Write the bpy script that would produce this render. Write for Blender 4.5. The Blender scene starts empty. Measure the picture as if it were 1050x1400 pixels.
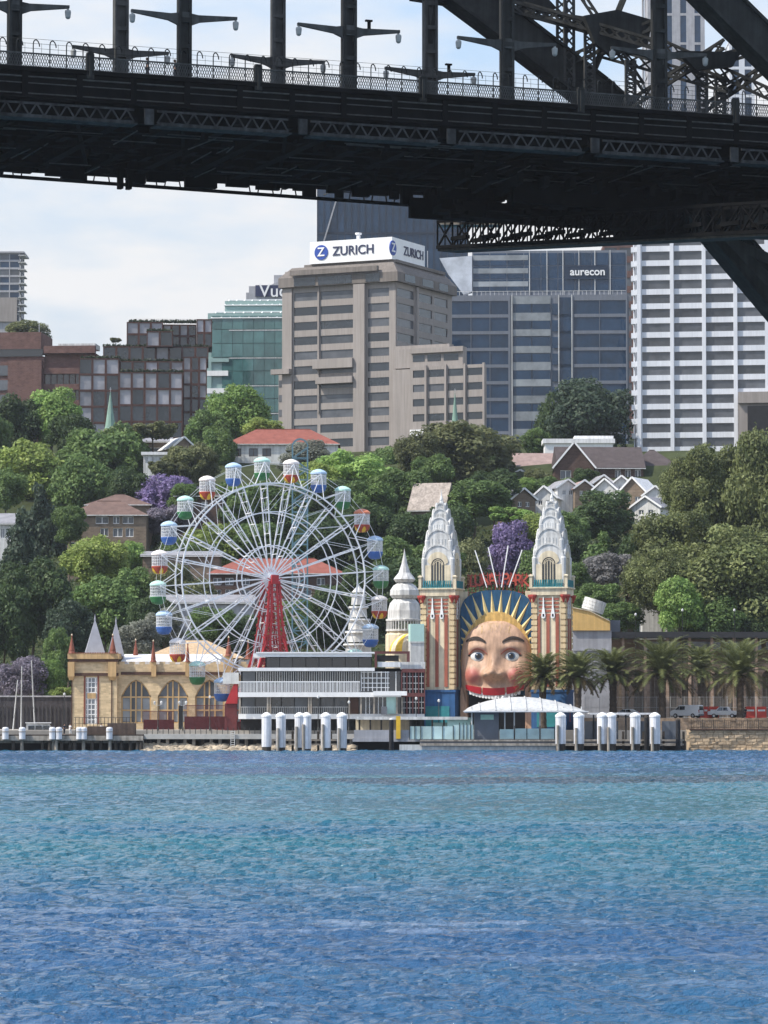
import bpy, bmesh, math, random
from mathutils import Vector, Matrix
R = math.radians
random.seed(11)
S = bpy.context.scene
COL = S.collection

# ---------------------------------------------------------------- camera
F = 4700.0
PITCH = math.atan(275 / F)
CAMH = 6.0
cam_d = bpy.data.cameras.new('camera')
cam = bpy.data.objects.new('camera', cam_d)
COL.objects.link(cam)
cam.location = (0, 0, CAMH)
cam.rotation_euler = (R(90) + PITCH, 0, 0)
cam_d.sensor_fit = 'VERTICAL'
cam_d.sensor_height = 36.0
cam_d.lens = 36.0 * F / 1400.0
cam_d.clip_start = 1.0
cam_d.clip_end = 12000
S.camera = cam

# ---------------------------------------------------------------- light
SUN_TO = Vector((-0.86, -0.30, 0)).normalized()
SUN_EL = R(50)
sun_dir = Vector((SUN_TO.x * math.cos(SUN_EL), SUN_TO.y * math.cos(SUN_EL), math.sin(SUN_EL)))
sd = bpy.data.lights.new('sun', 'SUN')
sd.energy = 3.3
sd.angle = R(0.5)
sd.color = (1.0, 0.93, 0.82)
sun = bpy.data.objects.new('sun', sd)
COL.objects.link(sun)
sun.rotation_euler = (-sun_dir).to_track_quat('-Z', 'Y').to_euler()
sun.location = (-200, 0, 400)

W = bpy.data.worlds.new('World')
S.world = W
W.use_nodes = True
nt = W.node_tree
nt.nodes.clear()
out = nt.nodes.new('ShaderNodeOutputWorld')
bg = nt.nodes.new('ShaderNodeBackground')
bg.inputs[1].default_value = 0.15
sky = nt.nodes.new('ShaderNodeTexSky')
sky.sky_type = 'NISHITA'
sky.sun_disc = False
sky.sun_elevation = SUN_EL
sky.sun_rotation = math.atan2(sun_dir.x, sun_dir.y)
sky.air_density = 1.0
sky.dust_density = 0.6
sky.ozone_density = 1.2
tc = nt.nodes.new('ShaderNodeTexCoord')
mp = nt.nodes.new('ShaderNodeMapping')
mp.inputs['Scale'].default_value = (1.0, 1.0, 3.2)
mp.inputs['Location'].default_value = (0.37, 0.1, 0.23)
nz = nt.nodes.new('ShaderNodeTexNoise')
nz.inputs['Scale'].default_value = 8.5
nz.inputs['Detail'].default_value = 9.0
nz.inputs['Roughness'].default_value = 0.55
rp = nt.nodes.new('ShaderNodeValToRGB')
rp.color_ramp.elements[0].position = 0.37
rp.color_ramp.elements[1].position = 0.57
mx = nt.nodes.new('ShaderNodeMixRGB')
# low cloud is grey white, higher cloud brighter
cc = nt.nodes.new('ShaderNodeMixRGB')
cc.inputs[1].default_value = (3.55, 3.56, 3.6, 1)
cc.inputs[2].default_value = (6.2, 6.3, 6.5, 1)
mr2 = nt.nodes.new('ShaderNodeMapRange')
mr2.inputs[1].default_value = 0.2
mr2.inputs[2].default_value = 0.5
base = nt.nodes.new('ShaderNodeMixRGB')
base.inputs[2].default_value = (1.95, 2.28, 2.72, 1)
mr3 = nt.nodes.new('ShaderNodeMapRange')
mr3.inputs[1].default_value = 0.1
mr3.inputs[2].default_value = 0.35
mr3.inputs[3].default_value = 0.85
mr3.inputs[4].default_value = 0.0
# clouds thin out high overhead: blue above, broken white low down
sp = nt.nodes.new('ShaderNodeSeparateXYZ')
mr = nt.nodes.new('ShaderNodeMapRange')
mr.inputs[1].default_value = 0.12
mr.inputs[2].default_value = 0.6
mr.inputs[3].default_value = 1.0
mr.inputs[4].default_value = 0.24
ml = nt.nodes.new('ShaderNodeMath')
ml.operation = 'MULTIPLY'
L = nt.links.new
L(tc.outputs['Generated'], mp.inputs[0])
L(mp.outputs[0], nz.inputs['Vector'])
L(nz.outputs['Fac'], rp.inputs[0])
L(tc.outputs['Generated'], sp.inputs[0])
L(sp.outputs['Z'], mr.inputs[0])
L(rp.outputs[0], ml.inputs[0])
L(mr.outputs[0], ml.inputs[1])
L(ml.outputs[0], mx.inputs[0])
L(sp.outputs['Z'], mr2.inputs[0])
L(mr2.outputs[0], cc.inputs[0])
L(cc.outputs[0], mx.inputs[2])
L(sp.outputs['Z'], mr3.inputs[0])
L(mr3.outputs[0], base.inputs[0])
L(sky.outputs[0], base.inputs[1])
L(base.outputs[0], mx.inputs[1])
L(mx.outputs[0], bg.inputs[0])
L(bg.outputs[0], out.inputs[0])

vs = S.view_settings
vs.view_transform = 'Standard'
vs.look = 'None'
vs.exposure = 0.80
vs.gamma = 1.0
vs.use_curve_mapping = False


# ---------------------------------------------------------------- helpers
def at(px, py, Y):
    """point of the photograph's pixel (1050 x 1400) at depth Y"""
    u = (px - 525) / F
    v = -(py - 700) / F
    c, s = math.cos(PITCH), math.sin(PITCH)
    d = Vector((u, c - v * s, s + v * c))
    return Vector((0, 0, CAMH)) + d * (Y / d.y)


def Xp(px, Y, py=800):
    return at(px, py, Y).x


def Zp(py, Y):
    return at(525, py, Y).z


def tag(o, label=None, cat=None, group=None, kind=None):
    if label: o['label'] = label
    if cat: o['category'] = cat
    if group: o['group'] = group
    if kind: o['kind'] = kind
    return o


def empty(name, loc, rz=0.0, label=None, cat=None, group=None):
    o = bpy.data.objects.new(name, None)
    o.empty_display_size = 0.5
    o.location = loc
    o.rotation_euler = (0, 0, rz)
    COL.objects.link(o)
    return tag(o, label, cat, group)


class MB:
    """collects shapes and links them as one mesh object"""
    def __init__(s):
        s.v = []; s.f = []; s.m = []; s.mi = 0; s.smooth = []; s.sm = False

    def add(s, vs, fs):
        b = len(s.v)
        s.v.extend([tuple(p) for p in vs])
        for f in fs:
            s.f.append([b + i for i in f]); s.m.append(s.mi); s.smooth.append(s.sm)
        return s

    def box(s, x0, x1, y0, y1, z0, z1):
        if x0 > x1: x0, x1 = x1, x0
        if y0 > y1: y0, y1 = y1, y0
        if z0 > z1: z0, z1 = z1, z0
        return s.add([(x0, y0, z0), (x1, y0, z0), (x1, y1, z0), (x0, y1, z0), (x0, y0, z1), (x1, y0, z1), (x1, y1, z1), (x0, y1, z1)],
                     [(3, 2, 1, 0), (4, 5, 6, 7), (0, 1, 5, 4), (1, 2, 6, 5), (2, 3, 7, 6), (3, 0, 4, 7)])

    def hexa(s, p):  # eight corners, bottom ring then top ring
        return s.add(p, [(3, 2, 1, 0), (4, 5, 6, 7), (0, 1, 5, 4), (1, 2, 6, 5), (2, 3, 7, 6), (3, 0, 4, 7)])

    def tbox(s, T, u0, u1, d0, d1, z0, z1):
        p = [T(u0, d0, z0), T(u1, d0, z0), T(u1, d1, z0), T(u0, d1, z0), T(u0, d0, z1), T(u1, d0, z1), T(u1, d1, z1), T(u0, d1, z1)]
        return s.hexa(p)

    def bar(s, p, q, w, h=None, up=(0, 0, 1)):
        p = Vector(p); q = Vector(q); h = h or w
        d = (q - p)
        if d.length < 1e-6: return s
        d.normalize()
        up = Vector(up)
        if abs(d.dot(up)) > 0.97: up = Vector((0, 1, 0)) if abs(d.y) < 0.9 else Vector((1, 0, 0))
        a = d.cross(up).normalized() * (w / 2)
        b = a.cross(d).normalized() * (h / 2)
        ring = [-a - b, a - b, a + b, -a + b]
        return s.add([p + r for r in ring] + [q + r for r in ring],
                     [(3, 2, 1, 0), (4, 5, 6, 7), (0, 1, 5, 4), (1, 2, 6, 5), (2, 3, 7, 6), (3, 0, 4, 7)])

    def tube(s, p, q, r0, r1=None, n=8):
        p = Vector(p); q = Vector(q); r1 = r0 if r1 is None else r1
        d = (q - p).normalized()
        up = Vector((0, 0, 1)) if abs(d.z) < 0.95 else Vector((1, 0, 0))
        a = d.cross(up).normalized(); b = a.cross(d)
        vs = []
        for c, r in ((p, r0), (q, r1)):
            for i in range(n):
                t = 2 * math.pi * i / n
                vs.append(c + a * (r * math.cos(t)) + b * (r * math.sin(t)))
        fs = [(i, (i + 1) % n, n + (i + 1) % n, n + i) for i in range(n)]
        fs += [tuple(range(n))[::-1], tuple(range(n, 2 * n))]
        return s.add(vs, fs)

    def path(s, pts, r, n=6):
        for a, b in zip(pts[:-1], pts[1:]): s.tube(a, b, r, r, n)
        return s

    def lathe(s, prof, c=(0, 0, 0), n=20, sq=None, rot=0.0):
        """prof: list of (radius, z)"""
        vs = []
        for r, z in prof:
            for i in range(n):
                t = 2 * math.pi * i / n + rot
                vs.append((c[0] + r * math.cos(t), c[1] + r * math.sin(t), c[2] + z))
        fs = []
        for k in range(len(prof) - 1):
            for i in range(n):
                j = (i + 1) % n
                fs.append((k * n + i, k * n + j, (k + 1) * n + j, (k + 1) * n + i))
        fs.append(tuple(range(n))[::-1])
        fs.append(tuple(range((len(prof) - 1) * n, len(prof) * n)))
        return s.add(vs, fs)

    def prism_xz(s, poly, y0, y1):
        """polygon in x, z extruded along y; poly counter-clockwise seen from -y"""
        n = len(poly)
        vs = [(x, y0, z) for x, z in poly] + [(x, y1, z) for x, z in poly]
        fs = [tuple(range(n)), tuple(range(2 * n - 1, n - 1, -1))]
        fs += [(i, i + n, (i + 1) % n + n, (i + 1) % n) for i in range(n)]
        return s.add(vs, fs)

    def prism_xy(s, poly, z0, z1):
        n = len(poly)
        vs = [(x, y, z0) for x, y in poly] + [(x, y, z1) for x, y in poly]
        fs = [tuple(range(n))[::-1], tuple(range(n, 2 * n))]
        fs += [(i, (i + 1) % n, (i + 1) % n + n, i + n) for i in range(n)]
        return s.add(vs, fs)

    def prism_yz(s, poly, x0, x1):
        n = len(poly)
        vs = [(x0, y, z) for y, z in poly] + [(x1, y, z) for y, z in poly]
        fs = [tuple(range(n))[::-1], tuple(range(n, 2 * n))]
        fs += [(i, (i + 1) % n, (i + 1) % n + n, i + n) for i in range(n)]
        return s.add(vs, fs)

    def build(s, name, mat, parent=None, loc=None, fixn=True):
        me = bpy.data.meshes.new(name)
        me.from_pydata(s.v, [], s.f)
        mats = mat if isinstance(mat, (list, tuple)) else [mat]
        for m in mats: me.materials.append(m)
        if len(mats) > 1: me.polygons.foreach_set('material_index', s.m)
        me.polygons.foreach_set('use_smooth', s.smooth)
        if fixn:
            bm = bmesh.new(); bm.from_mesh(me)
            bmesh.ops.recalc_face_normals(bm, faces=bm.faces[:])
            bm.to_mesh(me); bm.free()
        me.update()
        o = bpy.data.objects.new(name, me)
        COL.objects.link(o)
        if parent: o.parent = parent
        if loc: o.location = loc
        return o


def bevel(o, w=0.03, seg=2):
    m = o.modifiers.new('bevel', 'BEVEL'); m.width = w; m.segments = seg; m.limit_method = 'ANGLE'
    return o


def facing(ox, oy, dx, dy):
    """local facade frame: u along the wall, d outwards, z up"""
    l = math.hypot(dx, dy); dx /= l; dy /= l
    return lambda u, d, z: (ox + dx * u + dy * d, oy + dy * u - dx * d, z)


def wall_grid(mb, T, u0, u1, z0, z1, us, zs, d0=-0.35, d1=0.0):
    """a wall of real depth with openings us x zs left free"""
    zc = z0
    for za, zb in zs:
        if za > zc: mb.tbox(T, u0, u1, d0, d1, zc, za)
        uc = u0
        for ua, ub in us:
            if ua > uc: mb.tbox(T, uc, ua, d0, d1, za, zb)
            uc = ub
        if u1 > uc: mb.tbox(T, uc, u1, d0, d1, za, zb)
        zc = zb
    if z1 > zc: mb.tbox(T, u0, u1, d0, d1, zc, z1)


def panes(parent, T, us, zs, mat, name='window', d=-0.25, split=0, frame=None, fw=0.12, jitter=0.0):
    n = 0
    for za, zb in zs:
        for ua, ub in us:
            m = MB()
            j = random.uniform(-jitter, jitter)
            m.tbox(T, ua - 0.02, ub + 0.02, d - 0.08, d, za - 0.02, zb + 0.02)
            mm = mat if not isinstance(mat, (list, tuple)) else random.choice(mat)
            o = m.build(name, mm, parent)
            if frame:
                f = MB()
                k = max(1, split)
                for i in range(k + 1):
                    c = ua + (ub - ua) * i / k
                    f.tbox(T, c - fw / 2, c + fw / 2, d, d + 0.09, za, zb)
                f.tbox(T, ua, ub, d + 0.003, d + 0.087, za, za + fw)
                f.tbox(T, ua, ub, d + 0.003, d + 0.087, zb - fw, zb)
                f.build('frame', frame, o)
            n += 1
    return n


def arch_pts(cx, hw, zs, rise, n=10, pointed=False):
    pts = []
    for i in range(n + 1):
        t = math.pi * (1 - i / n)
        if pointed:
            x = math.cos(t)
            z = (1 - abs(x) ** 1.7) ** 0.85
        else:
            x, z = math.cos(t), math.sin(t)
        pts.append((cx + hw * x, zs + rise * z))
    return pts


def arch_wall(mb, T, u0, u1, z0, z1, ops, d0=-0.5, d1=0.0):
    """wall with arched openings; ops: (cx, half width, sill z, spring z, rise, pointed)"""
    edges = [u0]
    for a, b in zip(ops[:-1], ops[1:]): edges.append((a[0] + a[1] + b[0] - b[1]) / 2)
    edges.append(u1)
    for k, (cx, hw, zs, zsp, rise, ptd) in enumerate(ops):
        a, b = edges[k], edges[k + 1]
        if zs > z0: mb.tbox(T, a, b, d0, d1, z0, zs)
        mb.tbox(T, a, cx - hw, d0, d1, zs, z1)
        mb.tbox(T, cx + hw, b, d0, d1, zs, z1)
        P = arch_pts(cx, hw, zsp, rise, 12, ptd)
        for (xa, za), (xb, zb) in zip(P[:-1], P[1:]):
            mb.hexa([T(xa, d0, za), T(xb, d0, zb), T(xb, d1, zb), T(xa, d1, za), T(xa, d0, z1), T(xb, d0, z1), T(xb, d1, z1), T(xa, d1, z1)])


def arch_pane(T, cx, hw, zs, zsp, rise, ptd, d):
    P = [(cx - hw, zs), (cx + hw, zs)] + arch_pts(cx, hw, zsp, rise, 12, ptd)[::-1]
    m = MB()
    n = len(P)
    m.add([T(u, d, z) for u, z in P] + [T(u, d - 0.06, z) for u, z in P],
          [tuple(range(n)), tuple(range(2 * n - 1, n - 1, -1))] + [(i, i + n, (i + 1) % n + n, (i + 1) % n) for i in range(n)])
    return m


def text_obj(body, size, extrude, name, mat, parent, loc, rz=0.0, sx=1.0, bold=0.0, rx=R(90)):
    cu = bpy.data.curves.new(name, 'FONT')
    cu.body = body; cu.size = size; cu.extrude = extrude
    cu.align_x = 'CENTER'; cu.align_y = 'CENTER'; cu.offset = bold
    t = bpy.data.objects.new(name, cu)
    COL.objects.link(t)
    dg = bpy.context.evaluated_depsgraph_get()
    dg.update()
    me = bpy.data.meshes.new_from_object(t.evaluated_get(dg))
    bpy.data.objects.remove(t)
    me.materials.clear(); me.materials.append(mat)
    o = bpy.data.objects.new(name, me)
    COL.objects.link(o)
    o.parent = parent; o.location = loc; o.rotation_euler = (rx, 0, rz); o.scale = (sx, 1, 1)
    return o


def copy_tree(o, parent=None):
    c = o.copy(); COL.objects.link(c)
    if parent is not None: c.parent = parent
    for ch in list(o.children): copy_tree(ch, c)
    return c


# ---------------------------------------------------------------- materials
def mat(name, col, rough=0.8, var=0.15, scale=0.6, metal=0.0, spec=0.3, streak=0.0, bump=0.0, bscale=8.0, rnd=0.0, trans=0.0):
    m = bpy.data.materials.new(name)
    m.use_nodes = True
    t = m.node_tree; N = t.nodes; K = t.links.new
    b = N['Principled BSDF']
    b.inputs['Roughness'].default_value = rough
    b.inputs['Metallic'].default_value = metal
    b.inputs['Specular IOR Level'].default_value = spec
    tcn = N.new('ShaderNodeTexCoord')
    n1 = N.new('ShaderNodeTexNoise'); n1.inputs['Scale'].default_value = scale; n1.inputs['Detail'].default_value = 6
    n1.inputs['Roughness'].default_value = 0.62
    K(tcn.outputs['Object'], n1.inputs['Vector'])
    r = N.new('ShaderNodeMapRange')
    r.inputs[1].default_value = 0.3; r.inputs[2].default_value = 0.7
    r.inputs[3].default_value = 1 - var; r.inputs[4].default_value = 1 + var
    K(n1.outputs['Fac'], r.inputs[0])
    val = r.outputs[0]
    if streak > 0:   # rain streaks running down the wall
        mpn = N.new('ShaderNodeMapping'); mpn.inputs['Scale'].default_value = (1.6, 1.6, 0.07)
        n2 = N.new('ShaderNodeTexNoise'); n2.inputs['Scale'].default_value = 1.3; n2.inputs['Detail'].default_value = 5
        K(tcn.outputs['Object'], mpn.inputs[0]); K(mpn.outputs[0], n2.inputs['Vector'])
        r2 = N.new('ShaderNodeMapRange'); r2.inputs[1].default_value = 0.35; r2.inputs[2].default_value = 0.65
        r2.inputs[3].default_value = 1 - streak; r2.inputs[4].default_value = 1 + streak * 0.4
        K(n2.outputs['Fac'], r2.inputs[0])
        q = N.new('ShaderNodeMath'); q.operation = 'MULTIPLY'
        K(val, q.inputs[0]); K(r2.outputs[0], q.inputs[1]); val = q.outputs[0]
    if rnd > 0:
        oi = N.new('ShaderNodeObjectInfo')
        r3 = N.new('ShaderNodeMapRange'); r3.inputs[3].default_value = 1 - rnd; r3.inputs[4].default_value = 1 + rnd
        K(oi.outputs['Random'], r3.inputs[0])
        q = N.new('ShaderNodeMath'); q.operation = 'MULTIPLY'
        K(val, q.inputs[0]); K(r3.outputs[0], q.inputs[1]); val = q.outputs[0]
    mxn = N.new('ShaderNodeMixRGB'); mxn.blend_type = 'MULTIPLY'; mxn.inputs[0].default_value = 1
    mxn.inputs[1].default_value = (*col, 1)
    K(val, mxn.inputs[2])
    K(mxn.outputs[0], b.inputs['Base Color'])
    if bump > 0:
        nb = N.new('ShaderNodeTexNoise'); nb.inputs['Scale'].default_value = bscale; nb.inputs['Detail'].default_value = 4
        K(tcn.outputs['Object'], nb.inputs['Vector'])
        bp = N.new('ShaderNodeBump'); bp.inputs['Strength'].default_value = bump; bp.inputs['Distance'].default_value = 0.1
        K(nb.outputs['Fac'], bp.inputs['Height']); K(bp.outputs[0], b.inputs['Normal'])
    return m


def brick(name, col, mortar, scale=1.0, bw=0.5, rh=0.22):
    m = mat(name, col, 0.9, 0.2, 0.5, spec=0.15)
    t = m.node_tree; N = t.nodes; K = t.links.new
    tcn = N.new('ShaderNodeTexCoord')
    sp_ = N.new('ShaderNodeSeparateXYZ'); K(tcn.outputs['Object'], sp_.inputs[0])
    ad = N.new('ShaderNodeMath'); ad.operation = 'ADD'; K(sp_.outputs[0], ad.inputs[0]); K(sp_.outputs[1], ad.inputs[1])
    cb = N.new('ShaderNodeCombineXYZ'); K(ad.outputs[0], cb.inputs[0]); K(sp_.outputs[2], cb.inputs[1])
    bt = N.new('ShaderNodeTexBrick')
    bt.inputs['Scale'].default_value = scale
    bt.inputs['Brick Width'].default_value = bw; bt.inputs['Row Height'].default_value = rh
    bt.inputs['Mortar Size'].default_value = 0.015
    bt.inputs['Color1'].default_value = (*col, 1)
    bt.inputs['Color2'].default_value = (*[c * 0.72 for c in col], 1)
    bt.inputs['Mortar'].default_value = (*mortar, 1)
    K(cb.outputs[0], bt.inputs['Vector'])
    mul = [n for n in N if n.type == 'MIX_RGB'][0]
    K(bt.outputs['Color'], mul.inputs[1])
    return m


def tiles(name, col, scale=2.2):
    """roof covering with courses"""
    m = mat(name, col, 0.85, 0.22, 0.7, spec=0.15)
    t = m.node_tree; N = t.nodes; K = t.links.new
    tcn = N.new('ShaderNodeTexCoord')
    w = N.new('ShaderNodeTexWave'); w.bands_direction = 'Z'; w.inputs['Scale'].default_value = scale
    w.inputs['Distortion'].default_value = 1.2; w.inputs['Detail'].default_value = 2
    K(tcn.outputs['Object'], w.inputs['Vector'])
    bp = N.new('ShaderNodeBump'); bp.inputs['Strength'].default_value = 0.5; bp.inputs['Distance'].default_value = 0.08
    K(w.outputs['Fac'], bp.inputs['Height'])
    K(bp.outputs[0], N['Principled BSDF'].inputs['Normal'])
    return m


def glass(name, col, rough=0.06, wob=0.02, wscale=0.35, spec=0.9, rnd=0.35):
    m = mat(name, col, rough, 0.3, 0.25, spec=spec, rnd=rnd)
    t = m.node_tree; N = t.nodes; K = t.links.new
    tcn = N.new('ShaderNodeTexCoord')
    nb = N.new('ShaderNodeTexNoise'); nb.inputs['Scale'].default_value = wscale; nb.inputs['Detail'].default_value = 2
    K(tcn.outputs['Object'], nb.inputs['Vector'])
    bp = N.new('ShaderNodeBump'); bp.inputs['Strength'].default_value = wob; bp.inputs['Distance'].default_value = 1.0
    K(nb.outputs['Fac'], bp.inputs['Height'])
    K(bp.outputs[0], N['Principled BSDF'].inputs['Normal'])
    return m


def leafmat(name, col, col2, var=0.24):
    m = bpy.data.materials.new(name)
    m.use_nodes = True
    t = m.node_tree; N = t.nodes; K = t.links.new
    N.remove(N['Principled BSDF'])
    o = N['Material Output']
    geo = N.new('ShaderNodeTexCoord')
    n1 = N.new('ShaderNodeTexNoise'); n1.inputs['Scale'].default_value = 2.6; n1.inputs['Detail'].default_value = 7
    n1.inputs['Roughness'].default_value = 0.7
    K(geo.outputs['Object'], n1.inputs['Vector'])
    cr = N.new('ShaderNodeValToRGB')
    cr.color_ramp.elements[0].position = 0.36; cr.color_ramp.elements[0].color = (*col, 1)
    cr.color_ramp.elements[1].position = 0.66; cr.color_ramp.elements[1].color = (*col2, 1)
    K(n1.outputs['Fac'], cr.inputs[0])
    at_ = N.new('ShaderNodeAttribute'); at_.attribute_name = 'shade'
    oi = N.new('ShaderNodeObjectInfo')
    a = N.new('ShaderNodeMapRange'); a.inputs[3].default_value = 1 - var; a.inputs[4].default_value = 1 + var
    K(at_.outputs['Fac'], a.inputs[0])
    b = N.new('ShaderNodeMapRange'); b.inputs[3].default_value = 0.85; b.inputs[4].default_value = 1.15
    K(oi.outputs['Random'], b.inputs[0])
    q = N.new('ShaderNodeMath'); q.operation = 'MULTIPLY'
    K(a.outputs[0], q.inputs[0]); K(b.outputs[0], q.inputs[1])
    mxn = N.new('ShaderNodeMixRGB'); mxn.blend_type = 'MULTIPLY'; mxn.inputs[0].default_value = 1
    K(cr.outputs[0], mxn.inputs[1]); K(q.outputs[0], mxn.inputs[2])
    d = N.new('ShaderNodeBsdfPrincipled')
    d.inputs['Roughness'].default_value = 0.55; d.inputs['Specular IOR Level'].default_value = 0.25
    tr = N.new('ShaderNodeBsdfTranslucent')
    K(mxn.outputs[0], d.inputs['Base Color']); K(mxn.outputs[0], tr.inputs['Color'])
    ms = N.new('ShaderNodeMixShader'); ms.inputs[0].default_value = 0.36
    K(d.outputs[0], ms.inputs[1]); K(tr.outputs[0], ms.inputs[2]); K(ms.outputs[0], o.inputs[0])
    return m


M = {}
M['steel'] = mat('bridge grey paint', (0.033, 0.034, 0.033), 0.85, 0.35, 0.5, streak=0.3, spec=0.12)
M['steel_light'] = mat('bridge grey paint weathered and lit edges', (0.065, 0.066, 0.064), 0.8, 0.3, 0.8, streak=0.3, spec=0.15)
M['band'] = mat('blue grey floor band', (0.15, 0.165, 0.195), 0.7, 0.08, 0.4, streak=0.1)
M['lamp_grey'] = mat('grey lantern', (0.30, 0.31, 0.30), 0.5, 0.1, 2)
M['straw'] = mat('pale yellow render', (0.68, 0.44, 0.16), 0.7, 0.1, 0.6, streak=0.12)
M['steel_dark'] = mat('bridge grey with painted shade', (0.006, 0.006, 0.0062), 0.95, 0.5, 0.7, spec=0.04)  # bridge grey darkened, the shade on the underside is put into the colour
M['granite'] = mat('granite', (0.36, 0.36, 0.38), 0.85, 0.15, 0.4, streak=0.15)
M['beige'] = mat('beige precast', (0.295, 0.265, 0.245), 0.85, 0.08, 0.12, streak=0.14)
M['beige_dark'] = mat('brown precast', (0.17, 0.15, 0.135), 0.85, 0.12, 0.2, streak=0.2)
M['white_conc'] = mat('white precast', (0.64, 0.66, 0.70), 0.8, 0.06, 0.2, streak=0.08)
M['white'] = mat('white paint', (0.80, 0.80, 0.79), 0.5, 0.05, 0.5, streak=0.05)
M['offwhite'] = mat('weathered white paint', (0.62, 0.62, 0.60), 0.6, 0.14, 0.9, streak=0.25)
M['pile'] = mat('pile white sleeve', (0.72, 0.72, 0.74), 0.55, 0.10, 1.2, streak=0.3)
M['wheel_white'] = mat('wheel white paint', (0.88, 0.88, 0.88), 0.45, 0.03, 0.5)
M['timber'] = mat('wharf timber', (0.055, 0.045, 0.036), 0.9, 0.4, 1.2, streak=0.4)
M['timber_pale'] = mat('pale weathered timber', (0.34, 0.30, 0.25), 0.9, 0.3, 1.2, streak=0.35)
M['deck'] = mat('concrete deck', (0.46, 0.44, 0.40), 0.9, 0.15, 0.8)
M['yellow'] = brick('yellow painted brick', (0.68, 0.53, 0.33), (0.61, 0.47, 0.29), 1.0, 0.9, 0.3)
M['ochre'] = mat('ochre render', (0.53, 0.36, 0.18), 0.85, 0.12, 0.8, streak=0.2)
M['brown'] = mat('dark brown trim', (0.085, 0.045, 0.032), 0.8, 0.2, 1)
M['redbrown'] = mat('terracotta red', (0.235, 0.078, 0.05), 0.7, 0.2, 1, streak=0.2)
M['cream'] = mat('cream render', (0.62, 0.48, 0.29), 0.85, 0.1, 0.6, streak=0.18)
M['cream_pale'] = mat('pale cream render', (0.66, 0.57, 0.41), 0.85, 0.14, 0.6, streak=0.25)
M['silver'] = mat('silver grey painted metal', (0.58, 0.58, 0.565), 0.5, 0.12, 0.8, metal=0.0, spec=0.5, streak=0.28)
M['blue_base'] = mat('deep blue wall', (0.03, 0.10, 0.24), 0.6, 0.2, 0.8, streak=0.2)
M['teal'] = mat('teal paint', (0.03, 0.20, 0.23), 0.6, 0.2, 1)
M['panel_blue'] = mat('dark teal blue panel', (0.016, 0.075, 0.15), 0.6, 0.3, 0.5, streak=0.25)
M['gold'] = mat('golden yellow ray', (0.58, 0.36, 0.11), 0.6, 0.25, 1.2, streak=0.3)
M['gold_pale'] = mat('pale gold ray tip', (0.66, 0.52, 0.24), 0.6, 0.15, 1.2)
M['slate'] = mat('grey slate cone', (0.30, 0.31, 0.35), 0.6, 0.1, 1.2)
M['whiteroof'] = mat('white metal roof', (0.72, 0.72, 0.72), 0.6, 0.08, 0.4, streak=0.2)
M['redsteel'] = mat('red painted steel', (0.38, 0.03, 0.035), 0.5, 0.2, 1)
M['sign_red'] = mat('sign red', (0.36, 0.05, 0.04), 0.5, 0.2, 1)
M['blue_paint'] = mat('blue tub', (0.05, 0.13, 0.38), 0.5, 0.12, 1)
M['green_paint'] = mat('green tub', (0.04, 0.17, 0.06), 0.5, 0.12, 1)
M['red_paint'] = mat('red tub', (0.36, 0.06, 0.035), 0.5, 0.12, 1)
M['yellow_paint'] = mat('yellow petal', (0.75, 0.46, 0.04), 0.5, 0.12, 1)
M['roof_blue'] = mat('pale blue cap', (0.42, 0.57, 0.74), 0.5, 0.08, 1)
M['roof_green'] = mat('pale green cap', (0.46, 0.70, 0.62), 0.5, 0.08, 1)
M['roof_white'] = mat('white cap', (0.80, 0.74, 0.70), 0.5, 0.08, 1)
M['roof_orange'] = mat('orange cap', (0.66, 0.22, 0.12), 0.5, 0.08, 1)
M['mint'] = mat('mint panel', (0.45, 0.66, 0.60), 0.5, 0.06, 0.6)
M['grey_panel'] = mat('grey cladding', (0.13, 0.14, 0.16), 0.6, 0.12, 0.8)
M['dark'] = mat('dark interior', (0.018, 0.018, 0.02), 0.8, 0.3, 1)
M['darkroof'] = mat('dark roof edge', (0.03, 0.03, 0.033), 0.7, 0.2, 0.4)
M['maroon'] = mat('maroon fence', (0.12, 0.028, 0.03), 0.6, 0.2, 1.5)
M['brick_red'] = brick('red brown brick', (0.155, 0.085, 0.072), (0.2, 0.16, 0.15), 1.0, 0.9, 0.35)
M['brick_dark'] = brick('dark brown brick', (0.105, 0.068, 0.055), (0.13, 0.1, 0.09), 1.0, 0.9, 0.35)
M['brick_tan'] = brick('tan brick', (0.22, 0.17, 0.125), (0.24, 0.2, 0.17), 1.0, 0.9, 0.35)
M['viaduct'] = brick('viaduct brick', (0.40, 0.28, 0.20), (0.42, 0.33, 0.26), 1.0, 1.2, 0.4)
M['tile_red'] = tiles('terracotta tiles', (0.25, 0.09, 0.07))
M['tile_brown'] = tiles('brown tiles', (0.15, 0.10, 0.085))
M['tile_dark'] = tiles('dark tiles', (0.085, 0.07, 0.07))
M['tile_grey'] = tiles('grey slates', (0.25, 0.25, 0.27))
M['tile_pink'] = tiles('faded pink tiles', (0.30, 0.22, 0.20))
M['sandstone'] = mat('sandstone', (0.46, 0.35, 0.23), 0.95, 0.3, 0.5, bump=0.9, bscale=1.6)
M['copper'] = mat('verdigris copper', (0.21, 0.33, 0.27), 0.7, 0.15, 0.8, streak=0.3)
M['glass_dark'] = glass('dark window glass', (0.020, 0.024, 0.03))
M['glass_grey'] = glass('grey window glass', (0.075, 0.08, 0.09), rough=0.15, spec=0.6)
M['glass_green'] = glass('green curtain glass', (0.055, 0.13, 0.125), spec=0.8, rnd=0.25)
M['glass_blue'] = glass('blue curtain glass', (0.010, 0.032, 0.070), wob=0.06, rnd=0.2, spec=0.5)
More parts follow.
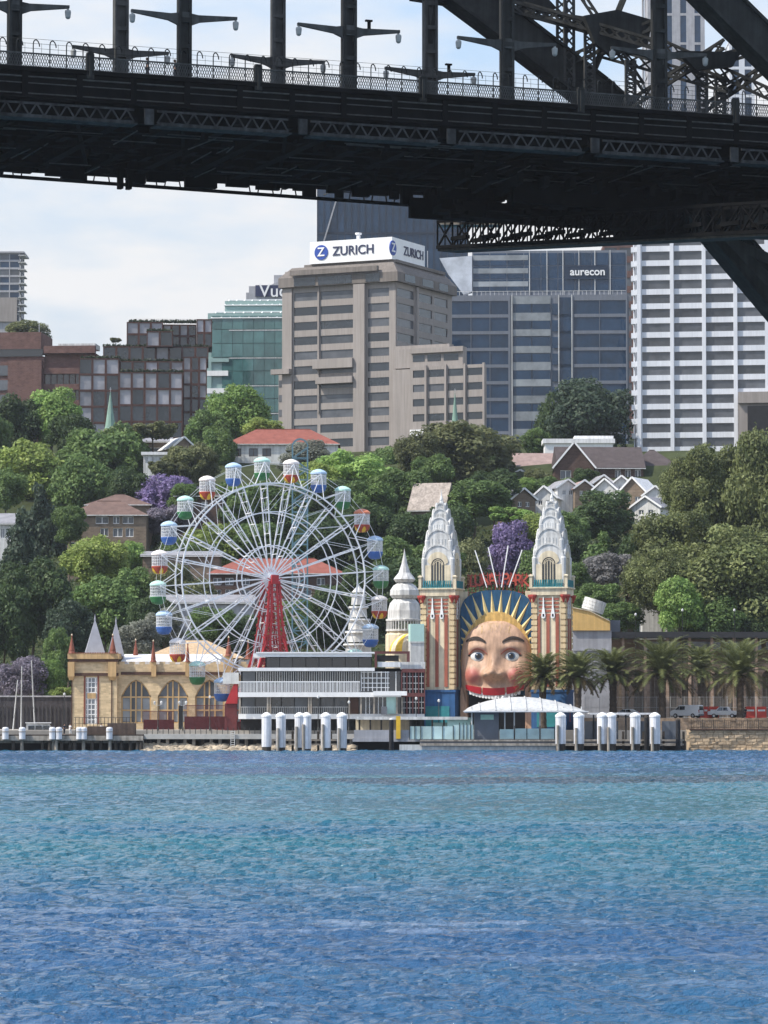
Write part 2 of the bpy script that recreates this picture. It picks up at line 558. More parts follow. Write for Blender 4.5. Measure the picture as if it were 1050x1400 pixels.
M['glass_pale'] = glass('pale glass and painted reflection', (0.23, 0.25, 0.265), rough=0.2, spec=0.5, rnd=0.2)
M['glass_house'] = glass('house window glass', (0.09, 0.10, 0.115), rough=0.1, spec=0.6)
M['glass_rail'] = glass('frosted glass rail', (0.42, 0.56, 0.54), rough=0.25, spec=0.5, rnd=0.1)
M['glass_sky'] = glass('mirror glass', (0.42, 0.45, 0.50), rough=0.08, wob=0.03, spec=1.0, rnd=0.1)
M['barrier'] = mat('red plastic barrier', (0.62, 0.07, 0.05), 0.5, 0.1, 1)
M['car_white'] = mat('white car paint', (0.78, 0.78, 0.80), 0.25, 0.03, 1, spec=0.6)
M['rubber'] = mat('black rubber', (0.02, 0.02, 0.02), 0.8, 0.2, 3)
M['chrome'] = mat('bright metal', (0.5, 0.5, 0.52), 0.3, 0.1, 3, metal=0.8)
M['zblue'] = mat('logo blue', (0.025, 0.07, 0.33), 0.5, 0.02, 1)
M['zdark'] = mat('logo dark lettering', (0.03, 0.035, 0.08), 0.5, 0.02, 1)
M['bluetruss'] = mat('steel blue lattice', (0.10, 0.19, 0.24), 0.6, 0.2, 1)
M['skin'] = mat('person skin', (0.45, 0.27, 0.19), 0.6, 0.05, 3)
M['cloth_white'] = mat('white cloth', (0.7, 0.7, 0.68), 0.9, 0.08, 3)
M['cloth_navy'] = mat('dark cloth', (0.03, 0.035, 0.05), 0.9, 0.1, 3)
M['hair'] = mat('dark hair', (0.03, 0.02, 0.015), 0.7, 0.1, 5)
M['trunk'] = mat('bark', (0.10, 0.08, 0.06), 0.95, 0.35, 1.5, bump=0.6, bscale=5)
M['palmtrunk'] = mat('palm bark', (0.085, 0.065, 0.05), 0.95, 0.4, 2.5, bump=1.0, bscale=6)
# ================================================================ SETTING
def ground_z(x, y):
    if y < 652: return 3.2
    t = (y - 652) * 0.33
    z = 3.2 + t
    if y > 850:
        z = 3.2 + 198 * 0.33 + (y - 850) * 0.10
    if y > 1100:
        z = 3.2 + 198 * 0.33 + 25 + (y - 1100) * 0.012
    b = min(1.0, max(0.0, (y - 652) / 40))
    return z + b * 1.2 * (math.sin(x * 0.045 + y * 0.02) + math.sin(y * 0.07 - x * 0.02))


def build_water():
    m = bpy.data.materials.new('water')
    m.use_nodes = True
    t = m.node_tree; N = t.nodes; K = t.links.new
    b = N['Principled BSDF']
    b.inputs['Roughness'].default_value = 0.05
    b.inputs['IOR'].default_value = 1.333
    tcn = N.new('ShaderNodeTexCoord')
    def noise(sx, sy, sc, det, rough=0.55, loc=(0, 0, 0), rot=0.0):
        mpn = N.new('ShaderNodeMapping'); mpn.inputs['Scale'].default_value = (sx, sy, 1)
        mpn.inputs['Location'].default_value = loc
        mpn.inputs['Rotation'].default_value = (0, 0, rot)
        n = N.new('ShaderNodeTexNoise'); n.inputs['Scale'].default_value = sc; n.inputs['Detail'].default_value = det
        n.inputs['Roughness'].default_value = rough
        K(tcn.outputs['Object'], mpn.inputs[0]); K(mpn.outputs[0], n.inputs['Vector'])
        return n.outputs['Fac']
    def mth(op, a, b_):
        q = N.new('ShaderNodeMath'); q.operation = op
        for i, v in enumerate((a, b_)):
            if isinstance(v, (int, float)): q.inputs[i].default_value = v
            else: K(v, q.inputs[i])
        return q.outputs[0]
    big = noise(1.0, 1.6, 0.16, 3, rot=0.25)
    mid = noise(1.0, 1.2, 2.3, 5, 0.6, (3, 5, 0), -0.2)
    fine = noise(1.0, 1.1, 6.5, 5, 0.65, (9, 1, 0), 0.15)
    h = mth('ADD', mth('MULTIPLY', big, 0.25), mth('ADD', mth('MULTIPLY', mid, 0.31), mth('MULTIPLY', fine, 0.10)))
    bp = N.new('ShaderNodeBump'); bp.inputs['Strength'].default_value = 1.0; bp.inputs['Distance'].default_value = 1.0
    K(h, bp.inputs['Height']); K(bp.outputs[0], b.inputs['Normal'])
    # body colour: teal patches, and blue that includes reflected sky
    pat = noise(0.5, 1.0, 0.012, 4, 0.5, (0.3, 0.2, 0))
    cr = N.new('ShaderNodeValToRGB')
    cr.color_ramp.elements[0].position = 0.40; cr.color_ramp.elements[0].color = (0.011, 0.074, 0.180, 1)
    cr.color_ramp.elements[1].position = 0.60; cr.color_ramp.elements[1].color = (0.020, 0.128, 0.172, 1)
    sy = N.new('ShaderNodeSeparateXYZ'); K(tcn.outputs['Object'], sy.inputs[0])
    za = N.new('ShaderNodeMapRange'); za.inputs[1].default_value = 95; za.inputs[2].default_value = 180
    zb = N.new('ShaderNodeMapRange'); zb.inputs[1].default_value = 300; zb.inputs[2].default_value = 420; zb.inputs[3].default_value = 1; zb.inputs[4].default_value = 0
    K(sy.outputs[1], za.inputs[0]); K(sy.outputs[1], zb.inputs[0])
    # tint by distance: teal mid channel, bluer near water painting in reflected sky
    K(mth('ADD', mth('MULTIPLY', mth('SUBTRACT', pat, 0.5), 0.8), mth('ADD', 0.40, mth('MULTIPLY', mth('MULTIPLY', za.outputs[0], zb.outputs[0]), 0.17))), cr.inputs[0])
    # long pale slick lines left by passing boats
    sl = noise(0.035, 0.30, 1.0, 4, 0.6, (4.3, 2.2, 0), 0.06)
    sm = N.new('ShaderNodeMapRange'); sm.inputs[1].default_value = 0.57; sm.inputs[2].default_value = 0.74; sm.inputs[4].default_value = 0.42
    K(mth('ADD', sl, mth('MULTIPLY', mth('SUBTRACT', noise(1.0, 1.2, 1.1, 4, 0.6, (2, 8, 0)), 0.5), 0.22)), sm.inputs[0])
    mxs = N.new('ShaderNodeMixRGB'); mxs.inputs[2].default_value = (0.34, 0.42, 0.55, 1)
    K(sm.outputs[0], mxs.inputs[0]); K(cr.outputs[0], mxs.inputs[1])
    # scattered small white caps
    cap = noise(1.0, 2.2, 0.9, 6, 0.75, (7, 7, 0))
    gate = noise(1.0, 1.0, 0.035, 2, 0.5, (1, 4, 0))
    cm = N.new('ShaderNodeMapRange'); cm.inputs[1].default_value = 0.70; cm.inputs[2].default_value = 0.75
    K(mth('ADD', cap, mth('MULTIPLY', mth('SUBTRACT', gate, 0.5), 0.15)), cm.inputs[0])
    mxn = N.new('ShaderNodeMixRGB'); mxn.inputs[2].default_value = (0.6, 0.65, 0.68, 1)
    K(cm.outputs[0], mxn.inputs[0]); K(mxs.outputs[0], mxn.inputs[1])
    K(mxn.outputs[0], b.inputs['Base Color'])
    # real chop in the geometry, inside one large sheet
    import numpy as np
    ys = [-400.0, 40.0]
    y = 44.0
    while y < 574:
        ys.append(y); y += 0.16 if y < 110 else 0.22 if y < 200 else 0.34 if y < 330 else 0.55
    ys += [590.0, 900.0]
    ys = np.array(ys)
    nx = 560
    rr = np.random.RandomState(5)
    V = np.zeros((len(ys), nx + 1, 3))
    hw = np.where((ys > 41) & (ys < 580), np.maximum(30.0, np.abs(ys)) * 0.20, 900.0)
    V[:, :, 0] = hw[:, None] * np.linspace(-1, 1, nx + 1)[None, :]
    V[:, 0, 0] = -900; V[:, -1, 0] = 900
    V[:, :, 1] = ys[:, None]
    X, Y = V[:, :, 0], V[:, :, 1]
    wx_ = 1.2 * np.sin(0.11 * X + 0.07 * Y) + 0.8 * np.sin(0.23 * Y - 0.17 * X + 2)
    Z = np.zeros_like(X)
    dys = np.gradient(ys)
    for k in range(64):
        lam = 0.45 * (1.034 ** k) * rr.uniform(0.85, 1.15)
        a = rr.normal(math.pi * 0.40, 0.62)
        kx, ky = 2 * math.pi / lam * math.cos(a), 2 * math.pi / lam * math.sin(a)
        ph = rr.uniform(0, 6.28)
        am = 0.0125 * lam ** 0.85
        lim = np.clip(lam / np.maximum(0.2, abs(math.sin(a))) / (2.3 * dys[:, None]), 0, 1) ** 2
        env = 0.6 + 0.6 * np.sin(X * rr.uniform(-.09, .09) + Y * rr.uniform(-.06, .06) + rr.uniform(0, 6.28))
        w = np.sin(kx * X + ky * (Y + wx_ * 0.4) + ph)
        Z += am * lim * env * (w + 0.25 * np.cos(2 * (kx * X + ky * (Y + wx_ * 0.4) + ph)))
    # gusts: rougher and calmer patches
    Z *= 0.8 + 0.35 * np.sin(0.013 * X + 0.03 * Y + 1.0) * np.sin(0.021 * Y - 0.01 * X)
    fade = np.clip((574 - Y) / 25, 0, 1) * np.clip((Y - 40) / 4, 0, 1)
    fade[:, :2] = 0; fade[:, -2:] = 0
    V[:, :, 2] = Z * fade
    nyy = len(ys); n1 = nx + 1
    idx = np.arange(nyy * n1).reshape(nyy, n1)
    fs = np.stack([idx[:-1, :-1], idx[:-1, 1:], idx[1:, 1:], idx[1:, :-1]], -1).reshape(-1, 4)
    me = bpy.data.meshes.new('water')
    me.vertices.add(nyy * n1); me.vertices.foreach_set('co', V.reshape(-1))
    me.loops.add(fs.size); me.loops.foreach_set('vertex_index', fs.reshape(-1))
    me.polygons.add(len(fs)); me.polygons.foreach_set('loop_start', np.arange(0, fs.size, 4)); me.polygons.foreach_set('loop_total', np.full(len(fs), 4))
    me.polygons.foreach_set('use_smooth', np.ones(len(fs), dtype=bool))
    me.update(calc_edges=True); me.validate()
    me.materials.append(m)
    o = bpy.data.objects.new('water', me); COL.objects.link(o)
    tag(o, kind='structure')


build_water()


def build_ground():
    m = mat('hillside ground', (0.045, 0.055, 0.025), 0.95, 0.4, 0.15, spec=0.05)
    m2 = mat('forecourt paving', (0.30, 0.28, 0.25), 0.9, 0.15, 0.3, spec=0.1)
    ys = [560, 600, 640, 652] + [652 + 10 * k for k in range(1, 60)] + [1300, 1600, 2000, 2600]
    xs = [-1500, -900, -500] + [-300 + 15 * k for k in range(41)] + [500, 900, 1500]
    mb = MB()
    vs = [(x, y, ground_z(x, y)) for y in ys for x in xs]
    nx = len(xs)
    for p in vs: mb.v.append(p)
    for j in range(len(ys) - 1):
        for i in range(nx - 1):
            mb.f.append([j * nx + i, j * nx + i + 1, (j + 1) * nx + i + 1, (j + 1) * nx + i])
            mb.m.append(1 if ys[j + 1] <= 652 else 0); mb.smooth.append(True)
    # front drop down to below the water
    b = len(mb.v)
    for x in xs: mb.v.append((x, 560, -3))
    for i in range(nx - 1):
        mb.f.append([i, b + i, b + i + 1, i + 1]); mb.m.append(1); mb.smooth.append(False)
    o = mb.build('ground', [m, m2], fixn=False)
    tag(o, kind='structure')


build_ground()

# ================================================================ BRIDGE
BY = 276.0
A = at(0, 90, BY)
BETA = math.atan2(at(1050, 166, 301).y - BY, at(1050, 166, 301).x - A.x)
bn = Vector((-math.sin(BETA), math.cos(BETA), 0)); bd = Vector((math.cos(BETA), math.sin(BETA), 0))
C0 = Vector((0, 0, CAMH))


def bl(px, py, t):
    """local bridge coordinates of a pixel on the plane t metres behind the near edge"""
    d = at(px, py, 100) - C0
    k = (t - bn.dot(C0 - A)) / bn.dot(d)
    p = C0 + d * k - A
    return (p.dot(bd), t, p.z)


def bs(px, t):
    return bl(px, 200, t)[0]


bridge = empty('steel_bridge', A, BETA, 'dark steel arch bridge deck crossing the top of the photo, seen from below', 'bridge')
S0, S1 = -14.0, 100.0
S1v = bs(1050, 0) + 14


def lattice(mb, p, q, h, n, w=0.12, axis=(0, 0, 1), cw=None, cross=False):
    """a flat lattice girder between p and q, h deep"""
    p = Vector(p); q = Vector(q); ax = Vector(axis) * h / 2
    cw = cw or w * 1.5
    mb.bar(p + ax, q + ax, cw); mb.bar(p - ax, q - ax, cw)
    for i in range(n):
        a = p.lerp(q, i / n); b = p.lerp(q, (i + 1) / n)
        s = 1 if i % 2 == 0 else -1
        mb.bar(a - ax * s, b + ax * s, w)
        if cross: mb.bar(a + ax * s, b - ax * s, w)


# deck: fascia, slab, cross girders and stringers below
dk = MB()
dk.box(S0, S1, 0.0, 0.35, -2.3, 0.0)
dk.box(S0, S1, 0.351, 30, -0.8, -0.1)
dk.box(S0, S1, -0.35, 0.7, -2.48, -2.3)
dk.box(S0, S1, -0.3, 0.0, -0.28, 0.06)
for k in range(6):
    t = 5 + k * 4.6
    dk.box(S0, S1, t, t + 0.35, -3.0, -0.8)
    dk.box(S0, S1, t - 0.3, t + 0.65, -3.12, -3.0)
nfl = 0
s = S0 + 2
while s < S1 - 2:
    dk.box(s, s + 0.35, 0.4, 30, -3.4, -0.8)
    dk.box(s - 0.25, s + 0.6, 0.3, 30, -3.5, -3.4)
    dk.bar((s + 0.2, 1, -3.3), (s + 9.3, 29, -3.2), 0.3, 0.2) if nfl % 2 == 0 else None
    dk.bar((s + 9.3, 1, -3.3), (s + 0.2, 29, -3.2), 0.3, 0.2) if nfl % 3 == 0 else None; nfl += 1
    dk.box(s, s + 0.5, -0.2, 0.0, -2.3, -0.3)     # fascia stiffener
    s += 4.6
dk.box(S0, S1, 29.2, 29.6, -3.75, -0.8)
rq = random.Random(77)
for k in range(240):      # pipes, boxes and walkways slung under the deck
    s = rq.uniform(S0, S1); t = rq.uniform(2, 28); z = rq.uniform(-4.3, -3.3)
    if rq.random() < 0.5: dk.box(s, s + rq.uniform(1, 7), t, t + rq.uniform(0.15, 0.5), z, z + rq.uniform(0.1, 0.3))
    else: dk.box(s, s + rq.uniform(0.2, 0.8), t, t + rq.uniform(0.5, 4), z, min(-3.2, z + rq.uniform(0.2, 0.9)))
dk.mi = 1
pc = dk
for k in range(70):  # thin pale bars that paint in lit edges under the deck
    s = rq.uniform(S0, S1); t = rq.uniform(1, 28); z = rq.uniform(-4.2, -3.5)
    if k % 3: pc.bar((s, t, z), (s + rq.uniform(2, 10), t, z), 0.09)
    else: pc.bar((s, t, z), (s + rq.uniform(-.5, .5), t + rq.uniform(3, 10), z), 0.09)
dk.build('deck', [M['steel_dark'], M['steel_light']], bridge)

# lower walkway truss on the near face, in panels
wt = MB()
z1, z2 = -2.9, -4.0
s = S0
pan = 13.4
while s < S1:
    lattice(wt, (s + 0.4, -0.45, (z1 + z2) / 2), (s + pan - 1.6, -0.45, (z1 + z2) / 2), z1 - z2 - 0.1, 18, 0.13, cw=0.16)
    wt.box(s - 0.7, s + 0.1, -0.5, -0.35, z2 - 0.1, z1 + 0.1)
    wt.box(s + 0.31, s + pan - 1.3, -0.5, 1.2, z2 - 0.15, z2 - 0.02)
    s += pan
wt.build('walkway_truss', mat('walkway truss grey', (0.045, 0.046, 0.047), 0.85, 0.5, 0.9, spec=0.1, streak=0.4), bridge)
cd = MB()
for z, r in ((-0.72, 0.07), (-1.25, 0.05), (-2.1, 0.06)):
    cd.tube((S0, -0.12, z), (S1, -0.12, z), r, r, 6)
cd.build('conduit', M['steel_light'], bridge)

# parapet: crossed mesh, posts, tall curved-top fence
pf = MB()
s = S0
while s < S1v:
    pf.bar((s, -0.05, 0.1), (s + 0.42, -0.05, 1.15), 0.045)
    pf.bar((s + 0.42, -0.04, 0.1), (s, -0.04, 1.15), 0.045)
    s += 0.21
pf.bar((S0, -0.05, 1.2), (S1, -0.05, 1.2), 0.12)
pf.bar((S0, -0.05, 0.1), (S1, -0.05, 0.1), 0.12)
pf.build('parapet', M['steel_light'], bridge)
tf = MB()
s = S0
while s < S1v + 8:
    pts = [(s, 0.1, 0.0), (s, 0.1, 2.0)]
    for i in range(1, 7):
        t = math.pi * i / 6
        pts.append((s, 0.1 + 0.46 * (1 - math.cos(t)), 2.0 + 0.45 * math.sin(t)))
    pts2 = [(p[0] + (p[1] - 0.1) * 0.85, p[1], p[2]) for p in pts]
    tf.path(pts2, 0.05, 5)
    tf.tube((s + 0.7, 0.1, 1.1), (s + 0.7, 0.1, 2.1), 0.014, 0.014, 4)
    s += 1.4
for z in (1.65, 2.05, 2.43): tf.tube((S0, 0.12, z), (S1, 0.12, z), 0.016, 0.016, 4)
tf.build('safety_fence', M['steel'], bridge)
for px in (-90, 122, 352, 577, 793, 1005):
    g = MB(); q = bs(px, 0)
    g.box(q - 0.32, q + 0.32, -0.3, 0.1, -0.6, 1.45)
    g.box(q - 0.26, q + 0.26, -0.36, 0.16, 1.45, 1.58)
    g.box(q - 0.1, q + 0.1, -0.42, -0.3, -0.5, 1.3)
    g.build('parapet_pier', M['steel'], bridge)
# far-side fence
ff = MB()
s = S0
while s < S1:
    ff.tube((s, 26, -0.1), (s, 26, 2.2), 0.04, 0.04, 4); s += 1.7
for z in (0.5, 1.1, 1.6, 2.2): ff.tube((S0, 26, z), (S1, 26, z), 0.035, 0.035, 4)
ff.build('far_fence', M['steel'], bridge)


def lampbracket(s, t, z, sc, ang=0.0):
    """cantilever arm pair with hanging lanterns"""
    mb = MB()
    ca, sa = math.cos(ang), math.sin(ang)
    for sg in (-1, 1):
        L_ = 4.6 * sc
        def P(r, dz): return (s + sg * r * ca, t + sg * r * sa, z + dz)
        poly = [(0.3, -0.95), (0.7, -0.6), (1.4, -0.32), (L_, 0.12), (L_, 0.36), (1.2, 0.26), (0.3, 0.4)]
        n = len(poly)
        vs = [(P(r, dz)[0], P(r, dz)[1] - 0.16, P(r, dz)[2]) for r, dz in poly] + [(P(r, dz)[0], P(r, dz)[1] + 0.16, P(r, dz)[2]) for r, dz in poly]
        mb.add(vs, [tuple(range(n)), tuple(range(2 * n - 1, n - 1, -1))] + [(i, i + n, (i + 1) % n + n, (i + 1) % n) for i in range(n)])
    mb.box(s - 0.5, s + 0.5, t - 0.4, t + 0.4, z - 0.45, z + 0.4)
    b = mb.build('lamp_bracket', M['steel_light'], bridge)
    for sg in (-1, 1):
        m = MB()
        c = (s + sg * (L_ - 0.1) * ca, t + sg * (L_ - 0.1) * sa, z - 0.75)
        m.lathe([(0.10, 0.95), (0.10, 0.75), (0.24, 0.7), (0.27, 0.55), (0.22, 0.12), (0.12, 0.0)], c, 10)
        m.build('lantern', M['lamp_grey'], b)
    return b


hangers = []
for px, top, arm_py, t, w, light in ((20, -120, 8, 1.0, 0.85, 0), (252, -120, 24, 1.0, 0.85, 0), (477, -120, 42, 1.0, 0.95, 0),
                                     (693, -120, 60, 1.0, 0.85, 0), (901, -120, 74, 1.0, 1.0, 0), (165, -120, 72, 17, 1.0, 1),
                                     (380, -120, 84, 17, 0.95, 1), (588, -120, 101, 17, 1.0, 1)):
    s_, _, zz = bl(px, arm_py, t)
    hb = MB()
    # built-up H section: two flanges and a web
    for a in (-1, 1):
        hb.box(s_ + a * w / 2 - 0.12, s_ + a * w / 2 + 0.12, t - 0.4, t + 0.4, -0.4, 28)
    hb.box(s_ - w / 2 + 0.12, s_ + w / 2 - 0.12, t - 0.12, t + 0.12, -0.4, 28)
    z = 0.5
    while z < 26:
        hb.box(s_ - w / 2 - 0.1, s_ + w / 2 + 0.1, t - 0.44, t - 0.41, z, z + 0.35); z += 2.2
    hb.build('hanger', M['steel_light'] if light else M['steel'], bridge)
    lampbracket(s_, t, zz, 1.0 if t < 5 else 0.95, 0.0)
    if px in (477, 588):   # surveillance box or clutter on the arm
        c = MB(); c.box(s_ + 1.7, s_ + 1.95, t - 0.1, t + 0.1, zz + 0.3, zz + 0.9); c.box(s_ + 1.5, s_ + 2.1, t - 0.15, t + 0.15, zz + 0.9, zz + 1.05)
        c.build('camera_mast', M['steel_dark'], bridge)
# V struts beside the 588 hanger
v = MB()
p = bl(588, 60, 17); v.bar(p, bl(575, -60, 17), 0.35); v.bar(p, bl(603, -60, 17), 0.35)
v.build('hanger_brace', M['steel'], bridge)


def rib(pts, depth, width, name, m, t):
    """box-section arch rib through the pixels pts (centre line) in the plane t"""
    mb = MB()
    P = [Vector(bl(x, y, t)) for x, y in pts]
    for a, b in zip(P[:-1], P[1:]):
        d = (b - a).normalized(); up = Vector((-d.z, 0, d.x))
        if up.z < 0: up = -up
        for o, hh in ((depth / 2 - 0.12, 0.25), (-depth / 2 + 0.12, 0.25)):
            mb.bar(a + up * o, b + up * o + d * 0.05, width, hh)
        mb.bar(a, b + d * 0.05, width * 0.7, depth - 0.3)
        n = int((b - a).length / 2.4)
        for i in range(n + 1):
            c = a.lerp(b, i / max(1, n))
            mb.bar(c - up * (depth / 2 - 0.2), c + up * (depth / 2 - 0.2), width * 0.86, 0.18, up=(0, 1, 0))
    return mb.build(name, m, bridge)


rib([(440, -110), (590, -40), (700, 42), (812, 128), (905, 210), (985, 318), (1075, 425), (1150, 520), (1270, 720), (1340, 960)], 3.2, 2.6, 'arch_rib', M['steel'], 17)
rib([(800, -150), (930, -50), (1000, 20), (1110, 128), (1200, 230), (1380, 480), (1520, 940)], 3.0, 2.6, 'arch_rib', M['steel'], 0.9)
# bracing between the ribs: lattice struts, gusset plates, ladders
for a, b, t0, t1, h, n in (((640, -8), (830, 45), 17, 14, 0.9, 10), ((700, 5), (900, 62), 17, 10, 0.8, 12), ((560, -6), (800, 30), 18, 16, 0.7, 12),
                           ((905, 62), (1060, 132), 9, 4, 1.0, 10), ((760, 90), (900, 30), 17, 12, 0.8, 8), ((820, 70), (1000, 120), 15, 6, 1.0, 10),
                           ((850, 150), (990, 60), 14, 6, 0.8, 10), ((780, -30), (880, 120), 15, 12, 0.8, 9), ((950, 90), (1060, 60), 8, 4, 0.8, 8),
                           ((960, 150), (1050, 90), 10, 4, 0.7, 8), ((860, -20), (800, 125), 14, 17, 0.7, 9)):
    mb = MB()
    lattice(mb, bl(*a, t0), bl(*b, t1), h, n, 0.16, cw=0.26, cross=(n % 2 == 0))
    mb.build('bracing_strut', M['steel'], bridge)
for pts, t in (([(797, 22), (842, 14), (890, 28), (884, 62), (836, 78), (812, 60)], 13), ([(700, -8), (745, -4), (760, 12), (720, 14)], 17),
               ([(925, 70), (1010, 72), (1000, 92), (950, 96)], 6)):
    mb = MB()
    q = [bl(x, y, t) for x, y in pts]
    mb.prism_xz([(a[0], a[2]) for a in q][::-1], t - 0.3, t + 0.3)
    mb.build('gusset_plate', M['steel'], bridge)
for px, py0, py1, t in ((778, -20, 118, 16), (768, 0, 120, 17), (806, 40, 128, 14), (960, 95, 160, 9), (985, 100, 170, 7), (862, 82, 140, 12)):
    mb = MB(); a = bl(px, py0, t); b = bl(px, py1, t)
    lattice(mb, (a[0], t, a[2]), (a[0], t, b[2]), 0.9, 10, 0.14, axis=(1, 0, 0), cw=0.22, cross=True)
    mb.build('bracing_post', M['steel_light'], bridge)
# deep lower laterals that carry the deck where the arch passes through it
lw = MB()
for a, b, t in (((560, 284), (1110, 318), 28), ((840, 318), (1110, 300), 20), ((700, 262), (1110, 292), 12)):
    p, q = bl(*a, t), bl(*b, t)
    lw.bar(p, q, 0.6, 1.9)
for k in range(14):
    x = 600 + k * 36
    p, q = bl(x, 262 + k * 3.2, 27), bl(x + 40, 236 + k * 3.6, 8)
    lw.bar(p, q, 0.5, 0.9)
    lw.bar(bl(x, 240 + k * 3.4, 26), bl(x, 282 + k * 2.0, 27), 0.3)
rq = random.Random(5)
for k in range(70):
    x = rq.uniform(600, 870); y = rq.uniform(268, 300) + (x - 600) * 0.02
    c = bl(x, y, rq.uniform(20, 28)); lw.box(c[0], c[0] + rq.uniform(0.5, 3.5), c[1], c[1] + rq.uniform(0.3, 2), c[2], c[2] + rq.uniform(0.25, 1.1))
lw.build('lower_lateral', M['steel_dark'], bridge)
p = bl(1010, 304, 10); q = bl(1100, 294, 6)
lw = MB(); lw.bar(p, q, 1.2, 1.0); lw.bar(bl(1000, 330, 12), bl(1090, 372, 6), 0.5, 0.9); lw.bar(bl(990, 318, 12), bl(1085, 420, 8), 0.6, 0.9)
lw.build('arch_lateral', M['steel'], bridge)

# service rail hanging under the far edge, on V hangers
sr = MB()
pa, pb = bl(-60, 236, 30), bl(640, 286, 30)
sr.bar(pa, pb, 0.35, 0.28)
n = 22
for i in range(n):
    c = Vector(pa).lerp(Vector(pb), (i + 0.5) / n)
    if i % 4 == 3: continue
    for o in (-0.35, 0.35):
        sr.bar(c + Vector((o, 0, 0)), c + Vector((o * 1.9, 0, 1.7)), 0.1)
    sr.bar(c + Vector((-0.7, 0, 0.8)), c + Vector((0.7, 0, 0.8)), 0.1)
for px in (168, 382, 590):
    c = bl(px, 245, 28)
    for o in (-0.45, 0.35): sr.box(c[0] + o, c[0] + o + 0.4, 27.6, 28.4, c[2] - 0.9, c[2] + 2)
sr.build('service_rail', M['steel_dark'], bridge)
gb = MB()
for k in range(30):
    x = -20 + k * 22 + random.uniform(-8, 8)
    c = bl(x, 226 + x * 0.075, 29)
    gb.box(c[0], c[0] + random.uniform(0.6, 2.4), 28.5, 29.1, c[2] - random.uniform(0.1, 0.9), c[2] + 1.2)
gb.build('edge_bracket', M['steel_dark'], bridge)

# maintenance gantry: a long box truss slung under the deck
g0 = at(612, 322, 330); g1 = at(1080, 297, 289)
gan = empty('maintenance_gantry', g0, 0, 'long dark box truss gantry slung crosswise under the bridge deck', 'gantry')
mb = MB()
d = (g1 - g0); side = Vector((-d.y, d.x, 0)).normalized() * 1.2
n = 20
for sgn in (-1, 1):
    o = side * sgn
    for h in (-1.25, 1.25): mb.bar(o + Vector((0, 0, h)), d + o + Vector((0, 0, h)), 0.34 if h < 0 else 0.25)
    for i in range(n + 1):
        a = d * (i / n) + o
        mb.bar(a + Vector((0, 0, -1.25)), a + Vector((0, 0, 1.25)), 0.17, up=(1, 0, 0))
        if i < n:
            b = d * ((i + 1) / n) + o
            c_ = d * ((i + 0.5) / n) + o
            mb.bar(c_ + Vector((0, 0, -1.25)), c_ + Vector((0, 0, 1.25)), 0.13, up=(1, 0, 0))
            if i % 2: mb.bar(a + Vector((0, 0, -0.5)), b + Vector((0, 0, -0.35)), 0.5, 0.35)
            mb.bar(a + Vector((0, 0, -1.25)), b + Vector((0, 0, 1.25)), 0.15)
            if i % 3 == 0: mb.bar(a + Vector((0, 0, 1.25)), b + Vector((0, 0, -1.25)), 0.12)
mb.build('truss', M['steel_dark'], gan)
fl = MB(); fl.hexa([tuple(p) for p in (-side + Vector((0, 0, -1.62)), d - side + Vector((0, 0, -1.62)), d + side + Vector((0, 0, -1.62)), side + Vector((0, 0, -1.62)),
                                      -side + Vector((0, 0, -1.43)), d - side + Vector((0, 0, -1.43)), d + side + Vector((0, 0, -1.43)), side + Vector((0, 0, -1.43)))])
fl.build('floor', M['timber'], gan)
cb = MB()
c0 = at(602, 300, 331) - g0
cb.box(c0.x - 0.2, c0.x + 6, c0.y - 1, c0.y + 1, c0.z - 0.65, c0.z - 0.45)
for i in range(7): cb.box(c0.x + i, c0.x + i + 0.1, c0.y - 1, c0.y - 0.9, c0.z - 0.45, c0.z + 1.0)
for z in (0, 0.5, 1.0): cb.box(c0.x, c0.x + 6, c0.y - 1.01, c0.y - 0.93, c0.z + z - 0.04, c0.z + z + 0.04)
for i in range(4): cb.box(c0.x + 1.2 + i * 0.5, c0.x + 1.7 + i * 0.5, c0.y - 0.8, c0.y + 0.8, c0.z - 0.3 + i * 0.42, c0.z - 0.22 + i * 0.42)
cb.build('access_platform', M['timber_pale'], gan)


# ================================================================ CITY BUILDINGS
def place(px, py, Y):
    p = at(px, py, Y)
    return p


def corner_frame(name, px, Y, rz, label, cat, group=None, py=600):
    x = Xp(px, Y, py)
    z = ground_z(x, Y) - 3
    e = empty(name, (x, Y, z), rz, label, cat, group)
    return e, (lambda q: Zp(q, Y) - z)


def local_u(e, px, rz, side=False, py=500):
    """distance along the local x (or y) axis of e where the pixel column px cuts that wall"""
    o = Vector(e.location); a = rz + (R(90) if side else 0)
    d = Vector((math.cos(a), math.sin(a), 0))
    v = at(px, py, 100) - C0
    # solve o + d*s = k*v in plan
    det = d.x * (-v.y) + v.x * d.y
    rx, ry = -o.x, -o.y
    return (rx * (-v.y) + v.x * ry) / det


# ---- beige stepped office tower with the rooftop sign
rz = R(-26)
e, Z = corner_frame('office_tower', 541, 930, rz, 'beige concrete office tower stepped at its foot, white sign box on its roof', 'office building')
U = lambda px: local_u(e, px, rz)
V = lambda px: local_u(e, px, rz, True)
uL = U(387); vR = V(618)
TL = facing(0, 0, 1, 0); TR = facing(0, 0, 0, 1)
zt = Z(362)
rows = []
for k in range(11):
    yb = 404 + k * 20.4
    rows.append((Z(yb), Z(yb - 11.5)))
rows = rows[::-1]
body = MB()
body.box(uL + 0.35, -0.36, 0.36, vR - 0.35, 0, zt)
colsL = [(U(402), U(434)), (U(438), U(484)), (U(503), U(532))]
wall_grid(body, TL, uL, 0, 0, Z(385), colsL, rows)
colsR = [(V(543), V(566)), (V(570), V(591)), (V(594), V(612))]
wall_grid(body, TR, 0.001, vR, 0, Z(385), colsR, rows)
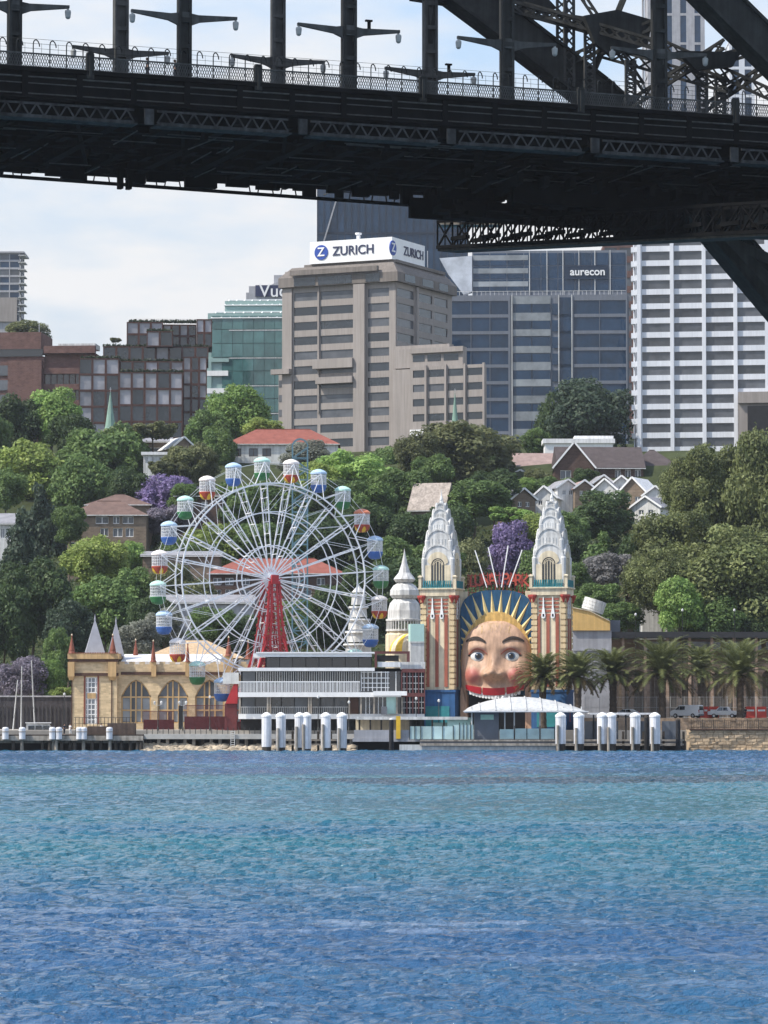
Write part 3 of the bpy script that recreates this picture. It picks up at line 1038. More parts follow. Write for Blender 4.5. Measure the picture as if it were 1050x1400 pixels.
body.tbox(TL, U(485.5), U(501), 0, 1.3, 0, Z(386))        # wide projecting pier
body.tbox(TL, uL, U(400), 0, 0.6, 0, Z(386))
body.tbox(TL, U(435), U(437), 0, 0.5, Z(560), Z(386))
body.tbox(TR, V(567), V(569.5), 0, 0.8, Z(470), Z(386))
o = body.build('wall', M['beige'], e)
panes(e, TL, colsL, rows, [M['glass_grey'], M['glass_grey'], M['glass_dark']], split=6)
panes(e, TR, colsR, rows, [M['glass_dark'], M['glass_dark'], M['glass_grey']])
# heavy top storey, chamfered to the roof
crown = MB()
z0, z1, z2 = Z(385), Z(372), Z(357)
crown.hexa([(uL - 0.8, -1.4, z0), (1.2, -1.4, z0), (1.2, vR + 0.8, z0), (uL - 0.8, vR + 0.8, z0),
            (uL - 0.8, -1.4, z1), (1.2, -1.4, z1), (1.2, vR + 0.8, z1), (uL - 0.8, vR + 0.8, z1)])
crown.hexa([(uL - 0.8, -1.4, z1 + 0.01), (1.2, -1.4, z1 + 0.01), (1.2, vR + 0.8, z1 + 0.01), (uL - 0.8, vR + 0.8, z1 + 0.01),
            (uL + 2.2, 1.0, z2), (-1.2, 1.0, z2), (-1.2, vR - 2, z2), (uL + 2.2, vR - 2, z2)])
crown.tbox(TL, U(402), U(521), 1.41, 2.6, Z(370), Z(363))
crown.box(U(411), -0.6, 2, vR - 3, z2, Z(353))
crown.build('crown_storey', M['beige_dark'], e)
pr = MB()
for a, b in ((U(405), U(434)), (U(438), U(484)), (U(503), U(522))):
    m = MB(); m.tbox(TL, a, b, 1.42, 1.5, Z(384), Z(373)); m.build('crown_window', M['glass_dark'], e)
for a, b in ((V(548), V(562)), (V(572), V(587)), (V(595), V(607))):
    m = MB(); m.tbox(TR, a, b, 1.22, 1.3, Z(383), Z(373)); m.build('crown_window', M['glass_dark'], e)
# roof sign box
sg = MB()
sL, sR = U(421), V(588)
sg.box(sL, -1.6, 1.0, sR, Z(353), Z(322.5))
sbox = sg.build('roof_sign', M['white'], e)
zc = (Z(353) + Z(322.5)) / 2; hh = Z(322.5) - Z(353)
def roundel(T, u, rx, rzz, d):
    m = MB()
    n = 28
    m.add([T(u + rx * math.cos(2 * math.pi * i / n), d, zc + rzz * math.sin(2 * math.pi * i / n)) for i in range(n)] +
          [T(u + rx * math.cos(2 * math.pi * i / n), d - 0.3, zc + rzz * math.sin(2 * math.pi * i / n)) for i in range(n)],
          [tuple(range(n))] + [(i, i + n, (i + 1) % n + n, (i + 1) % n) for i in range(n)])
    return m.build('logo_disc', M['zblue'], sbox)
Tf = facing(0, 1.0, 1, 0)
Ts = facing(-1.6, 0, 0, 1)
roundel(Tf, U(437), 2.05, 2.05, 0.22)
roundel(Ts, V(544), 1.75 * 1.15, 2.05, 0.22)
zt_ = text_obj('Z', 3.4, 0.06, 'logo_letter', M['white'], sbox, (U(437), 1.0 - 0.3, zc), 0, 1.0, 0.05)
zt_ = text_obj('Z', 3.4, 0.06, 'logo_letter', M['white'], sbox, (-1.6 + 0.3, V(544), zc), R(90), 1.0, 0.05)
text_obj('ZURICH', 3.5, 0.08, 'lettering', M['zdark'], sbox, (U(481), 1.0 - 0.12, zc), 0, 1.0, 0.04)
text_obj('ZURICH', 3.5, 0.08, 'lettering', M['zdark'], sbox, (-1.6 + 0.12, V(572.5), zc), R(90), 1.0, 0.04)
m = MB(); q = U(480)
m.box(q - 0.35, q + 0.35, 4, 5, Z(322), Z(315)); m.lathe([(0.3, 0), (0.9, 0.3), (0.9, 0.7), (0.3, 0.8)], (q, 4.5, Z(315)), 12)
m.build('roof_vent', M['whiteroof'], e)
m = MB(); q = V(598); m.tube((0 - 3, q, z2), (-3, q, Z(326)), 0.12); m.build('roof_mast', M['chrome'], e)
# stepped wing on the right and the low wing on the left
wg = MB()
w0 = U(566); w1 = local_u(e, 668, rz)
wg.box(0.4, w1 - 0.4, -2.6, -0.5, 0, Z(507))
TW = facing(0, -3, 1, 0)
wcols = [(U(571), U(588)), (U(592), U(614)), (U(619), U(640)), (U(645), U(666))]
wrows = [(Z(y + 5.5), Z(y - 4.5)) for y in (594, 573.5, 553, 533.5, 514)]
wall_grid(wg, TW, U(567), w1, 0, Z(505), wcols, wrows)
for a in (589.5, 616.5, 642.5, 668.5):
    wg.tbox(TW, U(a - 1.3), U(a + 1.3), 0, 0.7, 0, Z(503.5))
wg.box(0.3, U(636), -1.6, 1, Z(505), Z(479))
wg.tbox(facing(0, -1.6, 1, 0), U(566), U(638), 0, 0.9, Z(486), Z(479))
wg.box(0.3, U(616), -0.8, 2, Z(479), Z(474))
wg.build('stepped_wing', M['beige'], e)
panes(e, TW, wcols, wrows, [M['glass_dark'], M['glass_dark'], M['glass_grey']])
Tst = facing(0, -1.6, 1, 0)
for a, b in ((568, 584), (588, 606), (610, 630)):
    m = MB(); m.tbox(Tst, U(a), U(b), 0.01, 0.08, Z(497), Z(488)); m.build('window', M['glass_dark'], e)
lw_ = MB(); lw_.box(U(374), uL - 0.01, 3, 22, 0, Z(503))
lw_.build('low_wing', M['beige'], e)
TLw = facing(0, 3, 1, 0)
for k in range(5):
    m = MB(); m.tbox(TLw, U(374.6), U(385.8), 0.02, 0.1, Z(520.5 + k * 20.4), Z(511 + k * 20.4)); m.build('window', M['glass_grey'], e)
# projecting balcony blocks on the left face
bl_ = MB()
for (a, b, c, d_) in ((432, 486, 500, 487), (436, 486, 521, 512), (375, 400, 505, 498)):
    bl_.tbox(TL, U(a), U(b), 0.01, 2.2, Z(c), Z(d_))
bl_.build('balcony', M['beige'], e)
sg2 = MB(); sg2.tbox(TW, U(568), U(590), 0.3, 0.6, Z(601), Z(590)); sg2.build('blank_board', M['whiteroof'], e)


def slab_tower(name, px0, px1, Y, top, label, cat, depth, wallm, glassm, nrow, bays, rz=0.0, y0=None, rowfrac=0.55, base=None, group=None, side=None, bmargin=0.0, pier=0.4):
    """front-facing building: nrow storeys from top down to base (pixels)"""
    e, Z = corner_frame(name, px0, Y, rz, label, cat, group)
    w = local_u(e, px1, rz)
    zt = Z(top); zb = Z(base) if base else 0
    pitch = (zt - zb) / nrow
    rows = [(zb + k * pitch + pitch * (1 - rowfrac) * 0.5, zb + k * pitch + pitch * (1 + rowfrac) * 0.5) for k in range(nrow)]
    bw = (w - bmargin * 2) / bays
    us = [(bmargin + i * bw + pier / 2, bmargin + (i + 1) * bw - pier / 2) for i in range(bays)]
    T = facing(0, 0, 1, 0)
    mb = MB()
    mb.box(0.36, w - 0.36, 0.36, depth - 0.3, 0, zt - 0.05)
    wall_grid(mb, T, 0, w, 0, zt, us, rows)
    Tr = facing(w, 0, 0, 1); Tl = facing(0, depth, 0, -1)
    sb = [(depth * 0.1, depth * 0.5), (depth * 0.55, depth * 0.92)]
    wall_grid(mb, Tr, 0.352, depth, 0, zt, sb, rows); wall_grid(mb, Tl, 0, depth - 0.352, 0, zt, sb, rows)
    mb.build('wall', wallm, e)
    panes(e, T, us, rows, glassm)
    for Tq in ((Tr,) if px1 < 525 else (Tl,)): panes(e, Tq, sb[:1], rows, glassm)
    return e, Z, w, T


# ---- white gridded tower on the right
e, Z = corner_frame('gridded_tower', 868, 900, R(-8), 'white concrete gridded tower block with wide grey window bands at the right', 'office building')
rz = R(-8)
U = lambda px: local_u(e, px, rz)
rows = []
for k in range(18):
    y = 340 + (k - 3) * 19.6
    rows.append((Z(y + 16.5), Z(y + 4.5)))
rows = [r for r in rows[::-1] if r[0] > 1]
colp = [(878, 916.5), (922, 960), (965.5, 1003), (1008.5, 1046)]
w = U(1056)
T = facing(0, 0, 1, 0)
mb = MB()
zt = Z(270)
mb.box(0.4, w - 0.4, 0.46, 24, 0, zt - 0.1)
us = [(U(a), U(b)) for a, b in colp]
wall_grid(mb, T, U(869), w, 0, zt, [(U(869.5), U(871))] + us, rows, -0.45, 0.0)
for a in (874, 919, 963, 1006):
    mb.tbox(T, U(a - 2.5), U(a + 2.5), 0.0, 0.75, 0, zt)
for za, zb in rows:   # little stub sills past the left corner column
    mb.tbox(T, U(863), U(871), -3.0, -0.46, za - 1.5, za - 0.1)
mb.tbox(facing(0, 24, 0, -1), 0, 23, 0, 0.3, 0, zt)
mb.build('wall', M['white_conc'], e)
panes(e, T, us, rows, M['glass_grey'], d=-0.35)
cp = MB(); cp.box(U(1010), U(1062), -6, 3, Z(640), Z(541)); cp.box(U(1010), U(1062), -7, -6.01, Z(556), Z(541))
o = cp.build('annex', M['beige'], e)
m = MB(); m.box(U(1023), U(1058), -7.1, -7.02, Z(600), Z(560)); m.build('opening', M['dark'], o)

# ---- dark blue tower behind the sign
e, Z, w, T = slab_tower('glass_tower', 433, 640, 1250, 225, 'dark blue glass tower rising behind the white roof sign', 'office building', 40,
                        mat('navy tower frame', (0.02, 0.03, 0.05), 0.6, 0.15, 0.4), [M['glass_blue']], 4, 22, rowfrac=0.97, base=600, pier=0.25)
m = MB(); m.bar((0.8, -0.3, Z(352)), (8, -0.3, Z(262)), 0.8, 0.5); m.build('diagonal_brace', M['granite'], e)

# ---- curtain wall block with its name in white letters
rz = R(-3)
e, Z = corner_frame('curtain_wall_office', 612, 1050, rz, 'dark blue curtain wall office with pale floor bands and white roof lettering', 'office building')
U = lambda px: local_u(e, px, rz)
mb = MB()
T = facing(0, 0, 1, 0)
zt, zm = Z(340), Z(404)
mb.box(0.4, U(860), 0.5, 30, 0, zm); mb.box(U(645), U(858), 6, 30, zm, zt)
rows = [(Z(421 + k * 22.8 + 9.2), Z(421 + k * 22.8 - 9.2)) for k in range(10)][::-1]
colL = [(U(615.5), U(643.6)), (U(644.2), U(669.6)), (U(670.2), U(695))]
colM = [(U(702), U(726)), (U(728), U(752)), (U(755), U(763))]
colC = [(U(765), U(781))]
colR = [(U(784.5), U(819.6)), (U(820.2), U(856))]
wall_grid(mb, T, 0, U(698), 0, zm, colL, rows, -0.4, 0)
wall_grid(mb, T, U(782), U(858), 0, zm, colR, rows, -0.4, 0)
mb.build('wall', M['band'], e)
panes(e, T, colL, rows, M['glass_blue']); panes(e, T, colR, rows, M['glass_blue'])
for za, zb in rows:
    for a, b in colM:
        m = MB(); m.tbox(T, a, b, -0.3, -0.2, za - 0.2, zb - 0.9); m.build('window', M['glass_blue'], e)
    m = MB(); m.tbox(T, U(701), U(753), -0.31, -0.14, zb - 0.7 + random.uniform(-.3, .3), zb + 1.6 + random.uniform(-.3, .3)); m.build('reflection_strip', M['glass_pale'], e)  # pale strips painting in the reflection of the building opposite
    m = MB(); m.tbox(T, U(765), U(781), -0.3, -0.2, za - 1, zb + 1); m.build('window', M['glass_blue'], e)
for x in (700, 764, 782):
    m = MB(); m.tbox(T, U(x - 0.6), U(x + 0.6), -0.2, 0.3, 0, zm); m.build('mullion', M['silver'], e)
# set-back upper storeys
T2 = facing(0, 6, 1, 0)
for k in range(3):
    y = 352 + k * 18
    for i in range(9):
        a, b = U(646 + i * 23.4), U(646 + (i + 1) * 23.4)
        m = MB(); m.tbox(T2, a + 0.15, b - 0.15, 0.02, 0.12, Z(y + 8.2), Z(y - 8.6))
        m.build('upper_window', M['glass_blue'], e)
    m = MB(); m.tbox(T2, U(646), U(722), 0.13, 0.2, Z(y + 1), Z(y - 6)); m.build('reflection_strip', M['glass_pale'], e)  # painted reflection strip on the upper storeys
for x in (724, 748, 770, 792, 814, 835):
    m = MB(); m.tbox(T2, U(x - 0.5), U(x + 0.5), 0.13, 0.4, zm, zt); m.build('mullion', M['silver'], e)
bd_ = MB(); bd_.tbox(T2, U(772), U(832), 0.41, 0.6, Z(380), Z(361)); sb_ = bd_.build('sign_board', mat('navy sign panel', (0.018, 0.03, 0.055), 0.4, 0.1, 1), e)
text_obj('aurecon', 3.3, 0.1, 'lettering', M['white'], sb_, ((U(781) + U(827)) / 2, 6 - 0.75, Z(370)), 0, 1.0, 0.06)
m = MB()
m.add([T2(U(600), 1, Z(350)), T2(U(645), 1, Z(347)), T2(U(645), 1, Z(396)), T2(U(633), 1, Z(400)), T2(U(612), 1, Z(372)),
       T2(U(600), -3, Z(350)), T2(U(645), -3, Z(347)), T2(U(645), -3, Z(396)), T2(U(633), -3, Z(400)), T2(U(612), -3, Z(372))],
      [(0, 1, 2, 3, 4), (9, 8, 7, 6, 5), (0, 5, 6, 1), (1, 6, 7, 2), (2, 7, 8, 3), (3, 8, 9, 4), (4, 9, 5, 0)])
m.build('roof_wing', M['glass_sky'], e)
rl = MB()
for i in range(40): rl.box(U(616 + i * 6), U(616 + i * 6) + 0.12, 0.6, 0.72, zm, zm + 1.2)
rl.box(U(616), U(856), 0.6, 0.72, zm + 1.2, zm + 1.32)
rl.build('roof_railing', M['silver'], e)
pl = MB(); pl.box(U(618), U(700), -6, -0.5, 0, Z(598)); pl.build('podium', M['granite'], e)

# ---- red-brown block peeping between the two
slab_tower('office_block', 826, 866, 1180, 334, 'narrow pinkish brick block between the dark glass office and white tower', 'office building', 30,
           M['brick_red'], M['glass_grey'], 11, 2, base=560, pier=1.0)
# ---- towers seen above the bridge deck, through its steelwork
slab_tower('apartment_tower', 888, 966, 1320, -60, 'pale ribbed tower seen through the bridge bracing at top right', 'tower block', 30,
           M['granite'], M['glass_blue'], 12, 4, base=420, pier=3.2, rowfrac=0.92)
slab_tower('apartment_tower', 1000, 1034, 1450, 55, 'slim pale tower behind the bridge railing at the far right', 'tower block', 20,
           M['white_conc'], M['glass_blue'], 8, 2, base=360, pier=2.4, rowfrac=0.9)

# ---- green glass building with sloped glazed tops
rz = R(-3)
e, Z = corner_frame('green_glass_office', 282, 1050, rz, 'green glass office building with sloping glazed roof edges', 'office building')
U = lambda px: local_u(e, px, rz)
mb = MB(); T = facing(0, 0, 1, 0)
mb.box(0.3, U(392), 0.5, 30, 0, Z(428)); mb.box(U(305), U(392), 5, 30, Z(428), Z(409))
mb.box(U(282), U(289), -0.2, 0.5, 0, Z(490)); mb.box(U(289), U(313), -0.3, 0.49, Z(495), Z(490))
mb.build('wall', mat('pale green cladding', (0.26, 0.37, 0.35), 0.6, 0.08, 0.4), e)
for k in range(9):
    y = 432 + k * 19
    for i in range(7):
        if k >= 3 and i == 0: continue
        a = 289 + i * 14.5; b = a + 14
        m = MB(); m.tbox(T, U(a), U(b), -0.3, 0.1 if i > 1 or k < 3 else -0.1, Z(y + 18.2), Z(y)); m.build('window', M['glass_green'], e)
for k in range(4):
    m = MB(); m.tbox(T, U(313), U(390), 0.12, 0.22, Z(452 + k * 38) - 0.1, Z(452 + k * 38) + 0.15); m.build('floor_band', M['silver'], e)
for k in range(3):
    m = MB(); m.tbox(T, U(283), U(312), -0.29, 0.3, Z(514 + k * 24), Z(507 + k * 24)); m.build('floor_band', M['white'], e)
for (ya, yb, dy, xa) in ((436, 427, 0, 288), (416, 408, 5, 304)):
    sk = MB()
    sk.hexa([(U(xa), dy - 0.2, Z(ya)), (U(391), dy - 0.2, Z(ya)), (U(391), dy + 3, Z(yb)), (U(xa + 3), dy + 3, Z(yb)),
             (U(xa), dy - 0.1, Z(ya) + 0.25), (U(391), dy - 0.1, Z(ya) + 0.25), (U(391), dy + 3.1, Z(yb) + 0.25), (U(xa + 3), dy + 3.1, Z(yb) + 0.25)])
    o = sk.build('sloped_glazing', M['glass_green'], e)
    fr = MB()
    for i in range(9):
        q = U(xa + 1 + i * (390 - xa) / 8)
        fr.bar((q, dy - 0.3, Z(ya) + 0.3), (q + 1.2, dy + 2.9, Z(yb) + 0.4), 0.35, 0.2)
    fr.bar((U(xa), dy - 0.3, Z(ya) + 0.25), (U(391), dy - 0.3, Z(ya) + 0.25), 0.3, 0.3)
    fr.bar((U(xa + 3), dy + 3, Z(yb) + 0.35), (U(391), dy + 3, Z(yb) + 0.35), 0.4, 0.3)
    fr.build('glazing_bars', M['white'], o)

# ---- grey rooftop block carrying big cropped letters
e, Z = corner_frame('sign_tower', 336, 1150, 0, 'pale grey plant tower with huge dark cropped lettering behind the green glass roof', 'office building')
U = lambda px: local_u(e, px, 0)
mb = MB(); mb.box(0, U(410), 0, 12, 0, Z(400)); mb.box(U(340), U(410), 0.5, 12, Z(400), Z(391)); mb.box(U(374), U(404), 2, 10, Z(391), Z(375))
mb.prism_xz([(U(366), Z(391)), (U(386), Z(391)), (U(386), Z(381))], 1, 11)
mb.build('wall', M['granite'], e)
bd2 = MB(); bd2.box(U(349), U(388), -0.35, -0.01, Z(405.5), Z(390)); b2 = bd2.build('sign_board', M['zdark'], e)
text_obj('Vuc', 6.0, 0.1, 'lettering', M['white'], b2, (U(373), -0.45, Z(398.5)), 0, 1.0, 0.04)

# ---- far left slim tower with balconies
e, Z, w, T = slab_tower('balcony_tower', -16, 26, 1500, 346, 'slim blue glass tower with ledges at the far left edge', 'tower block', 20,
                        M['granite'], [M['glass_blue'], M['glass_blue'], M['glass_grey']], 9, 3, base=440, rowfrac=0.75, pier=0.4)
for k in range(9):
    m = MB(); z = Z(349 + k * 9.6); m.box(w - 0.5, w + 2.6, -1.5, 8, z - 0.3, z); m.build('balcony', M['silver'], e)
m = MB(); m.box(0, w - 1, -0.9, -0.02, Z(440), Z(407)); m.build('lower_wall', M['beige'], e)
m = MB(); m.box(-0.5, w + 2.0, -1.0, 20.5, Z(346), Z(344)); m.build('roof_slab', M['granite'], e)

# ---- red-brown brick block on the left
rz = R(-5)
e, Z = corner_frame('brick_office', -40, 1000, rz, 'low red brown brick block with dark strip windows at the left edge', 'office building')
U = lambda px: local_u(e, px, rz)
mb = MB(); T = facing(0, 0, 1, 0)
mb.box(0.2, U(60), 0.4, 20, 0, Z(488)); mb.box(0, U(56), -0.3, 18, Z(478), Z(455)); mb.box(U(12), U(58), -1.5, 0.39, 0, Z(494))
mb.box(U(60), U(130), 1.5, 20, 0, Z(484)); mb.box(U(60), U(130), -0.4, 1.49, Z(484), Z(474))
for k in range(3): mb.box(U(60), U(112), 0.2, 1.49, Z(512 + k * 22), Z(504 + k * 22))
mb.build('wall', M['brick_red'], e)
m = MB(); m.box(0, U(58), -0.1, 0.38, Z(488), Z(478)); m.build('strip_window', M['glass_dark'], e)
for k in range(3):
    for i in range(6):
        m = MB(); m.box(U(61 + i * 8.4), U(61 + i * 8.4 + 7), 1.3, 1.48, Z(526 + k * 22), Z(512.3 + k * 22)); m.build('window', M['glass_dark'], e)
for k in range(4):
    m = MB(); m.box(0.4, U(11), 0.1, 0.38, Z(514 + k * 20), Z(500 + k * 20)); m.build('window', M['glass_house'], e)
for px in (33.5, 37, 42, 46):
    m = MB(); m.tube((U(px), 6, Z(474)), (U(px), 6, Z(452)), 0.3, 0.3, 8); m.build('flue', M['whiteroof'], e)
m = MB(); m.tube((U(48), 6, Z(474)), (U(48), 6, Z(440)), 0.1, 0.1, 6); m.build('mast', M['chrome'], e)
m = MB(); m.box(U(76), U(127), 4, 12, Z(476), Z(469)); m.build('plant_screen', M['silver'], e)

# ---- dark stepped glass and steel block with roof planting
rz = R(3)
e, Z = corner_frame('stepped_glass_block', 108, 980, rz, 'dark brown framed stepped glass block with planted terraces', 'office building')
U = lambda px: local_u(e, px, rz)
T = facing(0, 0, 1, 0)
mb = MB(); gl = []
M['glass_mid'] = glass('glass with painted grey reflection', (0.27, 0.27, 0.30), rough=0.12, wob=0.05, spec=0.7, rnd=0.25)  # pale base colour stands in for reflections in the panes
def stepped(x0, x1, ytop, ybot, yloc, nx_, ny_, y1=24):
    T_ = facing(0, yloc, 1, 0)
    u0, u1 = U(x0), U(x1); za, zb = Z(ybot), Z(ytop)
    mb.box(u0, u1, yloc + 0.4, y1, za if ybot < 590 else 0, zb - 0.01)
    bw = (u1 - u0) / nx_; bh = (zb - za) / ny_
    us = [(u0 + i * bw + 0.3, u0 + (i + 1) * bw - 0.3) for i in range(nx_)]
    zs = [(za + k * bh + 0.3, za + (k + 1) * bh - 0.3) for k in range(ny_)]
    wall_grid(mb, T_, u0, u1, za, zb, us, zs, -0.39, 0.25)
    for za_, zb_ in zs:
        top = za_ > (za + zb) / 2 - 1
        for ua, ub in us:
            m = MB(); m.tbox(T_, ua, ub, -0.36, -0.1, za_, zb_)
            m.build('window', random.choice([M['glass_mid']] * (3 if top else 1) + [M['glass_dark']] * (1 if top else 4)), e)
stepped(108, 163, 490, 600, 0, 3, 5)
stepped(163.2, 250, 510, 600, -3, 5, 4)
stepped(163.5, 268, 492, 511, 3, 6, 1)
stepped(250.3, 283, 486, 600, 2, 3, 6)
stepped(140, 285, 470, 491, 6.5, 8, 1)
stepped(200, 236, 450, 471, 4.5, 2, 1)
stepped(172, 222, 435, 469, 9, 3, 2)
stepped(222.3, 268, 437, 469, 11, 4, 2)
stepped(268.3, 290, 431, 469, 8, 2, 2)
mb.build('frame', mat('dark rust brown steel', (0.075, 0.034, 0.026), 0.7, 0.25, 0.4, streak=0.2), e)
pm = leafmat('terrace plants', (0.03, 0.045, 0.02), (0.07, 0.09, 0.04))
for (x0, x1, y, yl) in ((110, 165, 489, 0.2), (165, 250, 508.5, -2.6), (165, 268, 491, 3.3), (140, 200, 469.5, 6.8), (236, 285, 469.5, 6.8), (200, 236, 449, 4.8), (175, 290, 434, 9.3)):
    p = MB()
    for i in range(int((x1 - x0) * 6)):
        x = random.uniform(U(x0), U(x1)); yy = yl + random.uniform(0, 0.9); zz = Z(y) - 0.2 + random.uniform(-0.1, 0.9) * random.random()
        a = Vector((random.gauss(0, 1), random.gauss(0, 1), random.gauss(0, 1))).normalized() * 0.4; b = a.orthogonal().normalized() * 0.3
        c = Vector((x, yy, zz)); p.add([c - a, c - b, c + a, c + b], [(0, 1, 2, 3)])
    p.build('terrace_planting', pm, e, fixn=False)
fr = MB()
for i in range(12): fr.tube((U(180 + i * 9), 12, Z(434)), (U(180 + i * 9), 12, Z(429)), 0.06, 0.06, 4)
fr.tube((U(180), 12, Z(429)), (U(288), 12, Z(429)), 0.06, 0.06, 4)
fr.build('roof_rail', M['silver'], e)


# ================================================================ HOUSES ON THE HILL
def house(name, px0, px1, ridge, eave, Y, label, depth, wallm, roofm, kind='hip', wins=(), base=None, rz=0.0, cat='house', chims=(), group=None, over=0.5, wframe='white', fz=1.0):
    """kind: hip | gable_side (ridge along the front) | gable_front (gable faces us); pixels fix the size"""
    x0 = Xp(px0, Y, eave); x1 = Xp(px1, Y, eave); w = (x1 - x0) / math.cos(rz)
    g = min(ground_z(x0, Y), ground_z(x1, Y), ground_z((x0 + x1) / 2, Y)) - 1.5
    if base is not None: g = min(g, Zp(base, Y))
    e = empty(name, ((x0 + x1) / 2, Y, g), rz, label, cat, group)
    ze, zr = Zp(eave, Y) - g, Zp(ridge, Y) - g
    h = w / 2
    wb = MB(); T = facing(-h, 0, 1, 0)
    us_rows = []
    for (zpix0, zpix1, cols) in wins:
        za, zb = Zp(zpix1, Y) - g, Zp(zpix0, Y) - g
        us_rows.append((za, zb, [((a) * w, (b) * w) for a, b in cols]))
    us_rows.sort()
    zc = 0
    for za, zb, cols in us_rows:
        wall_grid(wb, T, 0, w, zc, zb, cols, [(za, zb)], -0.3, 0); zc = zb
    wb.tbox(T, 0, w, -0.3, 0, zc, ze)
    wb.box(-h + 0.02, h - 0.02, 0.31, depth, 0, ze - 0.02)
    rf = MB(); o = over
    if kind == 'hip':
        i = min(h * 0.9, depth / 2)
        rf.add([(-h - o, -o, ze), (h + o, -o, ze), (h + o, depth + o, ze), (-h - o, depth + o, ze), (-h + i, depth / 2, zr), (h - i, depth / 2, zr)],
               [(0, 1, 5, 4), (1, 2, 5), (2, 3, 4, 5), (3, 0, 4), (3, 2, 1, 0)])
        rf.bar((-h + i, depth / 2, zr), (h - i, depth / 2, zr), 0.3, 0.25)
    elif kind == 'gable_side':
        rf.prism_yz([(-o, ze - 0.05), (depth + o, ze - 0.05), (depth + o, ze + 0.15), (depth / 2, zr), (-o, ze + 0.15)], -h - o, h + o)
    elif kind == 'gable_front':
        rf.prism_xz([(-h - o, ze), (-h - o, ze - 0.2), (0, zr - 0.25), (h + o, ze - 0.2), (h + o, ze), (0, zr)], -o, depth + o)
        wb.prism_xz([(-h, ze - 0.01), (h, ze - 0.01), (0, zr - 0.3)], 0, depth)
        bb = MB()
        for sg in (-1, 1): bb.bar((sg * (h + o), -o - 0.06, ze - 0.05), (0, -o - 0.06, zr - 0.05), 0.12, 0.4)
        bb.build('bargeboard', M['white'], e)
    elif kind == 'flat':
        rf.box(-h - o, h + o, -o, depth + o, ze, zr)
    wb.build('wall', wallm, e)
    ro = rf.build('roof', roofm, e)
    for c, zt in chims:
        cm_ = MB(); x = -h + c * w; cm_.box(x - 0.45, x + 0.45, depth * 0.45, depth * 0.45 + 0.8, ze, Zp(zt, Y) - g); cm_.box(x - 0.55, x + 0.55, depth * 0.45 - 0.1, depth * 0.45 + 0.9, Zp(zt, Y) - g, Zp(zt, Y) - g + 0.25)
        for q in (-0.22, 0.22): cm_.tube((x + q, depth * 0.45 + 0.4, Zp(zt, Y) - g), (x + q, depth * 0.45 + 0.4, Zp(zt, Y) - g + 0.8), 0.15)
        cm_.build('chimney', M['brick_red'], ro)
    for za, zb, cols in us_rows:
        panes(e, T, cols, [(za, zb)], M['glass_house'], split=2, frame=M[wframe], fw=0.14)
    if kind != 'flat':
        gt = MB(); gt.box(-h - o, h + o, -o - 0.16, -o - 0.02, ze - 0.2, ze); 
        if kind != 'gable_front': gt.build('gutter', M['offwhite'], ro)
    return e


W3 = [(0.1, 0.2), (0.4, 0.5), (0.7, 0.8)]
house('guest_house', 310, 462, 584, 607, 850, 'long cream house with a terracotta hip roof below the beige office tower', 14, M['offwhite'], M['tile_red'], 'hip',
      [(613, 624, [(0.08, 0.13), (0.2, 0.28), (0.32, 0.4), (0.6, 0.68), (0.82, 0.9)])], 650, cat='house', wframe='brown')
house('apartment_house', 92, 200, 683, 704, 752, 'tan brick apartment block with brown hip roof and white windows behind yellow green trees', 12, M['brick_tan'], M['tile_brown'], 'hip',
      [(706, 716, [(0.02, 0.16), (0.36, 0.52), (0.58, 0.66), (0.7, 0.84)]), (722, 734, [(0.02, 0.16), (0.42, 0.52), (0.58, 0.7), (0.74, 0.84)]), (741, 752, [(0.04, 0.16), (0.42, 0.52)])], 780)
house('apartment_house', 118, 205, 674, 690, 772, 'brown roofed house rising just behind the tan brick apartment block', 12, M['brick_tan'], M['tile_brown'], 'hip', [], 780)
house('cottage', -14, 20, 700, 716, 748, 'pale cottage with grey roof half hidden at the left edge', 10, M['offwhite'], M['tile_grey'], 'gable_side',
      [(722, 736, [(0.45, 0.6), (0.7, 0.92)])], 760)
house('cottage', 236, 266, 597, 613, 838, 'small cottage with a pale sunlit gable roof on the hilltop among trees', 12, M['brick_tan'], M['whiteroof'], 'gable_front', [], 640, rz=R(24))
house('cottage', 190, 232, 596, 604, 845, 'low grey roofed house under flat topped trees by the green spire', 9, M['brick_tan'], M['tile_grey'], 'gable_side', [(612, 618, [(0.2, 0.7)])], 640)
house('cottage', 196, 226, 618, 622, 815, 'flat roofed pale building glimpsed above the purple jacaranda', 8, M['offwhite'], M['whiteroof'], 'flat', [(624, 634, W3)], 650)
house('terrace_house', 240, 305, 668, 678, 770, 'dark brick house with white window behind the upper left of the big wheel', 10, M['brick_dark'], M['tile_dark'], 'hip',
      [(686, 700, [(0.12, 0.26), (0.55, 0.68)])], 720)
house('mansion', 286, 470, 762, 784, 700, 'brown brick house with red tiled roof seen through the big wheel', 12, M['brick_dark'], M['tile_red'], 'hip',
      [(790, 800, [(0.03, 0.09), (0.12, 0.18), (0.24, 0.3), (0.62, 0.68), (0.8, 0.86)]), (806, 815, [(0.03, 0.09), (0.12, 0.18), (0.24, 0.3), (0.7, 0.76)])], 850)
house('brick_hall', 765, 880, 608, 640, 830, 'long dark brown brick hall with white windows and tiled roof beneath the white tower', 14, M['brick_dark'], M['tile_dark'], 'gable_side',
      [(642, 654, [(0.05, 0.2), (0.32, 0.46), (0.66, 0.73), (0.78, 0.85), (0.9, 0.97)])], 680, rz=R(4))
house('brick_hall_wing', 858, 930, 613, 640, 838, 'right hand wing of dark brick with tiled roof next to the fig crowns', 12, M['brick_dark'], M['tile_dark'], 'hip',
      [(644, 655, [(0.1, 0.2), (0.3, 0.4), (0.5, 0.6)])], 680)
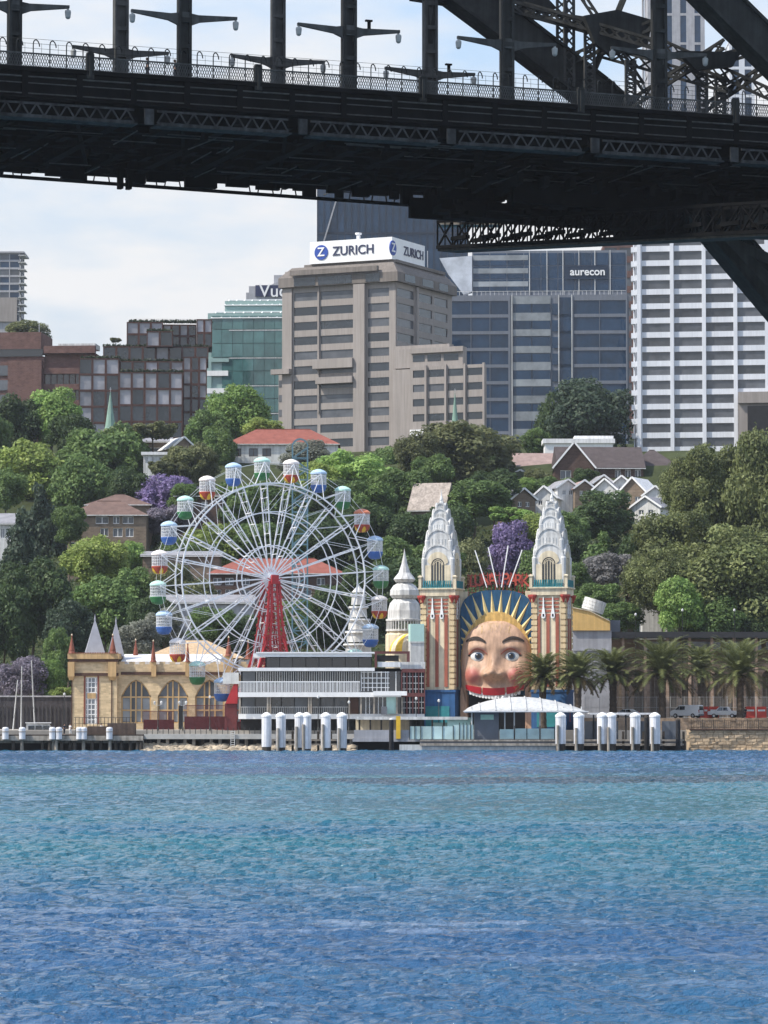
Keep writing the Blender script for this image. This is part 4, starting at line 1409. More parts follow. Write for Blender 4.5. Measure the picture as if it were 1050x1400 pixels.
house('brick_hall_gable', 758, 812, 604, 640, 824, 'dark brick gable end with two small white slits and white windows', 10, M['brick_dark'], M['tile_dark'], 'gable_front',
      [(643, 655, [(0.15, 0.42), (0.6, 0.9)])], 680)
house('villa', 704, 772, 617, 640, 842, 'house with faded pink tiled roof left of the dark brick hall', 12, M['brick_red'], M['tile_pink'], 'gable_side', [(644, 652, [(0.3, 0.45), (0.6, 0.72)])], 680)
house('white_annex', 745, 838, 600, 606, 866, 'low white flat roofed building behind the brick hall', 8, M['white'], M['whiteroof'], 'flat', [(608, 613, [(0.36, 0.4)])], 640)
house('white_annex', 788, 836, 596, 600, 872, 'white blank walled block with a small dark vent on the hilltop', 6, M['white'], M['whiteroof'], 'flat', [(603, 609, [(0.55, 0.62)])], 640)
for i, (a, b, r_, ev, Y, rzz, lab, rm) in enumerate(((762, 790, 655, 667, 800, 14, 'first small gabled terrace on the left of the row under the brick hall', 'tile_grey'),
                                 (786, 812, 656, 668, 798, 8, 'second small gabled terrace with dark gable front', 'tile_pink'),
                                 (812, 842, 654, 670, 796, -12, 'third gabled terrace with pale grey roof and timbered gable', 'tile_grey'),
                                 (846, 884, 652, 676, 790, -24, 'largest pale gabled terrace with steep sunlit roof', 'whiteroof'),
                                 (880, 912, 664, 678, 784, -10, 'terrace with low grey roof just left of the fig crown', 'tile_grey'),
                                 (908, 936, 657, 672, 800, 10, 'pale pointed roof half hidden by the big fig crown', 'whiteroof'),
                                 (864, 902, 678, 694, 770, -26, 'lower terrace with grey roof stepping down the slope', 'tile_grey'),
   (700, 732, 667, 683, 790, 18, 'leftmost of the low grey roofs, under the pink tiled house', 'tile_grey'),
   (728, 760, 664, 681, 794, -12, 'low pale roof left of the right entrance spire tip', 'whiteroof'),
   (812, 838, 649, 661, 812, 10, 'upper terrace gable peeping over the third terrace', 'tile_grey'),
   (838, 862, 650, 662, 810, -8, 'upper terrace gable between the brick hall and the steep sunlit roof', 'tile_pink'))):
    house('terrace_house', a, b, r_, ev, Y, lab, 10, M['brick_tan'] if i % 2 else M['offwhite'], M[rm], 'gable_front', [(ev + 3, ev + 10, [(0.25, 0.42), (0.58, 0.75)])], 730, rz=R(rzz), group='terraces below the brick hall')
house('warehouse', 560, 606, 658, 698, 775, 'old house with a large weathered corrugated roof left of the entrance spire', 12, M['brick_tan'], mat('weathered corrugated roof', (0.36, 0.31, 0.27), 0.8, 0.25, 0.5, streak=0.3), 'gable_side', [], 740, rz=R(-14))
house('waterside_house', 878, 912, 812, 818, 672, 'pale blue grey house with veranda beneath the fig tree', 8, M['offwhite'], M['whiteroof'], 'flat', [(820, 830, [(0.1, 0.28), (0.34, 0.52), (0.58, 0.76)])], 860)
house('terrace_house', 195, 300, 752, 760, 716, 'low grey roofed house beside the rim of the big wheel', 10, M['brick_tan'], M['tile_grey'], 'gable_side', [(764, 772, [(0.2, 0.3), (0.5, 0.6)])], 800)
house('shed', 206, 345, 812, 824, 668, 'long low grey roofed shed behind the lower left of the big wheel', 8, M['granite'], M['tile_grey'], 'gable_side', [(828, 838, [(0.1, 0.2), (0.5, 0.62)])], 880)
house('shed', 700, 722, 642, 650, 838, 'tiny pale glazed roof in front of the pink tiled house', 5, M['offwhite'], M['tile_grey'], 'gable_front', [], 680)

for px, top, base, Y, r, lab, m_ in ((151, 535, 588, 850, 1.3, 'slender green copper church spire rising from the trees on the left', 'copper'),
                                    (622, 536, 584, 905, 0.9, 'thin pale green spire in front of the beige office tower', 'copper')):
    x = Xp(px, Y, top); g = ground_z(x, Y) - 1
    e = empty('church_spire', (x, Y, g), R(12), lab, 'spire')
    zb = Zp(base, Y) - g; zt = Zp(top, Y) - g
    m = MB(); m.box(-r * 1.15, r * 1.15, -r * 1.15, r * 1.15, 0, zb); m.build('tower', M['sandstone'], e)
    m = MB(); m.lathe([(r * 1.25, zb), (r, zb + 0.7), (0.04, zt)], (0, 0, 0), 8); m.build('spire', M[m_], e)
    m = MB(); m.box(-0.05, 0.05, -0.05, 0.05, zt - 0.3, zt + 1.0); m.box(-0.3, 0.3, -0.04, 0.04, zt + 0.5, zt + 0.6); m.build('finial', M['chrome'], e)

# ================================================================ TREES
import numpy as np
def crown_mesh(name, seed, lobes, nleaf, leaf, shape='round', flat=1.0, up=0.0):
    """a crown of unit radius: leaf clumps over many uneven lobes"""
    rr = np.random.RandomState(seed)
    L_ = []
    for i in range(lobes):
        for _ in range(200):
            p = rr.uniform(-1, 1, 3)
            if shape == 'round': ok = (p ** 2).sum() < 1.15 and p[2] > -0.8 - 0.2 * math.sin(7 * p[0])
            elif shape == 'cone':
                p[2] = rr.uniform(-1, 1); ok = math.hypot(p[0], p[1]) < 0.12 + 0.75 * (1 - (p[2] + 1) / 2) ** 0.8
            elif shape == 'flat':
                ok = p[0] ** 2 + p[1] ** 2 < 1 and abs(p[2]) < 0.5
            else: ok = True
            if ok and (shape != 'round' or (p ** 2).sum() > 0.18): break
        r = rr.uniform(0.14, 0.40) * (0.75 if shape != 'round' else 1)
        if shape == 'cone': r = 0.15 + 0.24 * (1 - (p[2] + 1) / 2)
        q = p * (1 - r * 0.75)
        L_.append((q, r, rr.uniform(0, 1)))
    cen = np.array([l[0] for l in L_]); rad = np.array([l[1] for l in L_]); sh = np.array([l[2] for l in L_])
    wgt = rad ** 2; wgt /= wgt.sum()
    k = rr.choice(len(L_), nleaf, p=wgt)
    n = rr.normal(size=(nleaf, 3)); n[:, 2] += 0.25
    n /= np.linalg.norm(n, axis=1)[:, None]
    d = rad[k] * (0.62 + 0.42 * rr.rand(nleaf) ** 0.5 + 0.10 * rr.normal(size=nleaf))
    c = cen[k] + n * d[:, None] * np.array([1, 1, 0.85])
    # leaf planes roughly follow the lobe, well jittered
    nn = n + rr.normal(size=(nleaf, 3)) * 0.75; nn[:, 2] += 0.35
    nn /= np.linalg.norm(nn, axis=1)[:, None]
    a = np.cross(nn, rr.normal(size=(nleaf, 3))); a /= np.linalg.norm(a, axis=1)[:, None]
    b = np.cross(nn, a)
    s = leaf * (0.6 + 0.9 * rr.rand(nleaf))[:, None]
    bend = nn * s * 0.25
    v = np.stack([c - a * s, c - b * s * 0.55 + bend, c + a * s, c + b * s * 0.55 + bend], 1).reshape(-1, 3)
    v[:, 2] *= flat
    me = bpy.data.meshes.new(name)
    me.vertices.add(len(v)); me.vertices.foreach_set('co', v.reshape(-1))
    me.loops.add(nleaf * 4); me.loops.foreach_set('vertex_index', np.arange(nleaf * 4))
    me.polygons.add(nleaf); me.polygons.foreach_set('loop_start', np.arange(0, nleaf * 4, 4)); me.polygons.foreach_set('loop_total', np.full(nleaf, 4))
    at_ = me.attributes.new('shade', 'FLOAT', 'FACE')
    at_.data.foreach_set('value', np.clip(sh[k] * 0.7 + rr.rand(nleaf) * 0.4 - 0.05, 0, 1))
    me.update(calc_edges=True)
    return me


LEAF = {
    'dark': leafmat('dark leaves', (0.039, 0.071, 0.029), (0.106, 0.156, 0.058)),
    'mid': leafmat('mid green leaves', (0.078, 0.137, 0.044), (0.200, 0.288, 0.094)),
    'bright': leafmat('bright green leaves', (0.133, 0.241, 0.063), (0.327, 0.452, 0.131)),
    'lime': leafmat('yellow green leaves', (0.160, 0.230, 0.056), (0.385, 0.461, 0.131)),
    'olive': leafmat('olive leaves', (0.093, 0.112, 0.046), (0.250, 0.264, 0.123)),
    'fig': leafmat('fig leaves', (0.076, 0.101, 0.034), (0.263, 0.293, 0.118), 0.35),
    'grey': leafmat('grey green leaves', (0.149, 0.168, 0.129), (0.342, 0.349, 0.292)),
    'jaca': leafmat('jacaranda flowers', (0.150, 0.115, 0.250), (0.340, 0.275, 0.480)),
    'mauve': leafmat('faded jacaranda', (0.13, 0.115, 0.145), (0.30, 0.27, 0.33)),
    'silver': leafmat('silvery leaves', (0.13, 0.13, 0.125), (0.32, 0.31, 0.31)),
    'blue': leafmat('blue green needles', (0.035, 0.063, 0.041), (0.095, 0.133, 0.083)),
}
PROTO = {'round': [], 'flat': [], 'cone': [], 'big': []}
for k in range(7): PROTO['round'].append(crown_mesh('crown', 100 + k, 44, 15000, 0.047))
for k in range(3): PROTO['flat'].append(crown_mesh('crown', 200 + k, 26, 9000, 0.055, 'flat', 0.9))
for k in range(2): PROTO['cone'].append(crown_mesh('crown', 300 + k, 42, 11000, 0.055, 'cone'))
for k in range(3): PROTO['big'].append(crown_mesh('crown', 400 + k, 60, 42000, 0.030))
CM = {}
def trunk_mesh(seed, zc, rx, rz):
    """tapered trunk with limbs that stay inside the crown"""
    rr = random.Random(seed)
    m = MB()
    p = Vector((0, 0, 0)); r = max(0.22, rx * 0.055); top = zc + rz * 0.1
    for i in range(4):
        q = Vector((rr.uniform(-0.06, 0.06) * rx, rr.uniform(-0.06, 0.06) * rx, top * (i + 1) / 4))
        m.tube(p, q, r, r * 0.8, 8); p = q; r *= 0.8
        if i >= 2:
            for j in range(4):
                a = rr.uniform(0, 6.28)
                b = Vector((math.cos(a) * rx * 0.42, math.sin(a) * rx * 0.42, zc + rz * rr.uniform(-0.25, 0.4)))
                m.tube(p, b, r * 0.6, r * 0.25, 6)
                a += rr.uniform(-0.5, 0.5)
                m.tube(b, b + Vector((math.cos(a) * 0.2 * rx, math.sin(a) * 0.2 * rx, 0.15 * rz)), r * 0.25, r * 0.08, 5)
    return m


def tree(px, top, w, h, kind, label, shape='round', Y=None, name='tree', group=None, cat='tree'):
    """crown box in pixels: centre column, top row, width, height; depth follows the slope"""
    if Y is None:
        Y = 203.5 / max(0.12, (0.33 - (975 - top) / 4700.0))
        Y = min(max(Y, 640), 860)
    cz = Zp(top + h / 2, Y); x = Xp(px, Y, top + h / 2)
    rx = w / 2 / F * Y; rzz = h / 2 / F * Y
    g = ground_z(x, Y) - 0.3
    e = empty(name, (x, Y, g), random.uniform(0, 6.28), label, cat, group)
    k = random.randrange(len(PROTO[shape])); key = (shape, k, kind)
    if key not in CM:
        me = PROTO[shape][k].copy(); me.materials.clear(); me.materials.append(LEAF[kind]); CM[key] = me
    c = bpy.data.objects.new('crown', CM[key]); COL.objects.link(c); c.parent = e
    c.location = (0, 0, cz - g); c.scale = (rx * 1.04, min(rx, rzz * 1.6) * 1.04, rzz * 1.06)
    trunk_mesh(int(px * 7 + top), max(1.0, cz - g), rx, rzz).build('trunk', M['trunk'], e)
    return e


TREES = [
    # px, top, w, h, kind, shape, Y, label
    (72, 530, 84, 80, 'bright', 'round', None, 'bright green tree in front of the red brown brick block'),
    (18, 540, 78, 90, 'dark', 'round', None, 'dark dome shaped tree at the left edge under the brick block'),
    (-18, 560, 70, 100, 'mid', 'round', None, 'tree cut by the left edge of the photo halfway up the hill'),
    (100, 565, 70, 70, 'dark', 'round', None, 'dark tree between the bright tree and the copper spire'),
    (34, 600, 112, 100, 'lime', 'round', None, 'yellow green tree on the left, below the dark dome'),
    (146, 576, 124, 116, 'mid', 'round', None, 'big mid green tree just below the copper spire'),
    (112, 620, 90, 90, 'mid', 'round', None, 'leafy tree above the tan brick apartments'),
    (208, 568, 74, 44, 'olive', 'flat', None, 'flat topped olive tree right of the copper spire'),
    (178, 640, 60, 60, 'dark', 'round', None, 'dark tree left of the upper jacaranda'),
    (58, 658, 88, 130, 'blue', 'cone', None, 'tall dark conifer left of the tan brick apartments'),
    (24, 690, 70, 130, 'blue', 'cone', 715, 'tall dark conifer beside the pale cottage'),
    (133, 732, 92, 78, 'lime', 'round', 712, 'sunlit yellow green tree under the tan brick apartments'),
    (175, 740, 60, 60, 'bright', 'round', 720, 'bright green tree right of the sunlit yellow one'),
    (142, 785, 104, 100, 'mid', 'round', 678, 'mid green tree just above the grey cones'),
    (45, 762, 100, 120, 'dark', 'round', 680, 'broad dark tree above the moored yachts'),
    (6, 800, 80, 120, 'dark', 'round', 668, 'very dark tree at the left edge above the water'),
    (95, 820, 70, 90, 'blue', 'round', 662, 'dark tree behind the grey cones'),
    (80, 858, 42, 84, 'mid', 'round', 640, 'narrow green tree left of the yellow hall'),
    (60, 900, 60, 60, 'bright', 'round', 636, 'low bright shrub left of the yellow hall'),
    (30, 898, 70, 64, 'mauve', 'round', 632, 'faded mauve jacaranda behind the yacht masts'),
    (85, 930, 40, 36, 'lime', 'flat', 628, 'clipped yellowish hedge shrub beside the yellow hall'),
    (226, 648, 88, 68, 'jaca', 'round', None, 'purple jacaranda in flower left of the big wheel'),
    (230, 690, 66, 44, 'mauve', 'round', 762, 'faded lower half of jacaranda beside the wheel rim'),
    (262, 604, 74, 60, 'olive', 'round', None, 'olive tree left of the terracotta hip roof'),
    (232, 618, 60, 50, 'olive', 'flat', None, 'spreading olive tree above the upper jacaranda'),
    (322, 526, 86, 84, 'bright', 'round', 880, 'bright green tree in front of the green glass building'),
    (285, 560, 60, 60, 'mid', 'round', 868, 'mid green tree at the foot of the green glass building'),
    (360, 570, 60, 40, 'lime', 'round', 866, 'yellowish tree top behind the terracotta roof'),
    (298, 585, 50, 60, 'mid', 'round', 846, 'tree at the left end of the terracotta hip roof'),
    (418, 602, 84, 46, 'grey', 'round', 826, 'grey green tree in front of the terracotta hip roof'),
    (486, 616, 124, 100, 'bright', 'round', None, 'large bright green tree right of the wheel top'),
    (430, 628, 80, 80, 'lime', 'round', None, 'yellow green tree behind the top right gondolas'),
    (380, 655, 90, 80, 'mid', 'round', None, 'tree behind the upper middle of the wheel'),
    (322, 660, 80, 80, 'mid', 'round', None, 'tree behind the upper left of the wheel'),
    (290, 715, 80, 70, 'lime', 'round', None, 'yellow green tree behind the left half of the wheel'),
    (355, 715, 90, 60, 'mid', 'round', None, 'tree above the red tiled house'),
    (440, 700, 90, 80, 'dark', 'round', None, 'dark tree behind the right half of the wheel'),
    (500, 690, 90, 90, 'dark', 'round', None, 'dark tree behind the right hand gondolas'),
    (545, 640, 90, 80, 'mid', 'round', None, 'mid green tree left of the big olive dome'),
    (624, 572, 158, 100, 'olive', 'round', None, 'huge dome shaped olive tree below the beige office tower'),
    (570, 590, 70, 70, 'olive', 'round', None, 'olive tree on the left shoulder of the huge dome tree'),
    (648, 655, 96, 60, 'mid', 'round', None, 'mid green tree behind the left entrance spire'),
    (702, 682, 74, 40, 'bright', 'flat', None, 'light green tree above the purple jacaranda'),
    (560, 700, 100, 90, 'dark', 'round', None, 'dark tree below the corrugated roof'),
    (612, 690, 70, 80, 'dark', 'round', None, 'dark tree behind the left entrance spire'),
    (560, 760, 110, 90, 'dark', 'round', 670, 'dark tree behind the silver minaret'),
    (640, 735, 90, 90, 'olive', 'round', None, 'olive tree above the red lettering'),
    (698, 712, 72, 88, 'jaca', 'round', None, 'purple jacaranda in flower between the two entrance towers'),
    (735, 702, 60, 60, 'lime', 'round', 745, 'yellow green tree behind the right entrance spire'),
    (742, 740, 70, 90, 'mid', 'round', 690, 'mid green tree behind the right entrance tower'),
    (828, 670, 96, 70, 'dark', 'round', None, 'dark dome tree under the terraces'),
    (778, 700, 56, 50, 'mid', 'round', None, 'mid green tree right of the right entrance spire'),
    (770, 725, 70, 80, 'dark', 'round', 715, 'dark tree right of the right entrance tower'),
    (822, 725, 76, 80, 'mid', 'cone', 705, 'pointed tree beneath the dark dome'),
    (878, 720, 70, 90, 'dark', 'round', 705, 'dark tree left of the big fig'),
    (835, 755, 80, 58, 'silver', 'round', 680, 'silvery mauve tree left of the big fig'),
    (820, 797, 72, 46, 'mid', 'round', 655, 'round green tree above the yellow roofed building'),
    (850, 822, 60, 46, 'mid', 'round', 650, 'green shrub tree above the long dark roof'),
    (808, 517, 122, 116, 'blue', 'round', 905, 'dark layered cedar in front of the glass office'),
    (762, 536, 56, 92, 'dark', 'round', 910, 'smaller dark cedar left of the layered one'),
    (760, 650, 66, 40, 'mid', 'round', 815, 'green tree in front of the pink tiled house'),
    (735, 640, 40, 40, 'olive', 'round', 822, 'small olive tree by the pink tiled house'),
    (722, 652, 46, 24, 'bright', 'round', 815, 'bright green shrub below the pink tiled house'),
    (38, 438, 72, 36, 'olive', 'round', 1040, 'row of treetops above the brick block on the left'),
    (158, 458, 16, 14, 'olive', 'flat', 988, 'small windswept tree on the stepped glass terrace'),
    (205, 815, 70, 80, 'dark', 'round', 664, 'dark tree behind the lower left gondolas'),
    (190, 848, 60, 50, 'grey', 'round', 646, 'grey green tree right of the grey cones'),
    (270, 790, 80, 70, 'olive', 'round', 690, 'olive tree left of the red tiled house'),
    (325, 840, 90, 60, 'dark', 'round', 655, 'dark tree behind the wheel support'),
    (455, 800, 90, 90, 'dark', 'round', 672, 'dark tree right of the wheel support'),
    (505, 770, 90, 100, 'dark', 'round', 668, 'dark tree behind the lower right gondolas'),
    (400, 820, 80, 70, 'mid', 'round', 664, 'mid green tree behind the wheel tower'),
    (660, 803, 110, 70, 'dark', 'round', 655, 'dark tree directly behind the red lettering'),
    (245, 735, 60, 60, 'mid', 'round', 735, 'mid green tree left of the wheel rings'),
    (590, 620, 60, 60, 'mid', 'round', 800, 'mid green tree under the huge olive dome'),
    (675, 640, 70, 60, 'dark', 'round', 790, 'dark tree at the right foot of the huge olive dome'),
    (500, 655, 80, 60, 'mid', 'round', 770, 'mid green tree just below the large bright green tree'),
    (455, 655, 70, 60, 'dark', 'round', 775, 'dark tree behind the upper right gondolas'),
    (596, 745, 80, 60, 'mid', 'round', 712, 'mid green tree at the left shoulder of the left spire'),
    (540, 735, 70, 60, 'mid', 'round', 715, 'mid green tree above the silver minaret tip'),
    (250, 660, 50, 40, 'mid', 'round', 772, 'small tree right of the upper jacaranda'),
    (95, 690, 50, 60, 'mid', 'round', 742, 'mid green tree at the left corner of the tan brick apartments'),
    (185, 775, 60, 70, 'mid', 'round', 694, 'mid green tree left of the outermost left gondolas'),
    (235, 770, 60, 60, 'olive', 'round', 690, 'olive tree behind the left rim of the wheel'),
    (780, 770, 60, 60, 'mid', 'round', 668, 'mid green tree just right of the right entrance tower'),
    (800, 640, 40, 30, 'dark', 'round', 822, 'small dark tree before the white windows of the brick hall'),
    (688, 600, 60, 60, 'dark', 'round', 862, 'dark tree right of the huge olive dome'),
    (735, 585, 50, 40, 'mid', 'round', 880, 'mid green tree left of the white flat roofed building'),
    (530, 610, 60, 60, 'mid', 'round', 858, 'mid green tree at the foot of the beige office tower'),
    (8, 640, 60, 60, 'mid', 'round', 790, 'mid green tree above the pale cottage at the left edge'),
    (225, 830, 50, 50, 'grey', 'round', 652, 'grey green tree behind the two lowest left gondolas'),
    (290, 830, 70, 50, 'mid', 'round', 650, 'mid green tree behind the pale hip roof of the hall'),
    # the big figs on the right
    (1000, 596, 150, 190, 'fig', 'big', 690, 'tall fig at the right below the white tower'),
    (1050, 585, 130, 220, 'fig', 'big', 684, 'big fig cut off by the right edge'),
    (948, 608, 84, 120, 'fig', 'big', 686, 'fig crown covering the end of the brick hall'),
    (930, 690, 150, 150, 'fig', 'big', 662, 'wide spreading fig leaning left over the slope'),
    (1010, 720, 190, 170, 'fig', 'big', 652, 'largest and nearest fig filling the lower right'),
    (904, 752, 104, 96, 'fig', 'big', 650, 'low hanging fig bough above the waterside house'),
    (930, 790, 70, 84, 'bright', 'round', 640, 'bright green tree under the figs'),
    (975, 815, 90, 70, 'mid', 'round', 642, 'mid green tree below the largest fig'),
    (1040, 820, 80, 70, 'dark', 'round', 644, 'dark tree at the right edge over the long roof'),
]
for px, top, w, h, kind, shape, Y, lab in TREES:
    tree(px, top, w, h, kind, lab, shape, Y, name={'jaca': 'jacaranda_tree', 'mauve': 'jacaranda_tree', 'silver': 'leafy_tree', 'fig': 'fig_tree', 'blue': 'conifer_tree'}.get(kind, 'leafy_tree'))
# understorey that closes the gaps on the slope, reads as one mass
us = MB()
rr = random.Random(3)
for i in range(34000):
    y = rr.uniform(655, 795); x = rr.uniform(-0.128, 0.128) * y
    z = ground_z(x, y) + rr.random() ** 2 * 1.8
    a = Vector((rr.gauss(0, 1), rr.gauss(0, 1), rr.gauss(0, 1))).normalized() * 0.38; b = a.orthogonal().normalized() * 0.3
    c = Vector((x, y, z)); us.add([c - a, c - b, c + a, c + b], [(0, 1, 2, 3)])
o = us.build('undergrowth', LEAF['dark'], fixn=False)
tag(o, 'dark green undergrowth covering the slope between the trees', 'undergrowth', kind='stuff')

# ================================================================ FERRIS WHEEL
HY = 578
KS = HY / 600
hub = at(370, 791, HY)
GZ = 3.2
wheel = empty('ferris_wheel', (hub.x, HY, GZ), R(18), 'large white spoked ferris wheel on a red lattice tower', 'ferris wheel')
hz = hub.z - GZ
R1, R2, R3, RP = 16.6 * KS, 11.6 * KS, 5.7 * KS, 20.3 * KS      # rims and gondola pivots
HWID = 2.1
def wp(r, a, y): return (r * math.sin(a), y, hz + r * math.cos(a))
NS = 24
A0 = R(-4.5)
for y in (-HWID, HWID):
    for rr_, th, nm in ((R1, 0.23, 'rim'), (R2, 0.16, 'inner_ring'), (R3, 0.16, 'inner_ring')):
        m = MB(); n = 48
        k = y * (1.0 if rr_ > 14 else 0.9 if rr_ > 8 else 0.75)
        for i in range(n): m.bar(wp(rr_, A0 + 2 * math.pi * i / n, k), wp(rr_, A0 + 2 * math.pi * (i + 1) / n, k), th, th)
        m.build(nm, M['wheel_white'], wheel)
sp0 = None
for i in range(NS):
    a = A0 + 2 * math.pi * i / NS
    m = MB()
    for y in (-1, 1):
        m.bar(wp(0.6, a, y * 1.2), wp(R1, a, y * HWID), 0.18, 0.18)
        for da in (-1, 1):    # outrigger to the gondola pivot and tie rods
            m.bar(wp(R1, a + da * math.pi / NS, y * HWID), wp(RP, a, y * 1.5), 0.12, 0.12)
        m.bar(wp(R1, a, y * HWID), wp(RP, a, y * 1.5), 0.08, 0.08)
        m.bar(wp(R2, a, y * HWID * 0.9), wp(R1, a + 2 * math.pi / NS, y * HWID), 0.06, 0.06)
    for r in (4.2, 5.7, 7.6, 9.6, 11.6, 13.6, 15.2):
        w = 1.2 + (HWID - 1.2) * r / R1
        m.bar(wp(r, a, -w), wp(r, a, w), 0.10, 0.10)
    m.bar(wp(6.5, a, -1.5), wp(R1, a, 2.0), 0.05); m.bar(wp(6.5, a, 1.5), wp(R1, a, -2.0), 0.05)
    m.bar(wp(RP, a, -1.5), wp(RP, a, 1.5), 0.12)
    m.build('spoke', M['wheel_white'], wheel)
m = MB()
for y in (-1.5, 1.5):
    for i in range(NS): m.bar(wp(RP, A0 + 2 * math.pi * i / NS, y), wp(RP, A0 + 2 * math.pi * (i + 1) / NS, y), 0.05)
m.build('outer_cable', M['wheel_white'], wheel)
m = MB(); m.tube(wp(0, 0, -1.9), wp(0, 0, 1.9), 0.75, 0.75, 16)
for y in (-1.3, 1.3): m.tube(wp(0, 0, y - 0.1), wp(0, 0, y + 0.1), 1.0, 1.0, 20)
m.build('hub', M['wheel_white'], wheel)
m = MB(); m.tube(wp(0, 0, -2.5), wp(0, 0, -1.95), 0.5, 0.5, 12); m.build('axle_cap', M['redsteel'], wheel)


def gondola(a, colr):
    px_, py_, pz_ = wp(RP, a, 0)
    o = bpy.data.objects.new('gondola', None); COL.objects.link(o); o.parent = wheel
    o.location = (px_, 0, pz_ - 0.0); o.empty_display_size = 0.4
    return o


GO = {}
def gmesh(colr):
    cap = {'red': 'roof_white', 'blue': 'roof_blue', 'green': 'roof_green', 'orange': 'roof_orange'}[colr]
    tub = {'red': 'red_paint', 'blue': 'blue_paint', 'green': 'green_paint', 'orange': 'red_paint'}[colr]
    parts = []
    m = MB(); m.sm = False
    m.lathe([(0.1, 1.0), (0.5, 0.92), (1.05, 0.7), (1.38, 0.42), (1.42, 0.14), (1.30, 0.12)], (0, 0, 0), 20)
    parts.append(('canopy', m.build('canopy', M[cap])))
    m = MB()
    for i in range(24):
        t = 2 * math.pi * i / 24
        m.bar((1.27 * math.cos(t), 1.27 * math.sin(t), -1.75), (1.27 * math.cos(t), 1.27 * math.sin(t), 0.2), 0.07, 0.07)
        t2 = t + 2 * math.pi / 24
        for z in (-1.7, -1.2, -0.7, -0.2):
            m.bar((1.27 * math.cos(t), 1.27 * math.sin(t), z), (1.27 * math.cos(t2), 1.27 * math.sin(t2), z), 0.05, 0.05)
        t3 = t + 8 * math.pi / 24
        m.bar((1.26 * math.cos(t), 1.26 * math.sin(t), -1.7), (1.26 * math.cos(t3), 1.26 * math.sin(t3), 0.1), 0.03, 0.03)
    parts.append(('cage', m.build('cage', M['white'])))
    m = MB()
    m.lathe([(0.25, -3.05), (0.8, -2.95), (1.14, -2.6), (1.36, -1.95), (1.36, -1.75), (1.28, -1.72)], (0, 0, 0), 20)
    m.lathe([(1.2, -1.8), (0.2, -1.79)], (0, 0, 0), 20)
    parts.append(('tub', m.build('tub', M[tub])))
    pet = None
    if colr in ('red', 'orange'):
        m = MB()
        for i in range(5):
            t0 = 2 * math.pi * i / 5 - 0.3
            P = []
            for (r, z, hw) in ((0.33, -3.05, 0.30), (0.84, -2.94, 0.36), (1.18, -2.58, 0.30), (1.36, -2.1, 0.08)):
                P.append([((r + 0.03) * math.cos(t0 + s * hw), (r + 0.03) * math.sin(t0 + s * hw), z - 0.01) for s in (-1, 0, 1)])
            for k in range(3):
                for q in range(2):
                    m.add([P[k][q], P[k][q + 1], P[k + 1][q + 1], P[k + 1][q]], [(0, 1, 2, 3)])
        parts.append(('petal_trim', m.build('petal_trim', M['yellow_paint'])))
    return [(n, o) for n, o in parts]


seq = ['green', 'red', 'blue']
first = {}
for i in range(NS):
    c = seq[i % 3]
    if i == 4: c = 'orange'   # one car has an orange cap
    g = gondola(A0 + 2 * math.pi * i / NS, c)
    g['label'] = {'green': 'green gondola with pale green cap', 'red': 'red gondola with yellow petals and white cap', 'blue': 'blue gondola with pale blue cap', 'orange': 'red gondola with orange cap'}[c]
    if c not in first:
        pl_ = gmesh(c)
        for n, o in pl_: o.parent = g
        first[c] = [o for n, o in pl_]
    else:
        for o in first[c]:
            q = o.copy(); COL.objects.link(q); q.parent = g
# red lattice tower
m = MB()
def legz(x0, x1, y0, y1, z0, z1, w=0.32): m.bar((x0, y0, z0), (x1, y1, z1), w)
for y in (-2.6, 2.6):
    for x0, x1 in ((-1.0, -3.6), (1.0, 3.6), (-0.5, -1.5), (0.5, 1.5)):
        P = [(x1 * 1.2, y * 1.3, 0), (x1 * 0.78, y * 1.1, hz * 0.35), (x0 * 1.3, y, hz * 0.7), (x0 * 0.8, y * 0.9, hz - 0.5)]
        for a, b in zip(P[:-1], P[1:]): m.bar(a, b, 0.34)
    n = 16
    def half(t): return 4.6 - 1.5 * min(1, t / 0.35) - (1.4 * min(1, max(0, (t - 0.35) / 0.35))) - 0.5 * max(0, (t - 0.7) / 0.3)
    for k in range(n):
        t0, t1 = k / n, (k + 1) / n
        h0, h1 = half(t0), half(t1); yy = y * (1.3 - 0.4 * t0); y2 = y * (1.3 - 0.4 * t1)
        m.bar((-h0, yy, hz * t0), (h1, y2, hz * t1), 0.16); m.bar((h0, yy, hz * t0), (-h1, y2, hz * t1), 0.16)
        m.bar((-h0, yy, hz * t0), (h0, yy, hz * t0), 0.16)
for k in range(10):
    t = k / 10; h = 4.2 - 3 * t
    for s in (-1, 1):
        m.bar((s * h * 0.8, -3.2 * (1 - 0.3 * t), hz * t), (s * h * 0.7, 3.2 * (1 - 0.3 * t), hz * (t + 0.1)), 0.14)
m.box(-0.6, 0.6, -2.9, -2.3, hz - 1.0, hz + 0.5); m.box(-0.6, 0.6, 2.3, 2.9, hz - 1.0, hz + 0.5)
m.lathe([(3.3, hz * 0.24), (2.4, hz * 0.36), (1.9, hz * 0.42)], (0, -2.4, 0), 8)
m.build('support_tower', M['redsteel'], wheel)
m = MB()
for s in (-1, 1):
    for y in (-3.2, 3.2):
        m.bar((s * 1.2, y * 0.8, hz * 0.62), (s * 6.4, y * 1.4, 0), 0.34)
        m.bar((s * 1.0, y * 0.8, hz * 0.5), (s * 5.2, y * 1.4, 0), 0.24)
        for k in range(8):
            t = k / 8
            m.bar((s * (1.2 + 5.2 * t), y * (0.8 + .6 * t), hz * 0.62 * (1 - t)), (s * (1.0 + 4.2 * (t + .08)), y * (0.8 + .6 * t), hz * 0.5 * (1 - t)), 0.14)
m.build('stay_leg', M['redsteel'], wheel)
